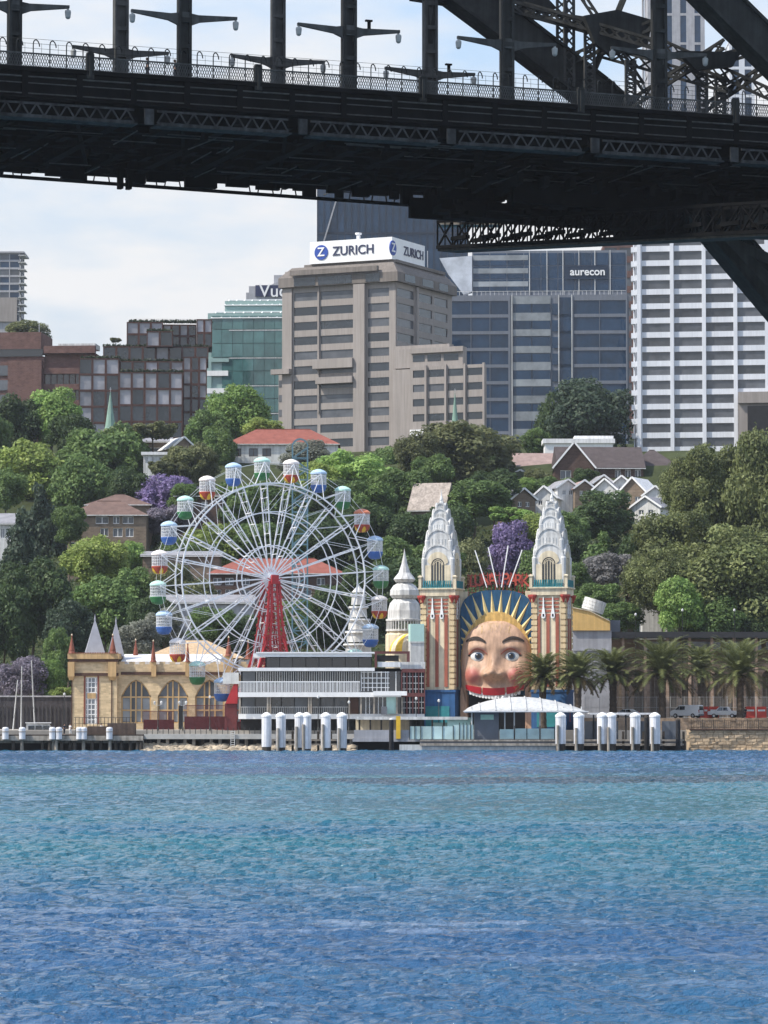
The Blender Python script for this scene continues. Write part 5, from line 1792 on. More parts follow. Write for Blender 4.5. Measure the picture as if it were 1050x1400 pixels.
m = MB(); m.box(-8, 8, -5, 6, 0, 1.1); m.box(-7.6, 7.6, -4.6, 5.6, 1.1, 1.35); m.build('loading_platform', M['maroon'], wheel)

# blue lattice drop tower behind the wheel
x = Xp(410, 640); e = empty('drop_tower', (x, 640, GZ), 0, 'slim steel blue lattice ride tower standing behind the big wheel', 'ride tower')
zt = Zp(612, 640) - GZ
m = MB()
for sx in (-1.4, 1.4):
    for sy in (-1.4, 1.4): m.bar((sx, sy, 0), (sx, sy, zt), 0.22)
for k in range(26):
    a, b = zt * k / 26, zt * (k + 1) / 26
    for sy in (-1.4, 1.4):
        s = 1 if k % 2 else -1
        m.bar((-1.4 * s, sy, a), (1.4 * s, sy, b), 0.14); m.bar((-1.4, sy, a), (1.4, sy, a), 0.14)
        m.bar((sy, -1.4 * s, a), (sy, 1.4 * s, b), 0.14)
m.build('mast', M['bluetruss'], e)
m = MB()
for t in range(8):
    a = math.pi * t / 8; b = math.pi * (t + 1) / 8
    for y in (-1, 1): m.bar((1.5 * math.cos(a), y, zt + 1.6 * math.sin(a)), (1.5 * math.cos(b), y, zt + 1.6 * math.sin(b)), 0.18)
m.build('top_hoop', M['bluetruss'], e)

# ================================================================ YELLOW HALL
HYY = 593
x0 = Xp(95, HYY, 940); hall = empty('yellow_hall', (x0, HYY, GZ), 0, 'ochre yellow waterfront hall with arched windows and a corner tower with grey cones', 'hall')
Hs = HYY / F
def hx(px): return (px - 95) * Hs
def hzp(py): return Zp(py, HYY) - GZ
T = facing(0, 0, 1, 0)
m = MB()
zb = 0
# corner tower
tw = hx(160)
m2 = MB()
wall_grid(m, T, hx(98), tw, 0, hzp(893), [(hx(117), hx(133))], [(hzp(990), hzp(926))], -0.5, 0.0)
m.box(hx(98), tw, 0.51, 9, 0, hzp(893))
# main wing
ops = [(hx(185.5), hx(206) - hx(185.5), hzp(989), hzp(953), hzp(929) - hzp(953), True),
       (hx(236), hx(257) - hx(236), hzp(989), hzp(953), hzp(929) - hzp(953), True),
       (hx(286), hx(306) - hx(286), hzp(989), hzp(953), hzp(929) - hzp(953), True),
       (hx(337), hx(357) - hx(337), hzp(989), hzp(953), hzp(929) - hzp(953), True),
       (hx(387), hx(407) - hx(387), hzp(989), hzp(953), hzp(929) - hzp(953), True)]
T2 = facing(0, 1.0, 1, 0)
arch_wall(m, T2, tw, hx(420), 0, hzp(921), ops, -0.6, 0.0)
m.box(tw, hx(420), 1.61, 22, 0, hzp(912))
m.tbox(T2, tw, hx(420), -0.4, 0.1, hzp(921) + 0.001, hzp(908))
q = hx(162)
while q < hx(420):     # merlons of the parapet
    m.tbox(T2, q, q + 0.95, -0.4, 0.1, hzp(908), hzp(904.5)); q += 1.75
m.build('wall', M['yellow'], hall)
tr = MB()
tr.tbox(T, hx(94), hx(162), 0.0, 0.35, hzp(924), hzp(920)); tr.tbox(T, hx(94), hx(162), 0.0, 0.45, hzp(905), hzp(901))
tr.tbox(T2, tw + 0.6, hx(420), 0.101, 0.4, hzp(922.5), hzp(918.5))
tr.tbox(T, hx(97.6), hx(99), 0.0, 0.12, 0, hzp(920)); tr.tbox(T, hx(152), hx(153.4), 0.0, 0.12, 0, hzp(920))
tr.build('cornice', M['brown'], hall)
tp = MB()
tp.tbox(T, hx(92.5), hx(163), -9, 0.55, hzp(901) + 0.001, hzp(893.5))
for a, b in ((93, 102), (148, 159)):
    tp2 = MB(); tp2.tbox(T, hx(a), hx(b), 0.0, 0.8, hzp(925), hzp(905) - 0.01)
    tp2.hexa([T(hx(a) + .2, 0.0, hzp(930)), T(hx(b) - .2, 0.0, hzp(930)), T(hx(b) - .3, 0.3, hzp(930)), T(hx(a) + .3, 0.3, hzp(930)),
             T(hx(a), 0.0, hzp(925) - .01), T(hx(b), 0.0, hzp(925) - .01), T(hx(b), 0.8, hzp(925) - .01), T(hx(a), 0.8, hzp(925) - .01)]); tp2.build('corbel', M['ochre'], hall)
for a, b, d_, y0_, y1_ in ((206.5, 213, 0.7, 925, 905), (253, 259, 0.7, 925, 905), (306, 318, 1.0, 928, 897), (311, 313.5, 0.6, 993, 928.2)):
    tp2 = MB(); tp2.tbox(T2, hx(a), hx(b), 0.101, d_, max(0, hzp(y0_)), hzp(y1_)); tp2.build('corbel', M['ochre'], hall)
tp.build('parapet', M['ochre'], hall)
sc_ = MB()
n = 30
for i in range(n): sc_.tbox(T, hx(93) + i * (hx(162.5) - hx(93)) / n, hx(93) + (i + .55) * (hx(162.5) - hx(93)) / n, 0.2, 0.6, hzp(893.5), hzp(892))
sc_.build('scalloped_edge', M['redbrown'], hall)
for px, yy, z0, z1, s in ((98, -0.2, 893.5, 869, 0.95), (154, -0.2, 893.5, 869, 0.95), (180, 9, 898, 874, 0.8), (209, 0.6, 905, 877, 0.75), (256, 0.6, 905, 880, 0.6), (312, 0.5, 897, 872, 0.95), (336, 9, 900, 876, 0.8)):
    f = MB(); c = (hx(px), yy, hzp(z0)); h = hzp(z1) - hzp(z0)
    f.lathe([(0.75 * s, 0), (0.55 * s, h * 0.12), (0.55 * s, h * 0.2), (0.08, h * 0.92), (0.14, h * 0.95), (0.1, h), ], c, 8)
    o = f.build('finial', M['redbrown'], hall)
    k = MB(); k.lathe([(0.12, h), (0.17, h + 0.1), (0.02, h + 0.35)], c, 8); k.build('finial_tip', M['cream_pale'], o)
for a, yy, w, h0, h1 in ((127, 3.5, 19.5, 894, 846), (155, 5.0, 16, 897, 849), (124, 8.0, 17, 894, 852)):
    c = MB(); r = w * Hs; c.lathe([(r, 0), (0.05, hzp(h1) - hzp(h0))], (hx(a), yy, hzp(h0)), 4, rot=R(45) + R(8)); o = c.build('cone_roof', M['slate'], hall)
    k = MB(); k.lathe([(0.12, -0.4), (0.16, 0), (0.02, 0.9)], (hx(a), yy, hzp(h1)), 6); k.build('spike', M['slate'], o)
rf = MB()
rf.prism_yz([(2.3, hzp(910)), (18, hzp(910)), (18, hzp(908)), (10, hzp(893)), (2.3, hzp(904))], tw + 0.5, hx(300)); 
rf.build('roof', M['whiteroof'], hall)
rf = MB(); xa, xb = hx(186), hx(330)
rf.add([(xa, 12, hzp(898)), (xb, 12, hzp(898)), (xb, 30, hzp(898)), (xa, 30, hzp(898)), ((xa + xb) / 2 - 2, 21, hzp(872)), ((xa + xb) / 2 + 2, 21, hzp(872))],
       [(0, 1, 5, 4), (1, 2, 5), (2, 3, 4, 5), (3, 0, 4), (3, 2, 1, 0)])
rf.build('hip_roof', mat('pale ochre metal roof', (0.50, 0.36, 0.22), 0.7, 0.12, 0.4, streak=0.2), hall)
# tall narrow window of the tower
w = MB(); w.tbox(T, hx(117), hx(133), -0.35, -0.25, hzp(990), hzp(926)); wo = w.build('tower_window', M['glass_pale'], hall)
fr = MB()
for px in (117, 120, 130.5, 133): fr.tbox(T, hx(px) - 0.12, hx(px) + 0.12, -0.25, -0.1, hzp(990), hzp(926))
for py in (926.5, 933, 940, 947, 955.5, 963, 970, 977, 984, 989.5): fr.tbox(T, hx(117), hx(133), -0.249, -0.11, hzp(py) - 0.08, hzp(py) + 0.08)
fr.tbox(T, hx(124.4), hx(125.4), -0.249, -0.13, hzp(990), hzp(926))
fr.build('frame', M['white'], wo)
p = MB(); p.tbox(T, hx(119.5), hx(131), -0.24, 0.0, hzp(955), hzp(947.5)); p.build('panel', M['ochre'], wo)
p = MB(); p.tbox(T, hx(114.5), hx(117), -0.1, 0.08, hzp(990), hzp(923)); p.tbox(T, hx(133), hx(135.5), -0.1, 0.08, hzp(990), hzp(923)); p.build('surround', M['redbrown'], wo)
for (cx, hw, zs, zsp, rise, ptd) in ops:
    g = arch_pane(T2, cx, hw, zs, zsp, rise, ptd, -0.45); go = g.build('arched_window', M['glass_house'], hall)
    fr = MB()
    for f_ in (-0.95, -0.36, 0.0 - 0.02, 0.36, 0.95):
        zz = zsp + rise * (max(0, 1 - abs(f_) ** 1.7) ** 0.85)
        fr.tbox(T2, cx + hw * f_ - 0.12, cx + hw * f_ + 0.12, -0.43, -0.2, zs, zz)
    for z in (zs + (zsp - zs) * 0.5, zsp, zs + 0.1): fr.tbox(T2, cx - hw, cx + hw, -0.429, -0.22, z - 0.13, z + 0.13)
    P = arch_pts(cx, hw * 0.97, zsp, rise * 0.97, 12, True)
    for a, b in zip(P[:-1], P[1:]): fr.bar(T2(a[0], -0.3, a[1]), T2(b[0], -0.3, b[1]), 0.2)
    fr.build('frame', M['ochre'], go)
    sh = MB()
    for f_ in (-0.62, 0.18, 0.7): sh.tbox(T2, cx + hw * f_ - 0.7, cx + hw * f_ + 0.5, -0.44, -0.38, zs + 0.3, zsp - 0.2)
    sh.build('sash', M['glass_pale'], go)

# ================================================================ ENTRANCE: TWO TOWERS AND THE GIANT FACE
EY = 580
ERZ = R(-14)
def ez(py): return Zp(py, EY) - GZ
Es = EY / F


def entrance_tower(px, label):
    x = Xp(px, EY, 860)
    off = (px - 680) * Es
    y = EY - off * math.tan(-ERZ) * 0 + math.tan(ERZ) * off
    e = empty('entrance_tower', (x, y, GZ), ERZ, label, 'tower')
    a = 2.75
    F4 = [facing(-a, -a, 1, 0), facing(a, -a, 0, 1), facing(a, a, -1, 0), facing(-a, a, 0, -1)]
    W_ = 2 * a
    zb, z2, z3, z4, z5 = ez(944), ez(846), ez(815), ez(806), ez(794)
    m = MB(); m.box(-a - 0.25, a + 0.25, -a - 0.25, a + 0.25, 0, zb); m.box(-a - 0.4, a + 0.4, -a - 0.4, a + 0.4, zb - 0.3, zb + 0.1)
    o = m.build('base', M['blue_base'], e)
    m = MB(); m.tbox(F4[0], 0.7, W_ - 0.7, 0.26, 0.34, 0.5, zb * 0.6); m.build('door_panel', M['teal'], o)
    m = MB(); m.box(-a, a, -a, a, zb + 0.1, z3); m.build('shaft', M['cream_pale'], e)
    # red core between the quoins
    for T_ in F4[:2] + F4[3:]:
        m = MB()
        for u in (1.02, 2.6, 4.18):
            m.tbox(T_, u - 0.28, u + 0.28, 0.0, 0.14, zb + 0.6, z2 + 0.3)
        k = 0
        z = z2 + 0.35
        while z < z3 - 0.4:
            m.tbox(T_, 1.05, W_ - 1.05, 0.0, 0.10, z, z + 0.36); z += 0.66
        m.build('pilaster', mat_redstripe, e)
        for u0, u1 in ((-0.12, 0.78), (W_ - 0.78, W_ + 0.12)):
            q = MB(); z = zb + 0.15
            while z < z3 - 0.5:
                q.tbox(T_, u0, u1, 0.09, 0.24, z, z + 0.72); z += 0.98
            q.tbox(T_, u0 + 0.1, u1 - 0.1, 0.07, 0.1, zb + 0.2, z - 0.3)
            q.build('quoins', M['cream'], e)
            q2 = MB(); q2.tbox(T_, u0 + 0.07, u1 - 0.02, 0.0, 0.085, zb + 0.12, z3 - 0.3)
            q2.build('quoin_joint', M['brown'], e)
        for u in (1.85, 3.45):
            d = MB(); zz = z2 + 0.3
            pts = [(0.0, 0.0), (0.28, 0.15), (0.36, 0.5), (0.28, 1.0), (0.13, 2.0), (0.09, 3.4), (0, 3.7)]
            poly = [(u + x_, zz + z_ - 0.4) for x_, z_ in pts] + [(u - x_, zz + z_ - 0.4) for x_, z_ in pts[1:-1][::-1]]
            n = len(poly)
            d.add([T_(x_, 0.26, z_) for x_, z_ in poly] + [T_(x_, 0.1, z_) for x_, z_ in poly], [tuple(range(n))] + [(i, i + n, (i + 1) % n + n, (i + 1) % n) for i in range(n)])
            do = d.build('teardrop', M['white'], e)
            h = MB(); h.tbox(T_, u - 0.13, u + 0.13, 0.262, 0.3, zz - 0.05, zz + 0.38); h.build('slot', M['dark'], do)
        for u in (0.2, W_ - 0.2):
            g = MB(); p = T_(u, 0.35, z3 - 1.2)
            g.lathe([(0.1, 0), (0.28, 0.5), (0.55, 1.0), (0.55, 1.3)], p, 8); g.build('bracket', M['sign_red'], e)
    # balcony
    m = MB(); m.box(-a - 0.35, a + 0.35, -a - 0.35, a + 0.35, z3, z4); m.box(-a - 0.6, a + 0.6, -a - 0.6, a + 0.6, z4, z4 + 0.25)
    m.build('balcony', M['cream_pale'], e)
    m = MB()
    for T_ in F4:
        n = 15
        for i in range(n):
            u = 0.25 + (W_ - 0.5) * i / n; w_ = (W_ - 0.5) / n
            m.add([T_(u, 0.45, z4 + 0.3), T_(u + w_ * 0.55, 0.45, z4 + 0.3), T_(u + w_ * 0.8, 0.45, z5), T_(u + w_ * 0.25, 0.45, z5),
                   T_(u, 0.3, z4 + 0.3), T_(u + w_ * 0.55, 0.3, z4 + 0.3), T_(u + w_ * 0.8, 0.3, z5), T_(u + w_ * 0.25, 0.3, z5)],
                  [(0, 1, 2, 3), (7, 6, 5, 4), (0, 4, 5, 1), (1, 5, 6, 2), (2, 6, 7, 3), (3, 7, 4, 0)])
        m.tbox(T_, 0.1, W_ - 0.1, 0.28, 0.47, z4 + 0.251, z4 + 0.34)
    m.build('balustrade', M['teal'], e)
    m = MB()
    for sx in (-1, 1):
        for sy in (-1, 1):
            c = (sx * (a + 0.25), sy * (a + 0.25), z4 + 0.26)
            m.lathe([(0.34, 0), (0.34, 1.7), (0.5, 1.75), (0.5, 1.95), (0.2, 2.1)], c, 4, rot=R(45))
    m.build('corner_post', M['cream_pale'], e)
    # stack of arched tiers, each lobe thrown up on all four sides
    tiers = [(2.5, z4, ez(745)), (2.05, ez(758), ez(724)), (1.58, ez(732), ez(707)), (1.12, ez(714), ez(695)), (0.66, ez(700), ez(687))]
    for k, (h, za, zb2) in enumerate(tiers):
        spring = zb2 - h
        m = MB()
        poly = [(-h, za), (h, za)] + arch_pts(0, h, spring, h, 16)[::-1]
        dd = h * 1.0
        m.prism_xz(poly, -dd - 0.12, -dd + 0.3); m.prism_xz(poly, dd - 0.3, dd + 0.12)
        m.prism_yz([(p[0], p[1]) for p in poly], -dd - 0.1, -dd + 0.3); m.prism_yz([(p[0], p[1]) for p in poly], dd - 0.3, dd + 0.1)
        m.box(-h + 0.02, h - 0.02, -h + 0.02, h - 0.02, za, spring + h * 0.55)
        # ribs on the lobe front, like a shell
        if k > 0:
            for T_ in (facing(0, -dd - 0.12, 1, 0), facing(dd + 0.1, 0, 0, 1), facing(-dd - 0.1, 0, 0, -1)):
                for i in range(-3, 4):
                    u = h * 0.27 * i
                    zz = spring + math.sqrt(max(0, h * h - u * u)) - 0.12
                    m.tbox(T_, u - 0.05, u + 0.05, 0.0, 0.07, za + 0.3, min(zz, spring + h * 0.25))
        for T_ in (facing(0, -dd - 0.12, 1, 0), facing(dd + 0.1, 0, 0, 1), facing(-dd - 0.1, 0, 0, -1)):
            P = arch_pts(0, h * 0.99, spring, h * 0.99, 16)
            for p, q in zip(P[:-1], P[1:]): m.bar(T_(p[0], 0.05, p[1]), T_(q[0], 0.05, q[1]), 0.2, 0.24)
        for sx in (-1, 1):
            for sy in (-1, 1):
                m.lathe([(0.20 + 0.06 * h, za), (0.26 + 0.08 * h, spring + 0.1), (0.20 + 0.06 * h, spring + 0.32), (0.05, spring + 0.5)], (sx * h * 0.98, sy * h * 0.98, 0), 10)
        m.build('spire_tier', M['silver'], e)
    for T_, sgn in ((facing(-2.5, -2.5 - 0.12, 1, 0), 1), (facing(2.5 + 0.1, -2.5, 0, 1), 1)):
        m = MB()
        cx = 2.5
        # cream arch surround with a traceried window
        P0 = arch_pts(cx, 1.75, ez(769), 1.75, 14); P1 = arch_pts(cx, 1.15, ez(773), 1.2, 14)
        m.tbox(T_, cx - 2.2, cx - 1.15, 0.0, 0.16, z4 + 0.3, ez(773)); m.tbox(T_, cx + 1.15, cx + 2.2, 0.0, 0.16, z4 + 0.3, ez(773))
        for p, q, r_, s_ in zip(P0[:-1], P0[1:], P1[:-1], P1[1:]):
            m.hexa([T_(r_[0], 0, r_[1]), T_(s_[0], 0, s_[1]), T_(s_[0], 0.16, s_[1]), T_(r_[0], 0.16, r_[1]), T_(p[0], 0, p[1]), T_(q[0], 0, q[1]), T_(q[0], 0.16, q[1]), T_(p[0], 0.16, p[1])])
        m.build('window_surround', M['cream_pale'], e)
        g = arch_pane(T_, cx, 1.15, z4 + 0.4, ez(773), 1.2, False, 0.05); go = g.build('window', M['glass_dark'], e)
        f = MB()
        for u in (-0.7, -0.25, 0.25, 0.7): f.tbox(T_, cx + u - 0.07, cx + u + 0.07, 0.06, 0.14, z4 + 0.4, ez(772) + 0.5)
        for dz in (0, 0.5):
            Pq = arch_pts(cx, 0.9 - dz * 0.5, ez(773), 0.95 - dz * 0.5, 8)
            for p, q in zip(Pq[:-1], Pq[1:]): f.bar(T_(p[0], 0.1, p[1]), T_(q[0], 0.1, q[1]), 0.1)
        f.build('tracery', M['cream_pale'], go)
    m = MB(); m.lathe([(0.75, ez(696)), (0.5, ez(690)), (0.55, ez(688)), (0.3, ez(684)), (0.34, ez(682)), (0.12, ez(677)), (0.03, ez(668))], (0, 0, 0), 8)
    for k in range(4):
        t = math.pi / 2 * k + 0.78
        m.bar((0.45 * math.cos(t), 0.45 * math.sin(t), ez(690)), (0.2 * math.cos(t), 0.2 * math.sin(t), ez(681)), 0.14)
    m.build('pinnacle', M['silver'], e)
    return e


mat_redstripe = mat('faded red stripe', (0.36, 0.115, 0.075), 0.8, 0.15, 0.8, streak=0.2)
et1 = entrance_tower(604, 'left of the two cream and red towers with silver scalloped spires, nearest the glass pavilion')
et2 = entrance_tower(754, 'right of the two cream and red towers with silver scalloped spires, beside the palms')

# ---- the giant face
fx = Xp(679, EY, 880)
face = empty('giant_face', (fx, EY, GZ), ERZ, 'giant painted smiling face with golden rays between the two entrance towers', 'face')
def fu(px): return (px - 679) * Es / math.cos(ERZ)
facemat = mat('painted face', (0.48, 0.305, 0.205), 0.5, 0.16, 0.9, spec=0.3, streak=0.22)
FZ0, FZ1 = ez(972), ez(848)
FW = fu(727)
def face_depth(u, z):
    """relief of the face, metres towards the viewer; u, z in face units -1..1"""
    r = min(1.0, (abs(u) ** 2.6 + abs(z if z > 0 else z * 0.75) ** 2.4))
    d = 2.2 * (1 - r) ** 0.40
    def g(cu, cz, su, sz, h): return h * math.exp(-((u - cu) / su) ** 2 - ((z - cz) / sz) ** 2)
    d += g(0, -0.02, 0.12, 0.25, 0.9) + g(0, -0.17, 0.19, 0.12, 2.0) + g(-0.23, -0.20, 0.10, 0.085, 1.2) + g(0.23, -0.20, 0.10, 0.085, 1.2)
    d += g(-0.60, -0.22, 0.23, 0.17, 0.95) + g(0.60, -0.22, 0.23, 0.17, 0.95)
    d -= g(-0.46, 0.19, 0.24, 0.14, 0.7) + g(0.46, 0.19, 0.24, 0.14, 0.7)
    d += g(-0.46, 0.40, 0.26, 0.08, 0.3) + g(0.46, 0.40, 0.26, 0.08, 0.3)
    d += g(0, 0.55, 0.5, 0.25, 0.15)
    d += g(0, -0.54, 0.55, 0.08, 0.4)
    d -= g(-0.36, -0.34, 0.05, 0.12, 0.2) + g(0.36, -0.34, 0.05, 0.12, 0.2)
    d -= g(-0.78, -0.56, 0.08, 0.12, 0.25) + g(0.78, -0.56, 0.08, 0.12, 0.25)
    return d


FC = (FZ0 + FZ1) / 2; FH = (FZ1 - FZ0) / 2
def fpt(u, z, lift=0.0): return (u * FW, -face_depth(u, z) - lift, FC + z * FH)
NU, NZ = 72, 72
m = MB(); m.sm = True
keep = {}
for j in range(NZ + 1):
    for i in range(NU + 1):
        z = -1 + 2 * j / NZ
        # the head narrows to a dome at the top
        lim = 1.0 if z < 0.1 else math.sqrt(max(0.0, 1 - ((z - 0.1) / 0.9) ** 2.2))
        u = (-1 + 2 * i / NU) * max(0.02, lim)
        m.v.append(fpt(u, z))
for j in range(NZ):
    for i in range(NU):
        zc = -1 + 2 * (j + .5) / NZ; uc = (-1 + 2 * (i + .5) / NU)
        if zc < -0.655 + 0.17 * uc * uc and abs(uc) < 0.82 - 0.0 * zc: continue     # open mouth, the way in
        a = j * (NU + 1) + i
        m.f.append([a, a + 1, a + NU + 2, a + NU + 1]); m.m.append(0); m.smooth.append(True)
# rosy cheeks and eye shadow are painted on the skin
tN = facemat.node_tree; bs_ = tN.nodes['Principled BSDF']
lk = bs_.inputs['Base Color'].links[0].from_socket
tco = tN.nodes.new('ShaderNodeTexCoord')
cur = lk
for (cu, cz, su, sz, colr, st) in ((-0.62, -0.23, 0.30, 0.22, (0.38, 0.11, 0.09), 0.9), (0.62, -0.23, 0.30, 0.22, (0.38, 0.11, 0.09), 0.9),
                                   (-0.46, 0.30, 0.30, 0.13, (0.27, 0.15, 0.15), 0.6), (0.46, 0.30, 0.30, 0.13, (0.27, 0.15, 0.15), 0.6)):
    mp_ = tN.nodes.new('ShaderNodeMapping'); mp_.vector_type = 'POINT'
    mp_.inputs['Scale'].default_value = (1 / (FW * su), 0, 1 / (FH * sz))
    mp_.inputs['Location'].default_value = (-cu / su, 0, -(FC + cz * FH) / (FH * sz))
    gr = tN.nodes.new('ShaderNodeVectorMath'); gr.operation = 'LENGTH'
    r_ = tN.nodes.new('ShaderNodeMapRange'); r_.inputs[1].default_value = 1.05; r_.inputs[2].default_value = 0.55; r_.inputs[3].default_value = 0; r_.inputs[4].default_value = st
    mx_ = tN.nodes.new('ShaderNodeMixRGB'); mx_.inputs[2].default_value = (*colr, 1)
    tN.links.new(tco.outputs['Object'], mp_.inputs[0]); tN.links.new(mp_.outputs[0], gr.inputs[0]); tN.links.new(gr.outputs['Value'], r_.inputs[0])
    tN.links.new(r_.outputs[0], mx_.inputs[0]); tN.links.new(cur, mx_.inputs[1]); cur = mx_.outputs[0]
tN.links.new(cur, bs_.inputs['Base Color'])
m.build('head', facemat, face)
# mouth cavity and side walls behind it
m = MB(); m.box(-FW * 0.85, FW * 0.85, 0.6, 0.9, 0, ez(938)); m.build('mouth_interior', M['dark'], face)
for s in (-1, 1):
    m = MB(); m.box(s * FW, s * FW * 0.82, -0.6, 0.55, 0, ez(940)); m.build('chin_wall', facemat, face)


def ribbon(pts, wid, lift, th=0.12):
    """raised painted strip lying on the face; pts (u, z), wid list of half heights"""
    m = MB(); n = len(pts)
    vs = []
    for (u, z), w_ in zip(pts, wid):
        vs += [fpt(u, z + w_, lift), fpt(u, z - w_, lift), fpt(u, z + w_, lift - th - 0.1), fpt(u, z - w_, lift - th - 0.1)]
    fs = []
    for i in range(n - 1):
        a, b = i * 4, (i + 1) * 4
        fs += [(a, a + 1, b + 1, b), (a, b, b + 2, a + 2), (a + 1, a + 3, b + 3, b + 1)]
    fs += [(0, 2, 3, 1), ((n - 1) * 4, (n - 1) * 4 + 1, (n - 1) * 4 + 3, (n - 1) * 4 + 2)]
    return m.add(vs, fs)


for s in (-1, 1):
    pts = []; wid = []
    for i in range(13):
        t = i / 12
        u = 0.24 + 0.58 * t
        z = 0.44 + 0.165 * math.sin(math.pi * (0.12 + 0.72 * t)) ** 0.8
        pts.append((s * u, z)); wid.append(0.035 * (1 - 0.75 * abs(t - 0.45) ** 1.4 / 0.55) + 0.006)
    ribbon(pts, [w * 0.95 for w in wid], 0.18).build('eyebrow', M['hair'], face)
    cu, cz = s * 0.465, 0.20
    ey = -face_depth(cu, cz)
    # eyeball, iris, pupil, lids
    m = MB(); m.sm = True
    rx, rz_ = FW * 0.25, FH * 0.15
    for j in range(9):
        for i in range(24):
            r = j / 8; t = 2 * math.pi * i / 24
            x = r * math.cos(t); zz = r * math.sin(t) * (1 - 0.25 * abs(x) ** 2)
            m.v.append((cu * FW + rx * x, ey + 0.15 - 0.62 * math.sqrt(max(0, 1 - r * r)), FC + cz * FH + rz_ * zz))
    for j in range(8):
        for i in range(24):
            a, b = j * 24 + i, j * 24 + (i + 1) % 24
            m.f.append([a, b, b + 24, a + 24]); m.m.append(0); m.smooth.append(True)
    eo = m.build('eye', mat('eye white', (0.74, 0.74, 0.70), 0.25, 0.05, 1, spec=0.5), face)
    for nm, rr_, mm, dy, dzz in (('iris', 0.42, mat('iris blue grey', (0.05, 0.085, 0.14), 0.25, 0.35, 3, spec=0.6), -0.62, 0.02), ('pupil', 0.28, M['dark'], -0.65, 0.02), ('glint', 0.06, M['white'], -0.68, 0.25)):
        m = MB(); c = (cu * FW + (0.1 if nm != 'glint' else -0.15), ey + dy + 0.12, FC + cz * FH + dzz * rz_)
        rr2 = rr_ * rx
        n = 24
        m.add([(c[0] + rr2 * math.cos(2 * math.pi * i / n), c[1], c[2] + rr2 * 0.95 * math.sin(2 * math.pi * i / n)) for i in range(n)] +
              [(c[0] + rr2 * math.cos(2 * math.pi * i / n), c[1] + 0.3, c[2] + rr2 * 0.95 * math.sin(2 * math.pi * i / n)) for i in range(n)],
              [tuple(range(n))] + [(i, i + n, (i + 1) % n + n, (i + 1) % n) for i in range(n)])
        m.build(nm, mm, eo)
    lid = MB()
    for i in range(24):
        t0, t1 = 2 * math.pi * i / 24, 2 * math.pi * (i + 1) / 24
        def q(t):
            x = math.cos(t); return (cu * FW + rx * 1.05 * x, ey + 0.12 - 0.12, FC + cz * FH + rz_ * 1.1 * math.sin(t) * (1 - 0.25 * x * x))
        top = math.sin((t0 + t1) / 2) > -0.1
        lid.bar(q(t0), q(t1), 0.38 if top else 0.24, 0.38 if top else 0.24)
    lid.build('eyelid', M['hair'], eo)
    cr_ = MB()
    P = [(cu + 0.27 * (k / 8 - 0.5) * 2, cz + 0.165 * math.cos((k / 8 - 0.5) * 2.6)) for k in range(9)]
    ribbon(P, [0.014] * 9, 0.1).build('lid_crease', mat_redstripe, face)
# lips: upper red band in three strokes, then teeth
for (ua, ub) in ((-0.82, -0.36), (-0.31, 0.31), (0.36, 0.82)):
    pts, wid = [], []
    for i in range(11):
        u = ua + (ub - ua) * i / 10
        pts.append((u, -0.580 + 0.17 * u * u)); wid.append(0.066 * (1 - abs(u) ** 3.0) + 0.014)
    ribbon(pts, wid, 0.28, 0.2).build('lip', mat('lip red', (0.42, 0.02, 0.03), 0.35, 0.12, 1, spec=0.5), face)
for i in range(16):
    u = -0.72 + 1.44 * (i + 0.5) / 16
    z = -0.645 + 0.18 * u * u
    m = MB(); h = 0.10 * (1 - 0.45 * u * u)
    w_ = 0.042
    y = -face_depth(u, -0.62) - 0.05
    m.prism_xz([((u - w_) * FW, FC + (z + 0.03) * FH), ((u - w_ * 0.85) * FW, FC + (z - h * 0.8) * FH), (u * FW, FC + (z - h) * FH), ((u + w_ * 0.85) * FW, FC + (z - h * 0.8) * FH), ((u + w_) * FW, FC + (z + 0.03) * FH)], y, y + 0.5)
    m.build('tooth', M['white'], face)
# headdress: blue panel, golden band and rays
zc0 = ez(905)
m = MB()
hw = fu(728.5)
poly = [(-hw, ez(950)), (hw, ez(950)), (hw, ez(840))]
for i in range(17):
    t = math.pi * i / 16
    c_, s_ = math.cos(t), math.sin(t)
    poly.append((hw * math.copysign(abs(c_) ** 0.75, c_), ez(840) + (ez(806.5) - ez(840)) * abs(s_) ** 0.8))
poly.append((-hw, ez(840)))
m.prism_xz(poly, 0.0, 0.5)
bpn = m.build('headdress', M['panel_blue'], face)
m = MB()
def ell(t, ra, rb): return (ra * math.cos(t), zc0 + rb * math.sin(t))
ra0, rb0, ra1, rb1 = FW * 0.97, ez(849) - zc0, FW * 1.01, ez(836) - zc0
n = 40
for i in range(n):
    t0 = R(-8) + R(196) * i / n; t1 = R(-8) + R(196) * (i + 1) / n
    a, b = ell(t0, ra0 - 0.5, rb0 - 0.5), ell(t1, ra0 - 0.5, rb0 - 0.5); c, d = ell(t1, ra1, rb1), ell(t0, ra1, rb1)
    m.hexa([(a[0], -0.5, a[1]), (b[0], -0.5, b[1]), (b[0], 0, b[1]), (a[0], 0, a[1]), (d[0], -0.28, d[1]), (c[0], -0.28, c[1]), (c[0], 0, c[1]), (d[0], 0, d[1])])
m.build('golden_band', M['gold'], bpn)
angs = [178, 170, 162, 154, 146, 137, 128, 119, 110.5, 102.3, 94.2] 
angs = angs + [180 - x for x in angs]
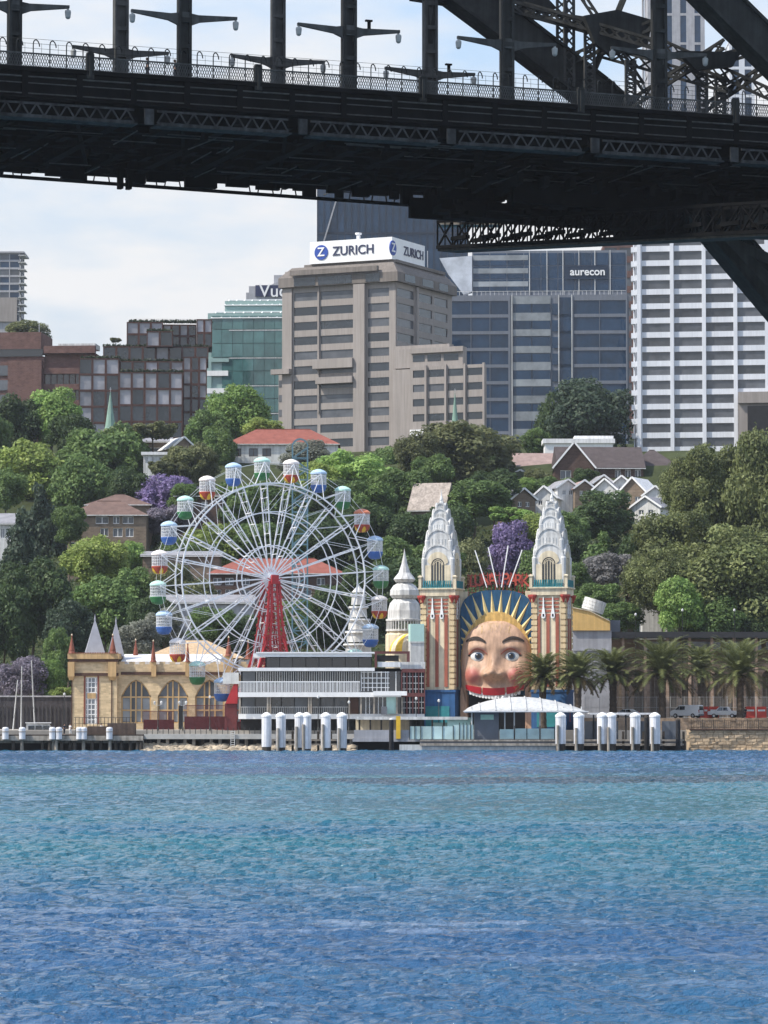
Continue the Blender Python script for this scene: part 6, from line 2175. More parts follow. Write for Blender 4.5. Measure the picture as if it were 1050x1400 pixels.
for t in angs:
    t = R(t)
    def lim(tt):
        dx, dz = math.cos(tt), math.sin(tt)
        best = 50
        if abs(dx) > 1e-4: best = min(best, (hw - 0.12) / abs(dx))
        # stay inside the curved top
        L_ = 1.0
        while L_ < best:
            x, z = L_ * dx, zc0 + L_ * dz
            if abs(x) >= hw: break
            zl = ez(840) + (ez(806.5) - ez(840)) * (1 - (abs(x) / hw) ** 2.7) ** 0.40
            if z > zl - 0.15: break
            L_ += 0.1
        return min(best, L_)
    dt = R(3.4)
    rb_ = lambda tt: 1 / math.sqrt((math.cos(tt) / ra1) ** 2 + (math.sin(tt) / rb1) ** 2) - 0.25
    tip = lim(t); base0 = rb_(t)
    if tip < base0 + 0.3: tip = base0 + 0.5
    dirv = (math.cos(t), math.sin(t)); nv = (-math.sin(t), math.cos(t)); hwid = 0.43
    m = MB()
    b0 = (dirv[0] * base0, zc0 + dirv[1] * base0); tp_ = (dirv[0] * tip, zc0 + dirv[1] * tip)
    L0 = (b0[0] - nv[0] * hwid, b0[1] - nv[1] * hwid); R0 = (b0[0] + nv[0] * hwid, b0[1] + nv[1] * hwid)
    m.add([(L0[0], -0.02, L0[1]), (R0[0], -0.02, R0[1]), (b0[0], -0.36, b0[1]), (tp_[0], -0.02, tp_[1])], [(0, 2, 3), (2, 1, 3), (0, 1, 2), (0, 3, 1)])
    m.build('ray', M['gold_pale'], bpn)
hr = MB()
for i in range(26):
    u = random.uniform(-0.5, 0.5); z0 = 0.1 + 0.88 * math.sqrt(max(0, 1 - (u / 1.0) ** 2)) * 0.98
    p = fpt(u, z0 - 0.02, 0.03); q = fpt(u * 0.96, z0 - random.uniform(0.08, 0.22), 0.03)
    hr.bar(p, q, 0.05, 0.05)
hr.build('fringe', M['ochre'], face)

# ---- the sign above the face, on a light frame
sx_ = Xp(682, EY + 1, 795)
M['ochre2'] = mat('sign letter face', (0.42, 0.07, 0.045), 0.5, 0.3, 1)
sign = empty('lettered_sign', (sx_, EY + 1.0, GZ), ERZ, 'red lettering sign on a steel frame above the blue headdress', 'sign')
m = MB()
for i in range(17):
    x = -5.4 + 10.8 * i / 16
    m.bar((x, 0.3, ez(816)), (x, 0.3, ez(784) + 0.25 * (1 - (x / 5.4) ** 2)), 0.1)
for z in (0.3, 1.8, 3.2): m.bar((-5.4, 0.3, ez(812) + z), (5.4, 0.3, ez(812) + z), 0.1)
for i in range(8): m.bar((-5.4 + i * 1.35, 0.4, ez(812)), (-5.4 + i * 1.35, 2.4, ez(812) - 1), 0.12)
m.bar((-5.4, 2.4, ez(812) - 1), (5.4, 2.4, ez(812) - 1), 0.15)
m.build('frame', M['sign_red'], sign)
for i, ch in enumerate('LUNA PARK'):
    if ch == ' ': continue
    x = -4.55 + i * 1.14
    zz = ez(796) + 0.5 * (1 - (x / 5) ** 2)
    o = text_obj(ch, 2.75, 0.12, 'letter', M['redbrown'], sign, (x, 0.05, zz), 0, 1.0, 0.05)
    text_obj(ch, 2.75, 0.1, 'letter_face', M['ochre2'], o, (0, 0, 0.06), 0, 1.0, 0.0, rx=0)
for (xa, xb, za, zb_) in ((648, 664, 752, 803), (666, 678, 748, 803), (693, 684, 746, 803), (712, 694, 752, 803)):
    m = MB(); m.bar((fu(xb) * 1.0, -0.8, ez(zb_)), (fu(xa) * 1.0, -0.8, ez(za)), 0.16); m.build('rod', M['white'], sign)
# link walls beside the sign (behind the face)
lk_ = empty('link_wall', (fx, EY + 0.9, GZ), ERZ, 'cream wall tying the two entrance towers together behind the face', 'wall')
m = MB(); m.box(-fu(735) , fu(735), 0, 1.0, 0, ez(818)); m.box(-hw, -hw + 1.3, -0.1, 1.2, ez(818), ez(808)); m.box(hw - 1.3, hw, -0.1, 1.2, ez(818), ez(808)); m.build('wall', M['cream_pale'], lk_)

# ---- silver minaret, yellow dome, mint block, striped stack
MY = 602
def mz(py): return Zp(py, MY) - GZ
Ms = MY / F
e = empty('minaret', (Xp(553, MY, 800), MY, GZ), 0, 'silver faceted minaret with stacked onion tiers left of the entrance tower', 'minaret')
S_ = lambda w: w * Ms
m = MB(); m.lathe([(S_(26), 0), (S_(26), mz(868)), (S_(24), mz(866)), (S_(24), mz(861))], (0, 0, 0), 10); m.build('drum', M['cream_pale'], e)
m = MB()
m.lathe([(S_(23), mz(846)), (S_(22.5), mz(835)), (S_(20), mz(825)), (S_(15), mz(819.5)), (S_(14), mz(818))], (0, 0, 0), 10)
m.lathe([(S_(16.5), mz(818)), (S_(20), mz(814)), (S_(19.5), mz(807)), (S_(15), mz(800.5)), (S_(9), mz(797)), (S_(9), mz(796))], (0, 0, 0), 10)
m.lathe([(S_(12), mz(796)), (S_(15), mz(792)), (S_(13), mz(789)), (S_(8), mz(783)), (S_(4), mz(771)), (S_(1.3), mz(757)), (0.02, mz(750))], (0, 0, 0), 10)
m.build('onion_tiers', M['silver'], e)
m = MB()
for i in range(36):
    t = 2 * math.pi * i / 36
    m.bar((S_(24) * math.cos(t), S_(24) * math.sin(t), mz(861)), (S_(24) * math.cos(t), S_(24) * math.sin(t), mz(848)), 0.25)
m.lathe([(S_(25.5), mz(849)), (S_(25.5), mz(846.5)), (S_(22), mz(846))], (0, 0, 0), 20)
m.lathe([(S_(25.5), mz(863)), (S_(25.5), mz(860.5)), (S_(22), mz(860.4))], (0, 0, 0), 20)
m.build('balustrade', M['offwhite'], e)
e = empty('dome_pavilion', (Xp(560, 590, 880), 590, GZ), 0, 'yellow and cream striped dome beside the mint green block', 'dome')
ym = M['yellow_paint']
m = MB(); r = 28 * 590 / F; m.mi = 0
zc_ = Zp(893, 590) - GZ; zh = Zp(866, 590) - Zp(893, 590)
for k in range(16):
    m.mi = k % 2
    t0, t1 = 2 * math.pi * k / 16, 2 * math.pi * (k + 1) / 16
    for j in range(8):
        a0, a1 = math.pi / 2 * j / 8, math.pi / 2 * (j + 1) / 8
        def q(t, a): return (r * math.cos(a) * math.cos(t), r * math.cos(a) * math.sin(t), zc_ + zh * math.sin(a))
        m.add([q(t0, a0), q(t1, a0), q(t1, a1), q(t0, a1)], [(0, 1, 2, 3)])
m.build('dome', [ym, M['cream_pale']], e, fixn=False)
m = MB(); m.lathe([(r, 0), (r, zc_)], (0, 0, 0), 24); m.build('drum', M['cream_pale'], e)
e = empty('mint_block', (Xp(571, 578, 870), 578, GZ), R(6), 'pale mint green box cladding between dome and left entrance tower', 'block')
m = MB(); w = 10 * 578 / F; m.box(-w, w * 0.9, 0, 3, Zp(877, 578) - GZ + 0.01, Zp(853, 578) - GZ); m.build('upper_box', M['mint'], e)
m = MB(); m.box(-w, w * 0.9, 0.05, 3, 0, Zp(877, 578) - GZ); m.box(-w - 0.05, w * 0.9 + 0.05, -0.05, 0.04, Zp(879, 578) - GZ, Zp(877, 578) - GZ); m.build('lower_box', M['offwhite'], e)
e = empty('tiered_stack', (Xp(490, 612, 850), 612, GZ), R(10), 'grey stepped pagoda like stack seen through the right side of the wheel', 'stack')
m = MB(); s_ = 612 / F
for k in range(5):
    za, zb_ = Zp(895 - k * 17, 612) - GZ, Zp(895 - k * 17 - 15, 612) - GZ
    r = (19 - k * 2.2) * s_
    m.lathe([(r * 1.0, za), (r * 0.92, zb_ - 0.5), (r * 1.15, zb_ - 0.3), (r * 1.1, zb_)], (0, 0, 0), 8, rot=0.39)
m.lathe([(9.5 * s_, Zp(810, 612) - GZ), (6 * s_, Zp(806, 612) - GZ), (0.1, Zp(800, 612) - GZ)], (0, 0, 0), 8); m.lathe([(19 * s_, 0), (19 * s_, Zp(895, 612) - GZ)], (0, 0, 0), 8, rot=0.39)
m.build('tiers', M['silver'], e)

# ---- yellow roofed building and grey tank right of the entrance
YY = 608; e = empty('yellow_roof_building', (Xp(806, YY, 860), YY, GZ), 0, 'low building with yellow fascia and pale grey wall right of the entrance', 'building')
q = lambda px: (px - 806) * YY / F
yz = lambda py: Zp(py, YY) - GZ
m = MB(); m.box(q(783), q(836), 0, 12, 0, yz(862)); m.box(q(784), q(832), -0.25, 0, yz(890), yz(888)); m.build('wall', M['granite'], e)
m = MB(); m.prism_xz([(q(781), yz(862)), (q(834), yz(862)), (q(834), yz(850)), (q(806), yz(836)), (q(781), yz(831))], -0.4, 12); m.build('fascia', M['straw'], e)
m = MB(); m.prism_xz([(q(781), yz(831)), (q(806), yz(836)), (q(834), yz(850)), (q(834), yz(849)), (q(806), yz(834.6)), (q(781), yz(829.6))], -0.6, 12.3); m.build('roof', M['cream_pale'], e)
for i in range(4):
    m = MB(); m.box(q(787 + i * 11), q(787 + i * 11 + 8), -0.12, 0.02, yz(900), yz(893)); m.build('window', M['glass_house'], e)
e = empty('tank', (Xp(812, 622, 826), 622, GZ), 0, 'tilted grey drum on a stand above the yellow roof', 'tank')
zc_ = Zp(828, 622) - GZ; d = Vector((0.94, 0, -0.30)).normalized(); up = Vector((0.30, 0, 0.94))
m = MB(); m.tube(Vector((0, 0, zc_)) - up * 1.1, Vector((0, 0, zc_)) + up * 1.1, 2.0, 2.05, 20)
for k in (-0.6, 0, 0.6): m.tube(Vector((0, 0, zc_)) + up * (k - 0.06), Vector((0, 0, zc_)) + up * (k + 0.06), 2.1, 2.1, 20)
m.build('drum', M['silver'], e)
m = MB()
for sx in (-1.2, 1.2): m.bar((sx, 0, 0), (sx, 0, zc_ - 1.2), 0.25)
m.build('stand', M['grey_panel'], e)

# ================================================================ LONG DARK ROOFED SHED WITH COLONNADE
SY = 622
e = empty('colonnade_shed', (Xp(815, SY, 900), SY, GZ), R(0), 'long dark flat roofed shed with brick colonnade behind the palms', 'shed')
q = lambda px: (px - 815) * SY / F
yz = lambda py: Zp(py, SY) - GZ
m = MB(); m.box(q(811), q(1180), -4, 14, yz(871), yz(865)); m.box(q(812), q(1180), -4.2, -4.0, yz(872.5), yz(864.5)); m.build('roof', M['darkroof'], e)
m = MB()
ops = []
x = q(830)
while x < q(1160):
    ops.append((x, 1.0, 0.2, yz(925), 1.1, False)); x += 2.9
arch_wall(m, facing(0, 0, 1, 0), q(822), q(1165), 0, yz(905), ops, -0.8, 0)
m.box(q(822), q(1165), 6, 6.4, 0, yz(873))
m.build('arcade', M['viaduct'], e)
m = MB(); m.box(q(823), q(1165), 2.4, 2.6, 0.1, yz(915)); m.build('back_wall', M['brick_tan'], e)
for i in range(13):
    m = MB(); a = q(818) + i * 4.0; m.box(a, a + 0.5, -3.3, -2.8, 0, yz(871) - 0.01); m.box(a - 0.2, a + 0.7, -3.5, -2.6, 0, 1.0); m.build('column', M['viaduct'] if i else M['cream_pale'], e)
for i in range(5):
    m = MB(); a = q(880) + i * 7.4; m.box(a, a + 6.6, 1.0, 1.2, yz(888), yz(877)); m.build('clerestory', M['glass_house'] if i % 2 else M['glass_pale'], e)
m = MB()
for i in range(60): m.tube((q(824) + i * 0.72, -0.25, 0), (q(824) + i * 0.72, -0.25, yz(926)), 0.045, 0.045, 5)
m.build('bars', M['timber_pale'], e)
m = MB(); m.box(q(816), q(832), -2, 4, yz(865) + 0.01, yz(846)); m.box(q(832) + .01, q(848), 0, 4, yz(865) + 0.01, yz(848)); m.build('rooftop_box', M['grey_panel'], e)

# ================================================================ GLASS PAVILION
PY = 558
pav = empty('glass_pavilion', (Xp(325, PY, 950), PY, GZ), 0, 'long two storey white and glass pavilion with balcony railing in front of the big wheel', 'pavilion')
q = lambda px: (px - 325) * PY / F
yz = lambda py: Zp(py, PY) - GZ
m = MB()
m.box(q(326), q(580), -0.2, 8, yz(983), yz(976)); m.box(q(326), q(548), -1.2, 8, yz(953), yz(946.5)); m.box(q(510), q(556), -1.6, -1.21, yz(951), yz(945))
m.box(q(326), q(512), -1.2, 8, yz(917.5), yz(913)); m.box(q(346), q(508), -0.6, 8, yz(898), yz(893.5)); m.box(q(350), q(512), -0.9, 7.5, yz(893.4), yz(891.5))
m.build('slab', M['white'], pav)
m = MB(); m.box(q(328), q(580), 3, 7.8, 0, yz(913.2)); m.box(q(362), q(508), 2, 7.3, yz(913), yz(898.1)); m.build('core', M['dark'], pav)
for i in range(10):
    a, b = q(331 + i * 18), q(331 + i * 18 + 17)
    m = MB(); m.box(a, b, 2.6, 2.9, yz(945), yz(918)); m.build('upper_window', M['glass_dark'] if i % 3 else M['glass_house'], pav)
    m = MB(); m.box(a, b, 0.9, 1.1, yz(975.5), yz(954)); m.build('lower_window', M['glass_dark'] if i % 4 else M['glass_house'], pav)
for i in range(8):
    a, b = q(364 + i * 18), q(364 + i * 18 + 17.3)
    m = MB(); m.box(a, b, 1.6, 1.9, yz(912), yz(899)); m.build('clerestory', M['glass_dark'], pav)
m = MB()
for i in range(86):
    a = q(327 + i * 1.92); m.box(a, a + 0.09, -1.1, -1.02, yz(946.4), yz(933) if i % 1 == 0 else 0)
m.box(q(326), q(492), -1.13, -0.99, yz(933), yz(931.5))
m.build('railing', M['white'], pav)
m = MB()
for i in range(46):
    a = q(350 + i * 3.15)
    m.box(a, a + 0.10, 1.6, 1.75, yz(946), yz(918))
m.build('fin', M['white'], pav)
m = MB()
for i in range(60):
    a = q(330 + i * 2.6); m.box(a, a + 0.05, -0.1, -0.04, yz(976), yz(967))
m.box(q(328), q(486), -0.12, -0.02, yz(967), yz(966.3)); m.build('lower_railing', M['silver'], pav)
for px in (327, 365, 368.5, 421, 424, 476, 492, 510, 541, 548):
    m = MB(); m.box(q(px), q(px) + 0.28, -0.9, -0.6, yz(976), yz(953)); m.build('column', M['timber_pale'], pav)
m = MB(); m.box(q(478), q(490), -0.3, 2.5, yz(976), yz(953)); m.build('door_bay', M['brown'], pav)
# right hand bays with gridded white glazing and red framed corner
gz_ = MB()
for px in (494, 497.5, 503, 509, 515, 521, 527, 530, 541): gz_.box(q(px) - 0.06, q(px) + 0.06, -0.1, 0.02, yz(945), yz(918))
for py in (919, 927, 934, 940): gz_.box(q(494), q(532), -0.11, 0.03, yz(py) - 0.06, yz(py) + 0.06)
for px in (500, 505, 511, 517, 523, 529, 536): gz_.box(q(px) - 0.06, q(px) + 0.06, -0.1, 0.02, yz(976), yz(953))
gz_.build('white_glazing_bars', M['white'], pav)
m = MB(); m.box(q(493), q(547), 0.1, 0.3, yz(976), yz(918)); m.build('bay_glass', M['glass_dark'], pav)
m = MB(); m.box(q(528), q(541), -0.6, 0.05, yz(976), yz(953)); m.build('mint_panel', M['mint'], pav)
rd = MB()
for px in (549, 556, 564, 572, 580): rd.box(q(px) - 0.1, q(px) + 0.1, -0.4, -0.2, yz(976), yz(917))
for py in (917, 950): rd.box(q(549), q(581), -0.5, -0.1, yz(py) - 0.3, yz(py) + 0.3)
rd.box(q(512), q(560), -0.9, -0.5, yz(894), yz(890.5)); rd.box(q(512), q(515), -0.9, -0.5, yz(913), yz(894)); rd.box(q(556), q(560), -0.9, -0.5, yz(905), yz(894))
rd.build('red_frame', mat('dull red frame', (0.13, 0.045, 0.042), 0.6, 0.2, 1), pav)
wf = MB()
for py in (925, 934, 942, 960, 968): wf.box(q(549), q(581), -0.3, -0.22, yz(py) - 0.05, yz(py) + 0.05)
for px in (552, 560, 568, 576): wf.box(q(px) - 0.04, q(px) + 0.04, -0.3, -0.22, yz(976), yz(919))
wf.build('corner_glazing_bars', M['silver'], pav)
m = MB(); m.box(q(516), q(547), -0.6, 4, yz(912), yz(905)); m.build('plant_box', M['whiteroof'], pav)
m = MB(); m.box(q(547), q(581), 0.1, 3, yz(915), yz(905)); m.build('rear_parapet', M['offwhite'], pav)
m = MB(); m.box(q(521), q(529), -2, -1.2, yz(977), yz(966)); m.build('bin_cabinet', M['grey_panel'], pav)
m = MB(); m.box(q(515), q(545), 0.31, 0.35, yz(904), yz(896)); m.build('dark_opening', M['dark'], pav)

# ================================================================ WATERFRONT
# left timber wharf, its deck and every pile
WY = 548
wz = lambda py: Zp(py, WY)
wx = lambda px: Xp(px, WY, 1010)
e = empty('timber_wharf', (wx(95), WY, 0), 0, 'dark timber wharf on piles at the left under the yellow hall', 'wharf')
ox = wx(95)
m = MB(); m.box(wx(-60) - ox, wx(196) - ox, 0, 22, wz(1010), wz(1004.5)); m.build('deck', M['timber'], e)
m = MB(); m.box(wx(-60) - ox, wx(196) - ox, -0.3, 0, wz(1012.5), wz(1006)); m.box(wx(-60) - ox, wx(196) - ox, 1, 1.5, wz(1016), wz(1012.6)); m.build('beam', M['timber_pale'], e)
for px in (-10, 18, 30, 58, 68, 72, 77, 84, 96, 102, 114, 126, 138, 150, 158, 166, 178, 188, 193):
    m = MB(); j = random.uniform(0, 0.6); m.tube((wx(px) - ox, j, -2), (wx(px) - ox, j, wz(1009)), 0.32, 0.27, 10)
    m.build('pile', M['timber_pale'] if px in (30, 72, 77, 114, 150) else M['timber'], e)
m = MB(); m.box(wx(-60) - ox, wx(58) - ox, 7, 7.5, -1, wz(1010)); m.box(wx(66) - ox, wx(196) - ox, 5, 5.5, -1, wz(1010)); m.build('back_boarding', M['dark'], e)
m = MB(); m.box(wx(146) - ox, wx(184) - ox, 1.0, 3.5, wz(1004.4), wz(989)); m.box(wx(118) - ox, wx(145) - ox, 1.6, 3, wz(1004.4), wz(993)); m.build('gangway_box', mat('wharf brown boarding', (0.10, 0.07, 0.055), 0.9, 0.3, 1, streak=.3), e)
m = MB()
for px in range(100, 182, 5): m.tube((wx(px) - ox, 4, wz(1004)), (wx(px) - ox, 4, wz(981)), 0.05, 0.05, 5)
for py in (981, 989, 996): m.tube((wx(98) - ox, 4, wz(py)), (wx(182) - ox, 4, wz(py)), 0.04, 0.04, 5)
m.build('railing', M['steel_light'], e)
lst = [(8, 'white panelled fender bollard at the far left of the timber wharf'), (31, 'white dome topped bollard left of the motor cruiser'), (72, 'white twin bollard on the wharf left of the yellow hall'),
       (81, 'white bollard on the wharf corner nearest the hall'), (109, 'small white bollard under the tall hall window'), (115, 'small grey bollard beside the wharf steps'), (150, 'cream bollard at the end of the wharf')]
bol = None
for px, lab in lst:
    e = empty('bollard', (wx(px), WY - 0.6, wz(1008)), 0, lab, 'bollard', 'white bollards on the timber wharf')
    h = wz(994) - wz(1008)
    m = MB(); m.lathe([(0.50, -0.3), (0.52, h * 0.85), (0.42, h * 0.97), (0.15, h)], (0, 0, 0), 12); m.build('post', M['pile'], e)
    m = MB(); m.lathe([(0.56, h * 0.5), (0.56, h * 0.58)], (0, 0, 0), 12); m.build('band', M['timber_pale'], e)

# concrete promenade in front of hall and pavilion
e = empty('promenade_deck', (wx(280), WY, 0), 0, 'pale concrete promenade on short piles above the rocks, under the big wheel', 'deck')
ox = wx(280)
m = MB(); m.box(wx(196.5) - ox, wx(484) - ox, 1, 14, wz(1009), wz(1004)); m.box(wx(196.5) - ox, wx(484) - ox, 0.8, 0.999, wz(1010.5), wz(1003.6)); m.build('slab', M['deck'], e)
for i in range(24):
    m = MB(); x = wx(202 + i * 12) - ox; m.box(x, x + 0.5, 1.6, 2.1, -1, wz(1009) - 0.01); m.build('pile', M['timber_pale'] if i % 3 else M['timber'], e)
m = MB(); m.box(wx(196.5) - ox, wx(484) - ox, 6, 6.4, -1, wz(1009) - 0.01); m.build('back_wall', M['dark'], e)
m = MB()
for i in range(38): m.tube((wx(200 + i * 7.4) - ox, 1.3, wz(1004)), (wx(200 + i * 7.4) - ox, 1.3, wz(995)), 0.06, 0.06, 5)
m.build('edge_post', M['steel_light'], e)
m = MB()
x = wx(318) - ox
for sx in (-0.3, 0.3): m.tube((x + sx, 0.6, 0.2), (x + sx, 0.6, wz(1000)), 0.05, 0.05, 5)
for k in range(9): m.tube((x - 0.3, 0.6, 0.3 + k * 0.35), (x + 0.3, 0.6, 0.3 + k * 0.35), 0.04, 0.04, 5)
m.build('ladder', M['silver'], e)

# rock revetment below: many boulders, one mass
m = MB(); rr = random.Random(8)
for i in range(420):
    px = rr.uniform(192, 484); t = rr.random()
    c = Vector((wx(px), WY - 0.4 + t * 2.4, -0.25 + t * 1.15)); r = rr.uniform(0.3, 0.75)
    n0 = len(m.v)
    vs = []
    for k in range(12):
        ph = (1 + 5 ** .5) / 2
    ico = [(-1, ph, 0), (1, ph, 0), (-1, -ph, 0), (1, -ph, 0), (0, -1, ph), (0, 1, ph), (0, -1, -ph), (0, 1, -ph), (ph, 0, -1), (ph, 0, 1), (-ph, 0, -1), (-ph, 0, 1)]
    fcs = [(0, 11, 5), (0, 5, 1), (0, 1, 7), (0, 7, 10), (0, 10, 11), (1, 5, 9), (5, 11, 4), (11, 10, 2), (10, 7, 6), (7, 1, 8), (3, 9, 4), (3, 4, 2), (3, 2, 6), (3, 6, 8), (3, 8, 9), (4, 9, 5), (2, 4, 11), (6, 2, 10), (8, 6, 7), (9, 8, 1)]
    ax = Vector((rr.uniform(.8, 1.5), rr.uniform(.7, 1.2), rr.uniform(.5, .9)))
    m.add([c + Vector((p[0] * ax.x, p[1] * ax.y, p[2] * ax.z)) * r * 0.55 * rr.uniform(0.8, 1.15) for p in ico], fcs)
o = m.build('rock_revetment', mat('sea wall rocks', (0.38, 0.32, 0.24), 0.95, 0.45, 0.6, bump=0.6, bscale=2))
tag(o, 'tumbled tan rocks along the waterline below the promenade', 'rocks', kind='stuff')

# right sandstone sea wall with railing
RY = 553
rx_ = lambda px: Xp(px, RY, 1005)
rz_ = lambda py: Zp(py, RY)
e = empty('sea_wall', (rx_(1000), RY, 0), 0, 'rough sandstone sea wall topped by an iron railing at the right', 'wall')
ox = rx_(1000)
m = MB(); rr = random.Random(21)
m.box(rx_(944) - ox, rx_(1130) - ox, 0.3, 8, -2, rz_(998))
z = -0.4; row = 0
while z < rz_(999) - 0.1:
    h = rr.uniform(0.42, 0.6); x = rx_(943) - ox - rr.random()
    h = min(h, rz_(998.5) - z)
    while x < rx_(1130) - ox:
        w = rr.uniform(0.7, 1.7); d = rr.uniform(-0.10, 0.16)
        b = [(x + .04, d, z + .03), (x + w - .04, d + rr.uniform(-.08, .08), z + .03), (x + w - .04, 0.4, z + .03), (x + .04, 0.4, z + .03),
             (x + .04, d + rr.uniform(-.08, .12), z + h - .03), (x + w - .04, d + rr.uniform(-.08, .12), z + h - .03), (x + w - .04, 0.4, z + h - .03), (x + .04, 0.4, z + h - .03)]
        m.hexa(b); x += w
    z += h
m.build('masonry', M['sandstone'], e)
m = MB(); m.box(rx_(943) - ox, rx_(1130) - ox, -0.25, 1.2, rz_(998) , rz_(996.5)); m.build('coping', M['brown'], e)
m = MB()
for i in range(150):
    x = rx_(945) - ox + i * 0.3
    if i % 6 == 0: m.tube((x, 0, rz_(997)), (x, 0, rz_(983.5)), 0.07, 0.07, 6)
    else: m.tube((x, 0, rz_(996)), (x, 0, rz_(985)), 0.03, 0.03, 5)
for py in (985.5, 994): m.tube((rx_(945) - ox, 0, rz_(py)), (rx_(1130) - ox, 0, rz_(py)), 0.045, 0.045, 5)
m.build('railing', M['timber'], e)
# green-white foam of rock ledge at its foot
m = MB(); rr = random.Random(9)
for i in range(130):
    px = rr.uniform(946, 1075); c = Vector((rx_(px), RY - 0.9 + rr.uniform(-.5, .5), 0.0)); r = rr.uniform(0.15, 0.4)
    m.add([c + Vector((p[0] * 1.3, p[1], p[2] * 0.5)) * r * 0.5 for p in ico], fcs)
o = m.build('rock_ledge', M['sandstone']); tag(o, 'low broken rocks at the foot of the sandstone wall', 'rocks', kind='stuff')

# ---- ferry wharf: pontoon, canopy, kiosk, glass rails, upper walkway
FY = 548
gx = lambda px: Xp(px, FY, 1000)
gz2 = lambda py: Zp(py, FY)
fw = empty('ferry_wharf', (gx(690), FY, 0), 0, 'ferry wharf with curved white canopy, kiosk and glass rails in front of the face', 'wharf')
ox = gx(690)
m = MB(); m.box(gx(574) - ox, gx(935) - ox, -1, 8, gz2(1017), gz2(1011.5)); m.build('deck', M['grey_panel'], fw)
m = MB(); m.box(gx(574) - ox, gx(935) - ox, -1.3, -1.01, gz2(1019.5), gz2(1016)); m.box(gx(574) - ox, gx(935) - ox, -1.2, -1.02, gz2(1013.5), gz2(1011.4)); m.build('fender_beam', M['timber_pale'], fw)
m = MB(); m.box(gx(576) - ox, gx(760) - ox, -0.7, 7, -0.6, gz2(1017) - .01); m.build('pontoon', M['offwhite'], fw)
m = MB(); m.box(gx(470) - ox, gx(940) - ox, 3, 8, -1, gz2(1013)); m.build('under_deck_shade', M['dark'], fw)  # dark box put in for the shade under the wharf deck
m = MB(); m.box(gx(482) - ox, gx(575) - ox, -0.4, 8, gz2(1014), gz2(1009)); m.box(gx(484) - ox, gx(575) - ox, -0.3, 0, gz2(1009), gz2(998)); m.build('gangway', M['granite'], fw)
m = MB(); m.box(gx(546) - ox, gx(577) - ox, -0.9, -0.3, 0.05, gz2(1018)); m.build('float', M['offwhite'], fw)
# canopy: shallow vault
m = MB(); m.sm = True
n = 24; y0, y1 = -2.2, 9
cx0, cx1 = gx(635) - ox, gx(803) - ox
for i in range(n + 1):
    t = i / n; x = cx0 + (cx1 - cx0) * t
    s = math.sin(math.pi * min(1, (t * 1.0)) ** 0.9)
    zc = gz2(972.5) + (gz2(953.5) - gz2(972.5)) * (s ** 0.8) * 1.05
    for k in range(7):
        f = k / 6
        m.v.append((x, y0 + (y1 - y0) * f, gz2(972.5) + (zc - gz2(972.5)) * (0.03 + 0.97 * math.sin(math.pi * (0.5 * min(1, f * 1.6))))))
for i in range(n):
    for k in range(6):
        a = i * 7 + k
        m.f.append([a, a + 1, a + 8, a + 7]); m.m.append(0); m.smooth.append(True)
co = m.build('canopy', mat('canopy membrane', (0.52, 0.53, 0.53), 0.5, 0.1, 0.5, streak=0.2), fw)
sm_ = co.modifiers.new('thick', 'SOLIDIFY'); sm_.thickness = 0.25
m = MB()
for i in range(3, n - 1, 3):      # seams of the membrane
    for k in range(5):
        p, q_ = co.data.vertices[i * 7 + k].co, co.data.vertices[i * 7 + k + 1].co
        m.bar(p + Vector((0, 0, 0.12)), q_ + Vector((0, 0, 0.12)), 0.1, 0.1)
m.build('seam', M['silver'], co)
m = MB()
m.box(cx0 - 0.1, cx1 + 0.1, y0 - 0.1, y0 + 0.05, gz2(973.5), gz2(972)); m.build('canopy_edge', M['whiteroof'], fw)
for px in (645, 690, 703, 738, 770, 795):
    m = MB(); m.tube((gx(px) - ox, -0.4, gz2(1011.5)), (gx(px) - ox, -0.4, gz2(966)), 0.11, 0.11, 8); m.build('column', M['silver'], fw)
m = MB(); m.box(gx(648.5) - ox, gx(682) - ox, -0.2, 3, gz2(1011.4), gz2(972.5)); ko = m.build('kiosk', M['grey_panel'], fw)
m = MB(); m.box(gx(657) - ox, gx(675) - ox, -0.26, -0.2, gz2(984), gz2(977)); m.build('screen_panel', mat('pale green notice', (0.40, 0.62, 0.50), 0.5, 0.1, 2), ko)
for a, b, py in ((560, 590, 993), (591, 619, 993), (620, 647, 991), (683, 702, 997), (704, 737, 996), (739, 758, 996)):
    m = MB(); m.box(gx(a) - ox, gx(b) - ox, -0.75, -0.69, gz2(1010.5), gz2(py)); m.build('glass_rail', M['glass_rail'], fw)
m = MB()
for px in (560, 567, 575, 590.5, 605, 619.5, 628, 633, 638, 643, 703, 720, 738, 758): m.box(gx(px) - ox - .05, gx(px) - ox + .05, -0.85, -0.76, gz2(1011.4), gz2(988 if 625 < px < 645 else 992))
m.build('rail_post', M['steel'], fw)
m = MB(); m.box(gx(612) - ox, gx(647) - ox, 2.0, 2.2, gz2(1011), gz2(981)); m.box(gx(590) - ox, gx(612) - ox, 3, 3.2, gz2(1011), gz2(988)); m.build('mint_screen', M['mint'], fw)
m = MB(); m.box(gx(486) - ox, gx(640) - ox, 1.5, 6, gz2(984), gz2(980)); m.build('walkway_roof', M['offwhite'], fw)
for px in (490, 505, 520, 560, 575, 590, 606):
    m = MB(); m.box(gx(px) - ox, gx(px) - ox + 0.3, 2, 2.3, gz2(1011), gz2(984.1)); m.build('walkway_post', M['timber'], fw)
m = MB(); m.box(gx(486) - ox, gx(560) - ox, 5, 5.3, gz2(1010), gz2(984.1)); m.build('walkway_wall', M['cream_pale'], fw)
m = MB(); m.box(gx(541.5) - ox, gx(547.5) - ox, -0.8, -0.4, gz2(1010), gz2(979)); m.build('yellow_gate', M['yellow_paint'], fw)
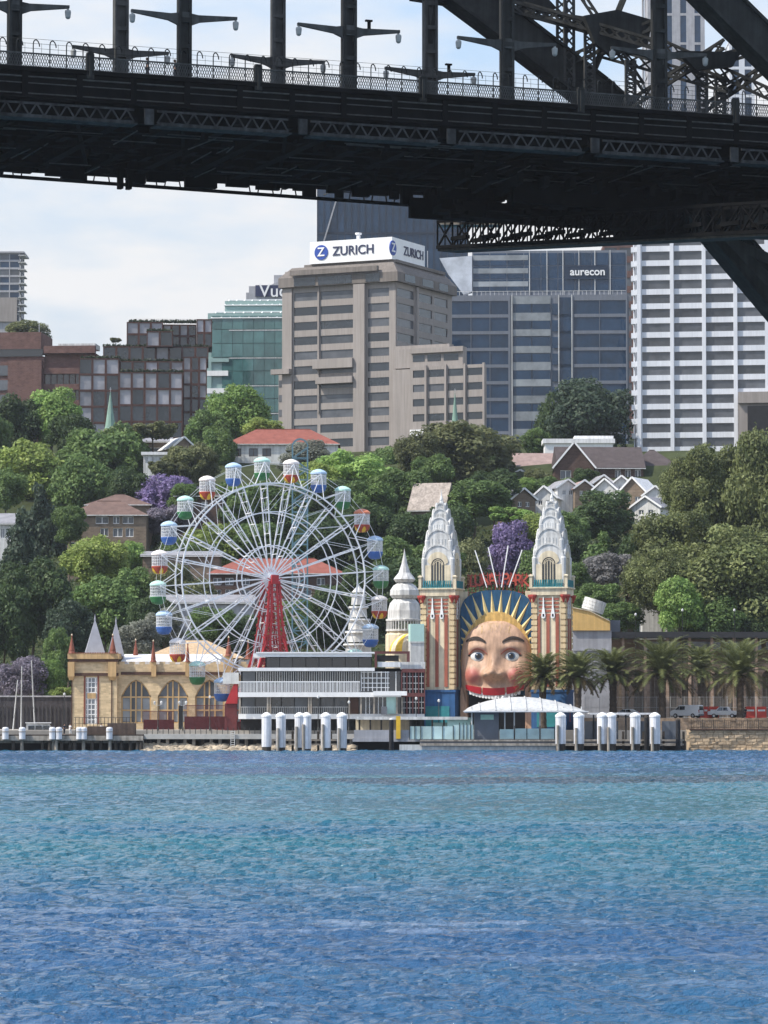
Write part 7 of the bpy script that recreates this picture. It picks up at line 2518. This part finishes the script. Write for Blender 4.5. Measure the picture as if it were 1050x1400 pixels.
m = MB(); m.box(gx(806) - ox, gx(898) - ox, 0, 5, gz2(977), gz2(974.5)); m.build('second_canopy', M['whiteroof'], fw)
for px in (812, 842, 856, 886):
    m = MB(); m.tube((gx(px) - ox, 0.6, gz2(1011.4)), (gx(px) - ox, 0.6, gz2(977)), 0.13, 0.13, 8); m.build('column', M['steel'], fw)
for a, b in ((800, 822), (824, 846), (872, 890), (906, 930)):
    m = MB(); m.box(gx(a) - ox, gx(b) - ox, 1.4, 1.5, gz2(1011), gz2(986)); m.build('glass_screen', M['glass_house'], fw)

# ---- berthing piles
def berth_pile(px, side, lab, w=1.5, lower=False):
    Y = 541; x = Xp(px, Y, 1000)
    e = empty('berthing_pile', (x, Y, 0), random.uniform(0, 6), lab, 'pile', 'white capped berthing piles')
    zt = Zp(980, Y); r = w / 2 * 13.5 * Y / F / 1.5
    zl = random.uniform(0.4, 0.95) if not lower else Zp(1017, Y)
    m = MB(); m.lathe([(r, zl), (r, zt)], (0, 0, 0), 14); m.build('sleeve', M['pile'], e)
    m = MB(); m.lathe([(r * 1.08, zt), (r * 1.05, zt + 0.25), (r * 0.5, zt + 0.62), (0.05, zt + 0.72)], (0, 0, 0), 14); m.build('cap', M['white'], e)
    m = MB(); m.lathe([(r * 0.93, -2.5), (r * 0.93, zl)], (0, 0, 0), 14); m.build('stained_foot', M['timber'], e)
    if side:
        m = MB(); rp_ = Matrix.Rotation(-e.rotation_euler.z, 3, 'Z'); m.tube(rp_ @ Vector((side * r * 0.55, -r * 1.1, -2)), rp_ @ Vector((side * r * 0.6, -r * 1.12, Zp(992 + random.uniform(-3, 4), Y))), 0.24, 0.22, 8); m.build('rubbing_post', M['timber_pale'], e)
    return e


names_l = ['first white pile from the left, before the glass pavilion', 'second white pile from the left', 'third white pile from the left, paired closely with the fourth', 'fourth white pile from the left, right of its close pair',
           'fifth white pile from the left', 'sixth white pile, rightmost of the left hand set']
for px, s, lab in zip((364.5, 384, 409.5, 419, 445.5, 467.5), (0, -1, -1, -1, -1, -1), names_l): berth_pile(px, s, lab)
names_r = ['white pile at the right end of the curved canopy, first of the right hand set', 'second white pile of the right hand set', 'third white pile of the right hand set, left of a close pair', 'fourth white pile of the right hand set, right of a close pair',
           'fifth white pile of the right hand set, beside a dark pile', 'last white pile on the right, just before the sandstone wall']
for px, s, lab in zip((766.5, 791.5, 823.5, 835.5, 868.5, 895.5), (-1, -1, -1, -1, -1, -1), names_r): berth_pile(px, s, lab, 1.6, True)
for px, py, lab in ((535, 984, 'dark slim pile with a seagull white tip left of the wharf'), (884, 981, 'dark pile standing between two white piles on the right'), (927, 985, 'short dark pile at the end of the ferry wharf')):
    e = empty('dark_pile', (Xp(px, 543, 1000), 543, 0), 0, lab, 'pile')
    m = MB(); zt = Zp(py, 543); m.tube((0, 0, -2), (0, 0, zt), 0.42, 0.36, 10); m.build('post', M['dark'], e)
    m = MB(); m.lathe([(0.38, zt), (0.30, zt + 0.2), (0.05, zt + 0.3)], (0, 0, 0), 10); m.build('cap', M['offwhite'] if px == 535 else M['timber'], e)
for i, (a, b, lab) in enumerate(((365, 470, 'timber waling frame joining the left hand white piles'), (770, 935, 'timber landing frame behind the right hand white piles'))):
    e = empty('fender_frame', (Xp((a + b) / 2, 543.5, 1015), 543.5, 0), 0, lab, 'frame'); ox = Xp((a + b) / 2, 543.5, 1015)
    m = MB()
    for py in (1013, 1019): m.box(Xp(a, 543.5, 1010) - ox, Xp(b, 543.5, 1010) - ox, 0, 0.4, Zp(py, 543.5), Zp(py - 2.2, 543.5))
    m.build('beam', M['timber_pale'], e)
    m = MB()
    for k in range(7): x = Xp(a + (b - a) * k / 6, 543.5, 1010) - ox; m.box(x - .18, x + .18, 0.41, 0.8, -1, Zp(1000, 543.5))
    m.build('posts', M['timber'], e)

# ---- maroon fence in front of the hall, lamps, barriers, vehicles, people
for (a, b, top, lab) in ((196, 238, 972, 'dark maroon mesh fence left of the ticket booth under the hall arches'), (252, 320, 964, 'dark maroon mesh fence under the lowest gondolas')):
    Y = 562; x0, x1 = Xp(a, Y, 990), Xp(b, Y, 990)
    e = empty('mesh_fence', (x0, Y, GZ), 0, lab, 'fence'); w = x1 - x0; h = Zp(top, Y) - GZ
    m = MB(); m.box(0, w, 0, 0.05, 0.15, h * 0.55); m.build('infill_panel', M['maroon'], e)
    m = MB()
    k = 0
    while k * 0.16 < w: m.box(k * .16, k * .16 + .05, -0.05, -0.001, 0, h); k += 1
    m.box(0, w, -0.07, -0.051, h - .1, h); m.build('bars', M['maroon'], e)
Y = 561; e = empty('ticket_booth', (Xp(318, Y, 970), Y, GZ), 0, 'small red and white ride booth with slanted panel left of the pavilion', 'booth')
m = MB(); m.box(-1.3, 0.7, 0, 2, 0, Zp(962, Y) - GZ); m.build('wall', M['maroon'], e)
m = MB(); zq = Zp(962, Y) - GZ; m.prism_xz([(-1.2, zq), (0.8, zq), (0.8, zq + 3.2), (0.2, zq + 3.2)], -0.2, 1.6); m.build('red_panel', M['redsteel'], e)
m = MB(); zq2 = Zp(938, Y) - GZ; m.box(-1.6, 1.0, -0.3, 2.0, zq + 3.21, zq2 + 2.2); m.build('white_panel', M['offwhite'], e)
Y = 562; e = empty('sign_board', (Xp(247, Y, 970), Y, GZ), 0, 'slim dark upright notice board beside the maroon fence', 'sign')
m = MB(); m.box(-0.35, 0.35, 0, 0.15, 0.2, Zp(965, Y) - GZ); m.build('board', M['dark'], e); m = MB(); m.box(-0.05, 0.05, 0.16, 0.25, 0, Zp(968, Y) - GZ); m.build('post', M['steel_light'], e)


def lamp(px, top, Y, lab, kind='twin', base=None, group=None):
    x = Xp(px, Y, top); zb = GZ if base is None else base
    e = empty('street_lamp', (x, Y, zb), 0, lab, 'lamp', group)
    h = Zp(top, Y) - zb
    m = MB(); m.lathe([(0.16, 0), (0.14, 0.5), (0.075, 0.6), (0.055, h)], (0, 0, 0), 8); m.build('post', M['steel_light'] if kind != 'dark' else M['steel'], e)
    if kind == 'twin':
        for s in (-1, 1):
            m = MB(); m.bar((0, 0, h - 0.9), (s * 0.55, 0, h - 0.75), 0.06); m.lathe([(0.1, 0), (0.2, 0.3), (0.2, 0.45), (0.05, 0.6)], (s * 0.55, 0, h - 0.75), 8); m.build('lantern', M['offwhite'], e)
    else:
        m = MB(); m.lathe([(0.08, 0), (0.2, 0.1), (0.2, 0.35), (0.05, 0.5)], (0, 0, h), 8); m.build('lantern', M['offwhite'], e)


lamp(216, 957, 560, 'twin armed lamp in front of the middle hall arch')
lamp(250, 957, 560, 'twin armed lamp beside the dark notice board')
lamp(287, 955, 560, 'single lamp post in front of the third hall arch', 'one')
lamp(435, 955, 552, 'slim grey lamp post in front of the pavilion balcony', 'one')
lamp(477, 962, 552, 'slim grey post right of the pavilion door', 'one')
lamp(569, 957, 553, 'slim lamp post in front of the red framed pavilion corner', 'one')
lamp(600, 960, 553, 'slim lamp post before the blue base of the left entrance tower', 'one')
lamp(683, 950, 556, 'white lamp with lanterns before the mouth of the giant face', 'twin')
lamp(869, 842, 596, 'tall dark mast left of the three above the long roof', 'dark', group='tall dark masts by the palms')
lamp(933, 836, 596, 'tall dark mast in the middle of the three above the long roof', 'dark', group='tall dark masts by the palms')
lamp(1004, 836, 596, 'tall dark mast at the right of the three above the long roof', 'dark', group='tall dark masts by the palms')
lamp(88, 951, 590, 'slim lamp post at the dark wall left of the yellow hall', 'one')

# retaining wall and railing at far left
e = empty('retaining_wall', (Xp(20, 606, 980), 606, 0), 0, 'long dark stone retaining wall with railings behind the moored boats', 'wall')
m = MB(); m.box(-30, Xp(100, 606) - Xp(20, 606), 0, 3, 0, Zp(953, 606)); m.build('wall', mat('dark sea wall stone', (0.06, 0.055, 0.06), 0.95, 0.35, 0.5, bump=.6, bscale=1.5, streak=.3), e)
m = MB()
for i in range(60): m.tube((-30 + i * 0.7, -0.1, Zp(1000, 606)), (-30 + i * 0.7, -0.1, Zp(966, 606)), 0.06, 0.06, 5)
m.build('fender_bars', M['steel_light'], e)
m = MB(); m.box(-30, Xp(100, 606) - Xp(20, 606), -0.2, 0.3, Zp(953, 606), Zp(951, 606)); m.build('coping', M['granite'], e)

# boats behind the left wharf
def yacht(px, top, lean, Y, lab, L_=9):
    x = Xp(px, Y, 950); e = empty('yacht', (x, Y, 0), R(8), lab, 'yacht', 'yachts moored behind the timber wharf')
    m = MB(); st = []
    n = 12
    for i in range(n + 1):
        t = i / n; xx = -L_ / 2 + L_ * t; w = 1.35 * math.sin(math.pi * (0.12 + 0.88 * (1 - t)) ** 0.8) if t < 0.98 else 0.05
        w = max(0.05, 1.4 * (1 - t ** 2.5)); zt = 1.2 + 0.35 * t
        st.append([(xx, -w, zt), (xx, -w * 0.7, 0.2), (xx, 0, -0.4), (xx, w * 0.7, 0.2), (xx, w, zt)])
    for a, b in zip(st[:-1], st[1:]):
        for k in range(4): m.add([a[k], a[k + 1], b[k + 1], b[k]], [(0, 1, 2, 3)])
        m.add([a[4], a[0], b[0], b[4]], [(0, 1, 2, 3)])
    m.add(st[0], [(0, 1, 2, 3, 4)]); m.build('hull', M['white'], e)
    m = MB(); m.hexa([(-2.2, -0.8, 1.2), (1.4, -0.7, 1.3), (1.4, 0.7, 1.3), (-2.2, 0.8, 1.2), (-2.0, -0.65, 1.95), (0.8, -0.55, 1.9), (0.8, 0.55, 1.9), (-2.0, 0.65, 1.95)]); m.build('cabin', M['offwhite'], e)
    h = Zp(top, Y)
    m = MB(); m.tube((0.6, 0, 1.2), (0.6 + lean, 0, h), 0.13, 0.09, 8); m.bar((0.6 + lean * .45, -0.9, h * 0.55), (0.6 + lean * .45, 0.9, h * 0.55), 0.07); mo = m.build('mast', M['silver'], e)
    m = MB(); m.tube((0.6, 0, 2.5), (-3.6, 0, 2.6), 0.1, 0.1, 8); m.build('boom', M['silver'], e)
    m = MB()
    for p in ((4.3, 0, 1.5), (-4.4, 0, 1.3), (0.6, 1.3, 1.2), (0.6, -1.3, 1.2)): m.tube(p, (0.6 + lean, 0, h * 0.97), 0.02, 0.02, 4)
    m.build('rigging', M['steel_light'], e)


yacht(24, 911, 0.1, 585, 'left hand yacht mast standing upright behind the wharf')
yacht(44, 903, -0.75, 588, 'taller leaning yacht mast behind the wharf, nearer the yellow hall')
yacht(12, 930, 0.9, 592, 'small yacht with a low leaning mast at the far left', 7)
Y = 575; e = empty('motor_cruiser', (Xp(56, Y, 1000), Y, 0), R(5), 'pale motor cruiser with cabin moored behind the wharf bollards', 'boat')
m = MB(); m.hexa([(-3.6, -1.3, -0.3), (4.4, -0.3, 0.1), (4.4, 0.3, 0.1), (-3.6, 1.3, -0.3), (-3.8, -1.6, 2.3), (5.2, -0.1, 2.7), (5.2, 0.1, 2.7), (-3.8, 1.6, 2.3)]); m.build('hull', M['white'], e)
m = MB(); m.hexa([(-2.6, -1.2, 2.35), (2.4, -0.8, 2.45), (2.4, 0.8, 2.45), (-2.6, 1.2, 2.35), (-2.4, -1.1, 4.3), (1.4, -0.75, 4.2), (1.4, 0.75, 4.2), (-2.4, 1.1, 4.3)])
co = m.build('cabin', M['offwhite'], e)
for k in range(3):
    m = MB(); m.box(-2.1 + k * 1.25, -1.1 + k * 1.25, -1.24, -1.0, 3.1, 3.9); m.build('window', M['glass_dark'], co)
m = MB(); m.box(-2.6, 1.7, -1.25, 1.25, 4.32, 4.45); m.build('flybridge_roof', M['white'], e)

# raised forecourt on the right
x0, x1 = Xp(797, 566, 990), 400
m = MB(); m.box(x0, x1, 566, 619, 1.0, 5.2)
tag(m.build('forecourt', mat('forecourt asphalt', (0.17, 0.16, 0.145), 0.9, 0.2, 0.4)), kind='structure')
e = empty('garden_wall', (x0, 565.5, 3.2), 0, 'low rubble garden wall between the railing and the parked vehicles', 'wall')
m = MB(); rr = random.Random(4); x = 0
while x < 90:
    w = rr.uniform(.5, 1.4); z = 0
    while z < 1.9:
        h = rr.uniform(.35, .6); m.box(x + .02, x + w - .02, rr.uniform(-.08, .1), .49, z, min(2.05, z + h - .03)); z += h
    x += w
m.box(0, 90, .05, .495, 0, 2.0)
m.build('rubble', mat('rubble stone', (0.27, 0.20, 0.14), 0.95, 0.35, 0.7, bump=.7, bscale=2.5), e)
GZ = 5.2
# white mesh fence along the right forecourt
Y = 580; x0, x1 = Xp(800, Y, 960), Xp(1080, Y, 960)
e = empty('site_fence', (x0, Y, GZ), 0, 'long pale wire mesh site fence in front of the shed and behind the palms', 'fence')
m = MB(); w = x1 - x0; k = 0; h = Zp(953, Y) - GZ
while k * 2.4 < w:
    for s in range(11): m.box(k * 2.4 + s * .24, k * 2.4 + s * .24 + .03, 0, .03, 0.1, h)
    m.tube((k * 2.4, 0, 0), (k * 2.4, 0, h + .1), .05, .05, 6); k += 1
for z in (.1, h * .5, h): m.box(0, w, -.031, -.001, z - .02, z + .03)
m.build('mesh_panels', M['silver'], e)
Y = 577
proto = None
spots = [(735, 967), (752, 967), (962, 967), (976, 967), (1026, 967), (1041, 967), (690 + 83, 967)]
labs = ['red plastic barrier behind the right half of the curved canopy', 'red plastic barrier near the end of the curved canopy', 'red plastic barrier just right of the white van', 'red plastic barrier behind the nose of the white pickup',
        'red plastic barrier right of the rightmost palm', 'red plastic barrier cut by the right edge', 'red plastic barrier left of the first right hand white pile']
for (px, py), lab in zip(spots, labs):
    e = empty('barrier', (Xp(px, Y, 970), Y, GZ if px > 800 else 4.6), 0, lab, 'barrier', 'red barriers along the forecourt')
    if proto is None:
        m = MB(); m.hexa([(-.85, -.35, 0), (.85, -.35, 0), (.85, .35, 0), (-.85, .35, 0), (-.82, -.22, .35), (.82, -.22, .35), (.82, .22, .35), (-.82, .22, .35)])
        m.hexa([(-.82, -.22, .351), (.82, -.22, .351), (.82, .22, .351), (-.82, .22, .351), (-.8, -.12, 1.9), (.8, -.12, 1.9), (.8, .12, 1.9), (-.8, .12, 1.9)]); a = m.build('body', M['barrier'], e)
        m = MB(); m.box(-.6, .6, -.19, -.15, 1.1, 1.4); b = m.build('reflector_band', M['white'], e); proto = (a, b)
    else:
        for p in proto: c = p.copy(); COL.objects.link(c); c.parent = e


def vehicle(px, py, Y, rz, kind, lab, sc=1.0):
    e = empty({'van': 'van', 'ute': 'pickup_truck', 'car': 'parked_car'}[kind], (Xp(px, Y, py), Y, GZ), rz, lab, {'van': 'van', 'ute': 'pickup truck', 'car': 'car'}[kind])
    prof = {'van': [(-2.5, .35), (2.5, .35), (2.55, .9), (2.4, 1.15), (1.75, 1.3), (1.05, 1.95), (.8, 2.05), (-2.4, 2.05), (-2.55, 1.9), (-2.6, .9)],
            'ute': [(-2.65, .5), (2.6, .5), (2.65, 1.0), (2.5, 1.12), (1.35, 1.2), (.7, 1.8), (.5, 1.86), (-.7, 1.86), (-1.0, 1.2), (-2.6, 1.2), (-2.7, .9)],
            'car': [(-2.2, .3), (2.2, .3), (2.25, .75), (2.0, .9), (1.2, 1.0), (.5, 1.45), (.2, 1.5), (-1.1, 1.5), (-1.9, 1.05), (-2.2, .95)]}[kind]
    hw = {'van': .95, 'ute': .93, 'car': .88}[kind]
    m = MB(); n = len(prof)
    zt = max(p[1] for p in prof)
    vs = []
    for s in (-1, 1):
        for x, z in prof: vs.append((x * sc, s * (hw - 0.16 * max(0, (z - 1.0) / (zt - 1.0))) * sc, z * sc))
    m.add(vs, [tuple(range(n)), tuple(range(2 * n - 1, n - 1, -1))] + [(i, i + n, (i + 1) % n + n, (i + 1) % n) for i in range(n)])
    b = m.build('body', M['car_white'], e); bevel(b, 0.06, 2)
    def win(p, name='window'):
        m = MB(); m.add([Vector(q) * sc for q in p], [tuple(range(len(p)))]); o = m.build(name, M['glass_dark'], e)
        o.modifiers.new('t', 'SOLIDIFY').thickness = 0.02
    for s in (-1, 1):
        def y(z): return s * (hw - 0.16 * max(0, (z - 1.0) / (zt - 1.0)) + 0.015)
        if kind == 'van':
            win([(.95, y(1.3), 1.3), (1.6, y(1.3), 1.3), (1.0, y(1.85), 1.85), (.95, y(1.85), 1.85)]); win([(-.1, y(1.3), 1.3), (.85, y(1.3), 1.3), (.85, y(1.85), 1.85), (-.1, y(1.85), 1.85)])
        else:
            zz0, zz1 = (1.22, 1.75) if kind == 'ute' else (1.0, 1.4)
            win([(.1, y(zz0), zz0), (1.1, y(zz0), zz0), (.6, y(zz1), zz1), (.1, y(zz1), zz1)]); win([(-.85, y(zz0), zz0), (0, y(zz0), zz0), (0, y(zz1), zz1), (-.65, y(zz1), zz1)])
    if kind == 'van':
        win([(-2.61, -.7, 1.25), (-2.61, .7, 1.25), (-2.58, .66, 1.85), (-2.58, -.66, 1.85)], 'rear_window')
        win([(1.72, -.75, 1.36), (1.72, .75, 1.36), (1.1, .68, 1.93), (1.1, -.68, 1.93)], 'windscreen')
    else:
        z0, z1 = prof[4][1], prof[5][1]
        win([(prof[4][0] - .02, -.7, z0 + .06), (prof[4][0] - .02, .7, z0 + .06), (prof[5][0] + .05, .62, z1 - .02), (prof[5][0] + .05, -.62, z1 - .02)], 'windscreen')
    for sx in (-1.55, 1.55):
        for s in (-1, 1):
            m = MB(); m.tube((sx * sc, s * (hw - .22) * sc, .36 * sc), (sx * sc, s * (hw + .03) * sc, .36 * sc), .36 * sc, .36 * sc, 18); w_ = m.build('wheel', M['rubber'], e)
            m = MB(); m.tube((sx * sc, s * (hw + .031) * sc, .36 * sc), (sx * sc, s * (hw + .05) * sc, .36 * sc), .2 * sc, .2 * sc, 14); m.build('rim', M['chrome'], w_)
    xr, xf = prof[-1][0], prof[2][0]
    for s in (-1, 1):
        m = MB(); m.box((xr - .03) * sc, (xr + .06) * sc, s * (hw - .22) * sc, s * (hw - .04) * sc, .8 * sc, 1.3 * sc if kind == 'van' else 1.1 * sc); m.build('tail_light', M['redsteel'], e)
        m = MB(); m.box((xf - .2) * sc, (xf + .02) * sc, s * (hw - .32) * sc, s * (hw - .05) * sc, .78 * sc, .98 * sc); m.build('headlight', M['glass_pale'], e)
    m = MB(); m.box((xr - .08) * sc, (xr + .1) * sc, -hw * .9 * sc, hw * .9 * sc, .38 * sc, .6 * sc); m.build('bumper', M['grey_panel'], e)
    return e


GZ_ = GZ; GZ = 5.2
vehicle(939, 968, 574, R(180 - 33), 'van', 'white van parked with its dark rear window towards the water, left of the pickup', 1.05)
vehicle(990, 968, 575, R(180 - 18), 'ute', 'white pickup truck half hidden behind the rightmost palm trunk', 1.0)
vehicle(856, 972, 576, R(172), 'car', 'low white parked car left of the van behind the piles', 1.0)

# ---- palms
def palm(px, base, cpy, wpx, hpx, Y, lab, seed, dark=0.0):
    rr = random.Random(seed)
    x = Xp(px, Y, cpy); e = empty('palm_tree', (x, Y, GZ), rr.uniform(0, 6), lab, 'palm', 'palms along the waterfront')
    zc = Zp(cpy, Y) - GZ; Rr = wpx / 2 * Y / F
    m = MB()
    prof = []
    n = 16
    for k in range(n + 1):
        t = k / n; r = 0.66 - 0.12 * math.sin(t * 3) + (0.10 if k % 2 else 0) * 0.6
        if t > 0.8: r += (t - 0.8) * 2.0
        prof.append((r, zc * t * 0.97))
    prof.append((0.3, zc * 1.03))
    m.lathe(prof, (0, 0, 0), 12); m.build('trunk', M['palmtrunk'], e)
    m = MB(); m2 = MB()
    nf = 104
    for i in range(nf):
        az = i * 2.399 + rr.uniform(-.2, .2)
        f = i / nf                                  # inner upright to outer drooping
        el = R(84 - 94 * f ** 1.15) + rr.uniform(-.1, .1)
        L_ = Rr * (1.2 + rr.uniform(-.12, .12)) * (0.92 if f > .85 else 1)
        p = Vector((0, 0, zc)); ca, sa = math.cos(az), math.sin(az)
        pts = [p.copy()]; ns = 12; th = el
        for s in range(ns):
            th -= R(3.0 + 5.0 * (s / ns)) * (1.1 if f < .5 else .85)
            p = p + Vector((ca * math.cos(th), sa * math.cos(th), math.sin(th))) * (L_ / ns)
            pts.append(p.copy())
        mm = m2 if f > 0.9 else m
        sidev = Vector((-sa, ca, 0))
        for s in range(ns):
            a, b = pts[s], pts[s + 1]
            d = (b - a).normalized(); up = sidev.cross(d)
            w0 = 0.07 * (1 - s / ns) + 0.02
            mm.add([a - sidev * w0, a + sidev * w0, b + sidev * w0 * .8, b - sidev * w0 * .8], [(0, 1, 2, 3)])
            if s < 1: continue
            for sub in (0.0, 0.33, 0.66):
                q = a.lerp(b, sub)
                ll = (0.95 * math.sin(math.pi * min(1, 0.15 + 0.85 * (s + sub) / ns)) ** .6 + 0.12) * Rr / 5.4
                for sg in (-1, 1):
                    tip = q + sidev * sg * ll * 0.66 + d * ll * 0.8 + up * (0.12 - rr.uniform(0, .3)) * ll
                    mm.add([q - d * 0.09, q + d * 0.13, tip], [(0, 1, 2)])
    c = m.build('fronds', LEAF_PALM, e, fixn=False)
    m2.build('dry_fronds', LEAF_DRY, e, fixn=False)
    k = MB()
    for i in range(26):
        az = rr.uniform(0, 6.28); k.bar((0, 0, zc * .96), (0.75 * math.cos(az), 0.75 * math.sin(az), zc * .9 - rr.uniform(0, .9)), .12, .1)
    k.build('boot_stubs', M['palmtrunk'], e)


LEAF_PALM = leafmat('palm fronds', (0.090, 0.115, 0.038), (0.270, 0.290, 0.115), 0.2)
LEAF_DRY = leafmat('dry palm fronds', (0.085, 0.065, 0.035), (0.20, 0.15, 0.08), 0.2)
GZ = 3.2
palm(742, 985, 926, 80, 60, 568, 'palm leaning over the right cheek of the giant face', 1)
palm(790, 985, 926, 84, 70, 564, 'palm right of the giant face in front of the right entrance tower', 2)
GZ = 5.2
palm(838, 985, 922, 86, 75, 572, 'third palm from the left, at the left end of the long shed', 3)
palm(905, 985, 921, 112, 90, 570, 'broadest palm, just left of the white van', 4)
palm(958, 985, 916, 80, 80, 592, 'dull brownish palm set back between the van and the pickup', 5)
palm(1012, 985, 923, 116, 90, 570, 'rightmost palm with a thick dark trunk beside the pickup', 6)
GZ = 3.2
palm(862, 985, 808, 34, 30, 660, 'small dark palm below the silvery jacaranda, behind the shed roof', 7)


GZ = GZ_
# ---- people: skinned bodies
def person(loc, rz, lab, top, legs, sc=1.0, arm=0.15):
    e = empty('person', loc, rz, lab, 'person')
    def skin(name, V, E, Rd, mat_, parent, root=0):
        me = bpy.data.meshes.new(name); me.from_pydata(V, E, []); me.update()
        o = bpy.data.objects.new(name, me); COL.objects.link(o); o.parent = parent
        o.modifiers.new('skin', 'SKIN'); sv = me.skin_vertices[0].data
        for i, r in enumerate(Rd): sv[i].radius = (r * sc, r * sc)
        sv[root].use_root = True
        o.modifiers.new('sub', 'SUBSURF').levels = 1
        dg = bpy.context.evaluated_depsgraph_get(); dg.update()
        m2 = bpy.data.meshes.new_from_object(o.evaluated_get(dg)); o.modifiers.clear(); o.data = m2
        m2.materials.clear(); m2.materials.append(mat_)
        for p in m2.polygons: p.use_smooth = True
        return o
    V = [(0, 0, .95), (0, 0, 1.15), (0, .01, 1.38), (0, 0, 1.50), (0, -.02, 1.62), (0, -.03, 1.72),
         (-.19, 0, 1.40), (-.24, .02, 1.14), (-.22, -.08, .90), (.19, 0, 1.40), (.25, .0, 1.14), (.22, -.10, .92),
         (-.10, 0, .88), (-.11, -.03, .50), (-.11, 0, .10), (-.12, -.14, .05), (.10, 0, .88), (.12, .06, .50), (.12, .12, .10), (.13, 0, .05)]
    E = [(0, 1), (1, 2), (2, 3), (3, 4), (4, 5), (2, 6), (6, 7), (7, 8), (2, 9), (9, 10), (10, 11), (0, 12), (12, 13), (13, 14), (14, 15), (0, 16), (16, 17), (17, 18), (18, 19)]
    Rd = [.13, .12, .14, .06, .095, .08, .065, .05, .04, .065, .05, .04, .09, .065, .05, .04, .09, .065, .05, .04]
    V = [tuple(c * sc for c in v) for v in V]
    b = skin('body', V, E, Rd, M['skin'], e)
    s1 = skin('shirt', [V[i] for i in (0, 1, 2, 6, 7, 9, 10)], [(0, 1), (1, 2), (2, 3), (3, 4), (2, 5), (5, 6)], [.15, .145, .16, .085, .07, .085, .07], M[top], e)
    s2 = skin('trousers', [V[i] for i in (0, 12, 13, 14, 16, 17, 18)], [(0, 1), (1, 2), (2, 3), (0, 4), (4, 5), (5, 6)], [.15, .11, .085, .07, .11, .085, .07], M[legs], e)
    m = MB(); m.sm = True
    m.lathe([(.03, .13), (.09, .10), (.115, .03), (.105, -.06), (.08, -.1)], (0, .025 * sc, 1.70 * sc), 12); m.build('hair', M['hair'], e)
    return e


person((Xp(139, 550.5, 990), 550.5, Zp(1004.5, 550.5)), R(20), 'person in a white top standing on the wharf below the tall hall window', 'cloth_white', 'cloth_navy')
person((Xp(96, 551, 990), 551, Zp(1004.5, 551)), R(-40), 'person in pale clothes at the corner of the yellow hall', 'cloth_white', 'cloth_white')
person((Xp(88, 551.5, 990), 551.5, Zp(1004.5, 551.5)), R(50), 'person in dark clothes beside the lamp on the wharf', 'cloth_navy', 'cloth_navy')
person((Xp(1019, 571, 970), 571, 5.2), R(10), 'person in dark clothes by the barriers right of the last palm', 'cloth_navy', 'cloth_navy')
bmw = bridge.matrix_basis if False else Matrix.Translation(A) @ Matrix.Rotation(BETA, 4, 'Z')
for px, lab in ((201, 'person in dark clothes walking behind the bridge fence near the second near post'), (239, 'person in dark clothes on the bridge walkway left of the third fence pier')):
    p = bmw @ Vector((bs(px, 1.4), 1.4, 0.0)); person(p, R(100), lab, 'cloth_navy', 'cloth_navy', 1.0)

# ================================================================ AIR
m = bpy.data.materials.new('haze'); m.use_nodes = True
t = m.node_tree; t.nodes.remove(t.nodes['Principled BSDF'])
pv = t.nodes.new('ShaderNodeVolumePrincipled')
pv.inputs['Density'].default_value = 0.00005
pv.inputs['Color'].default_value = (0.86, 0.92, 1.0, 1)
pv.inputs['Anisotropy'].default_value = 0.3
t.links.new(pv.outputs[0], t.nodes['Material Output'].inputs['Volume'])
hb = MB(); hb.box(-1700, 1700, -480, 2800, -5, 330)
tag(hb.build('haze', m), 'thin pale haze over the harbour and the hill', 'haze', kind='stuff')
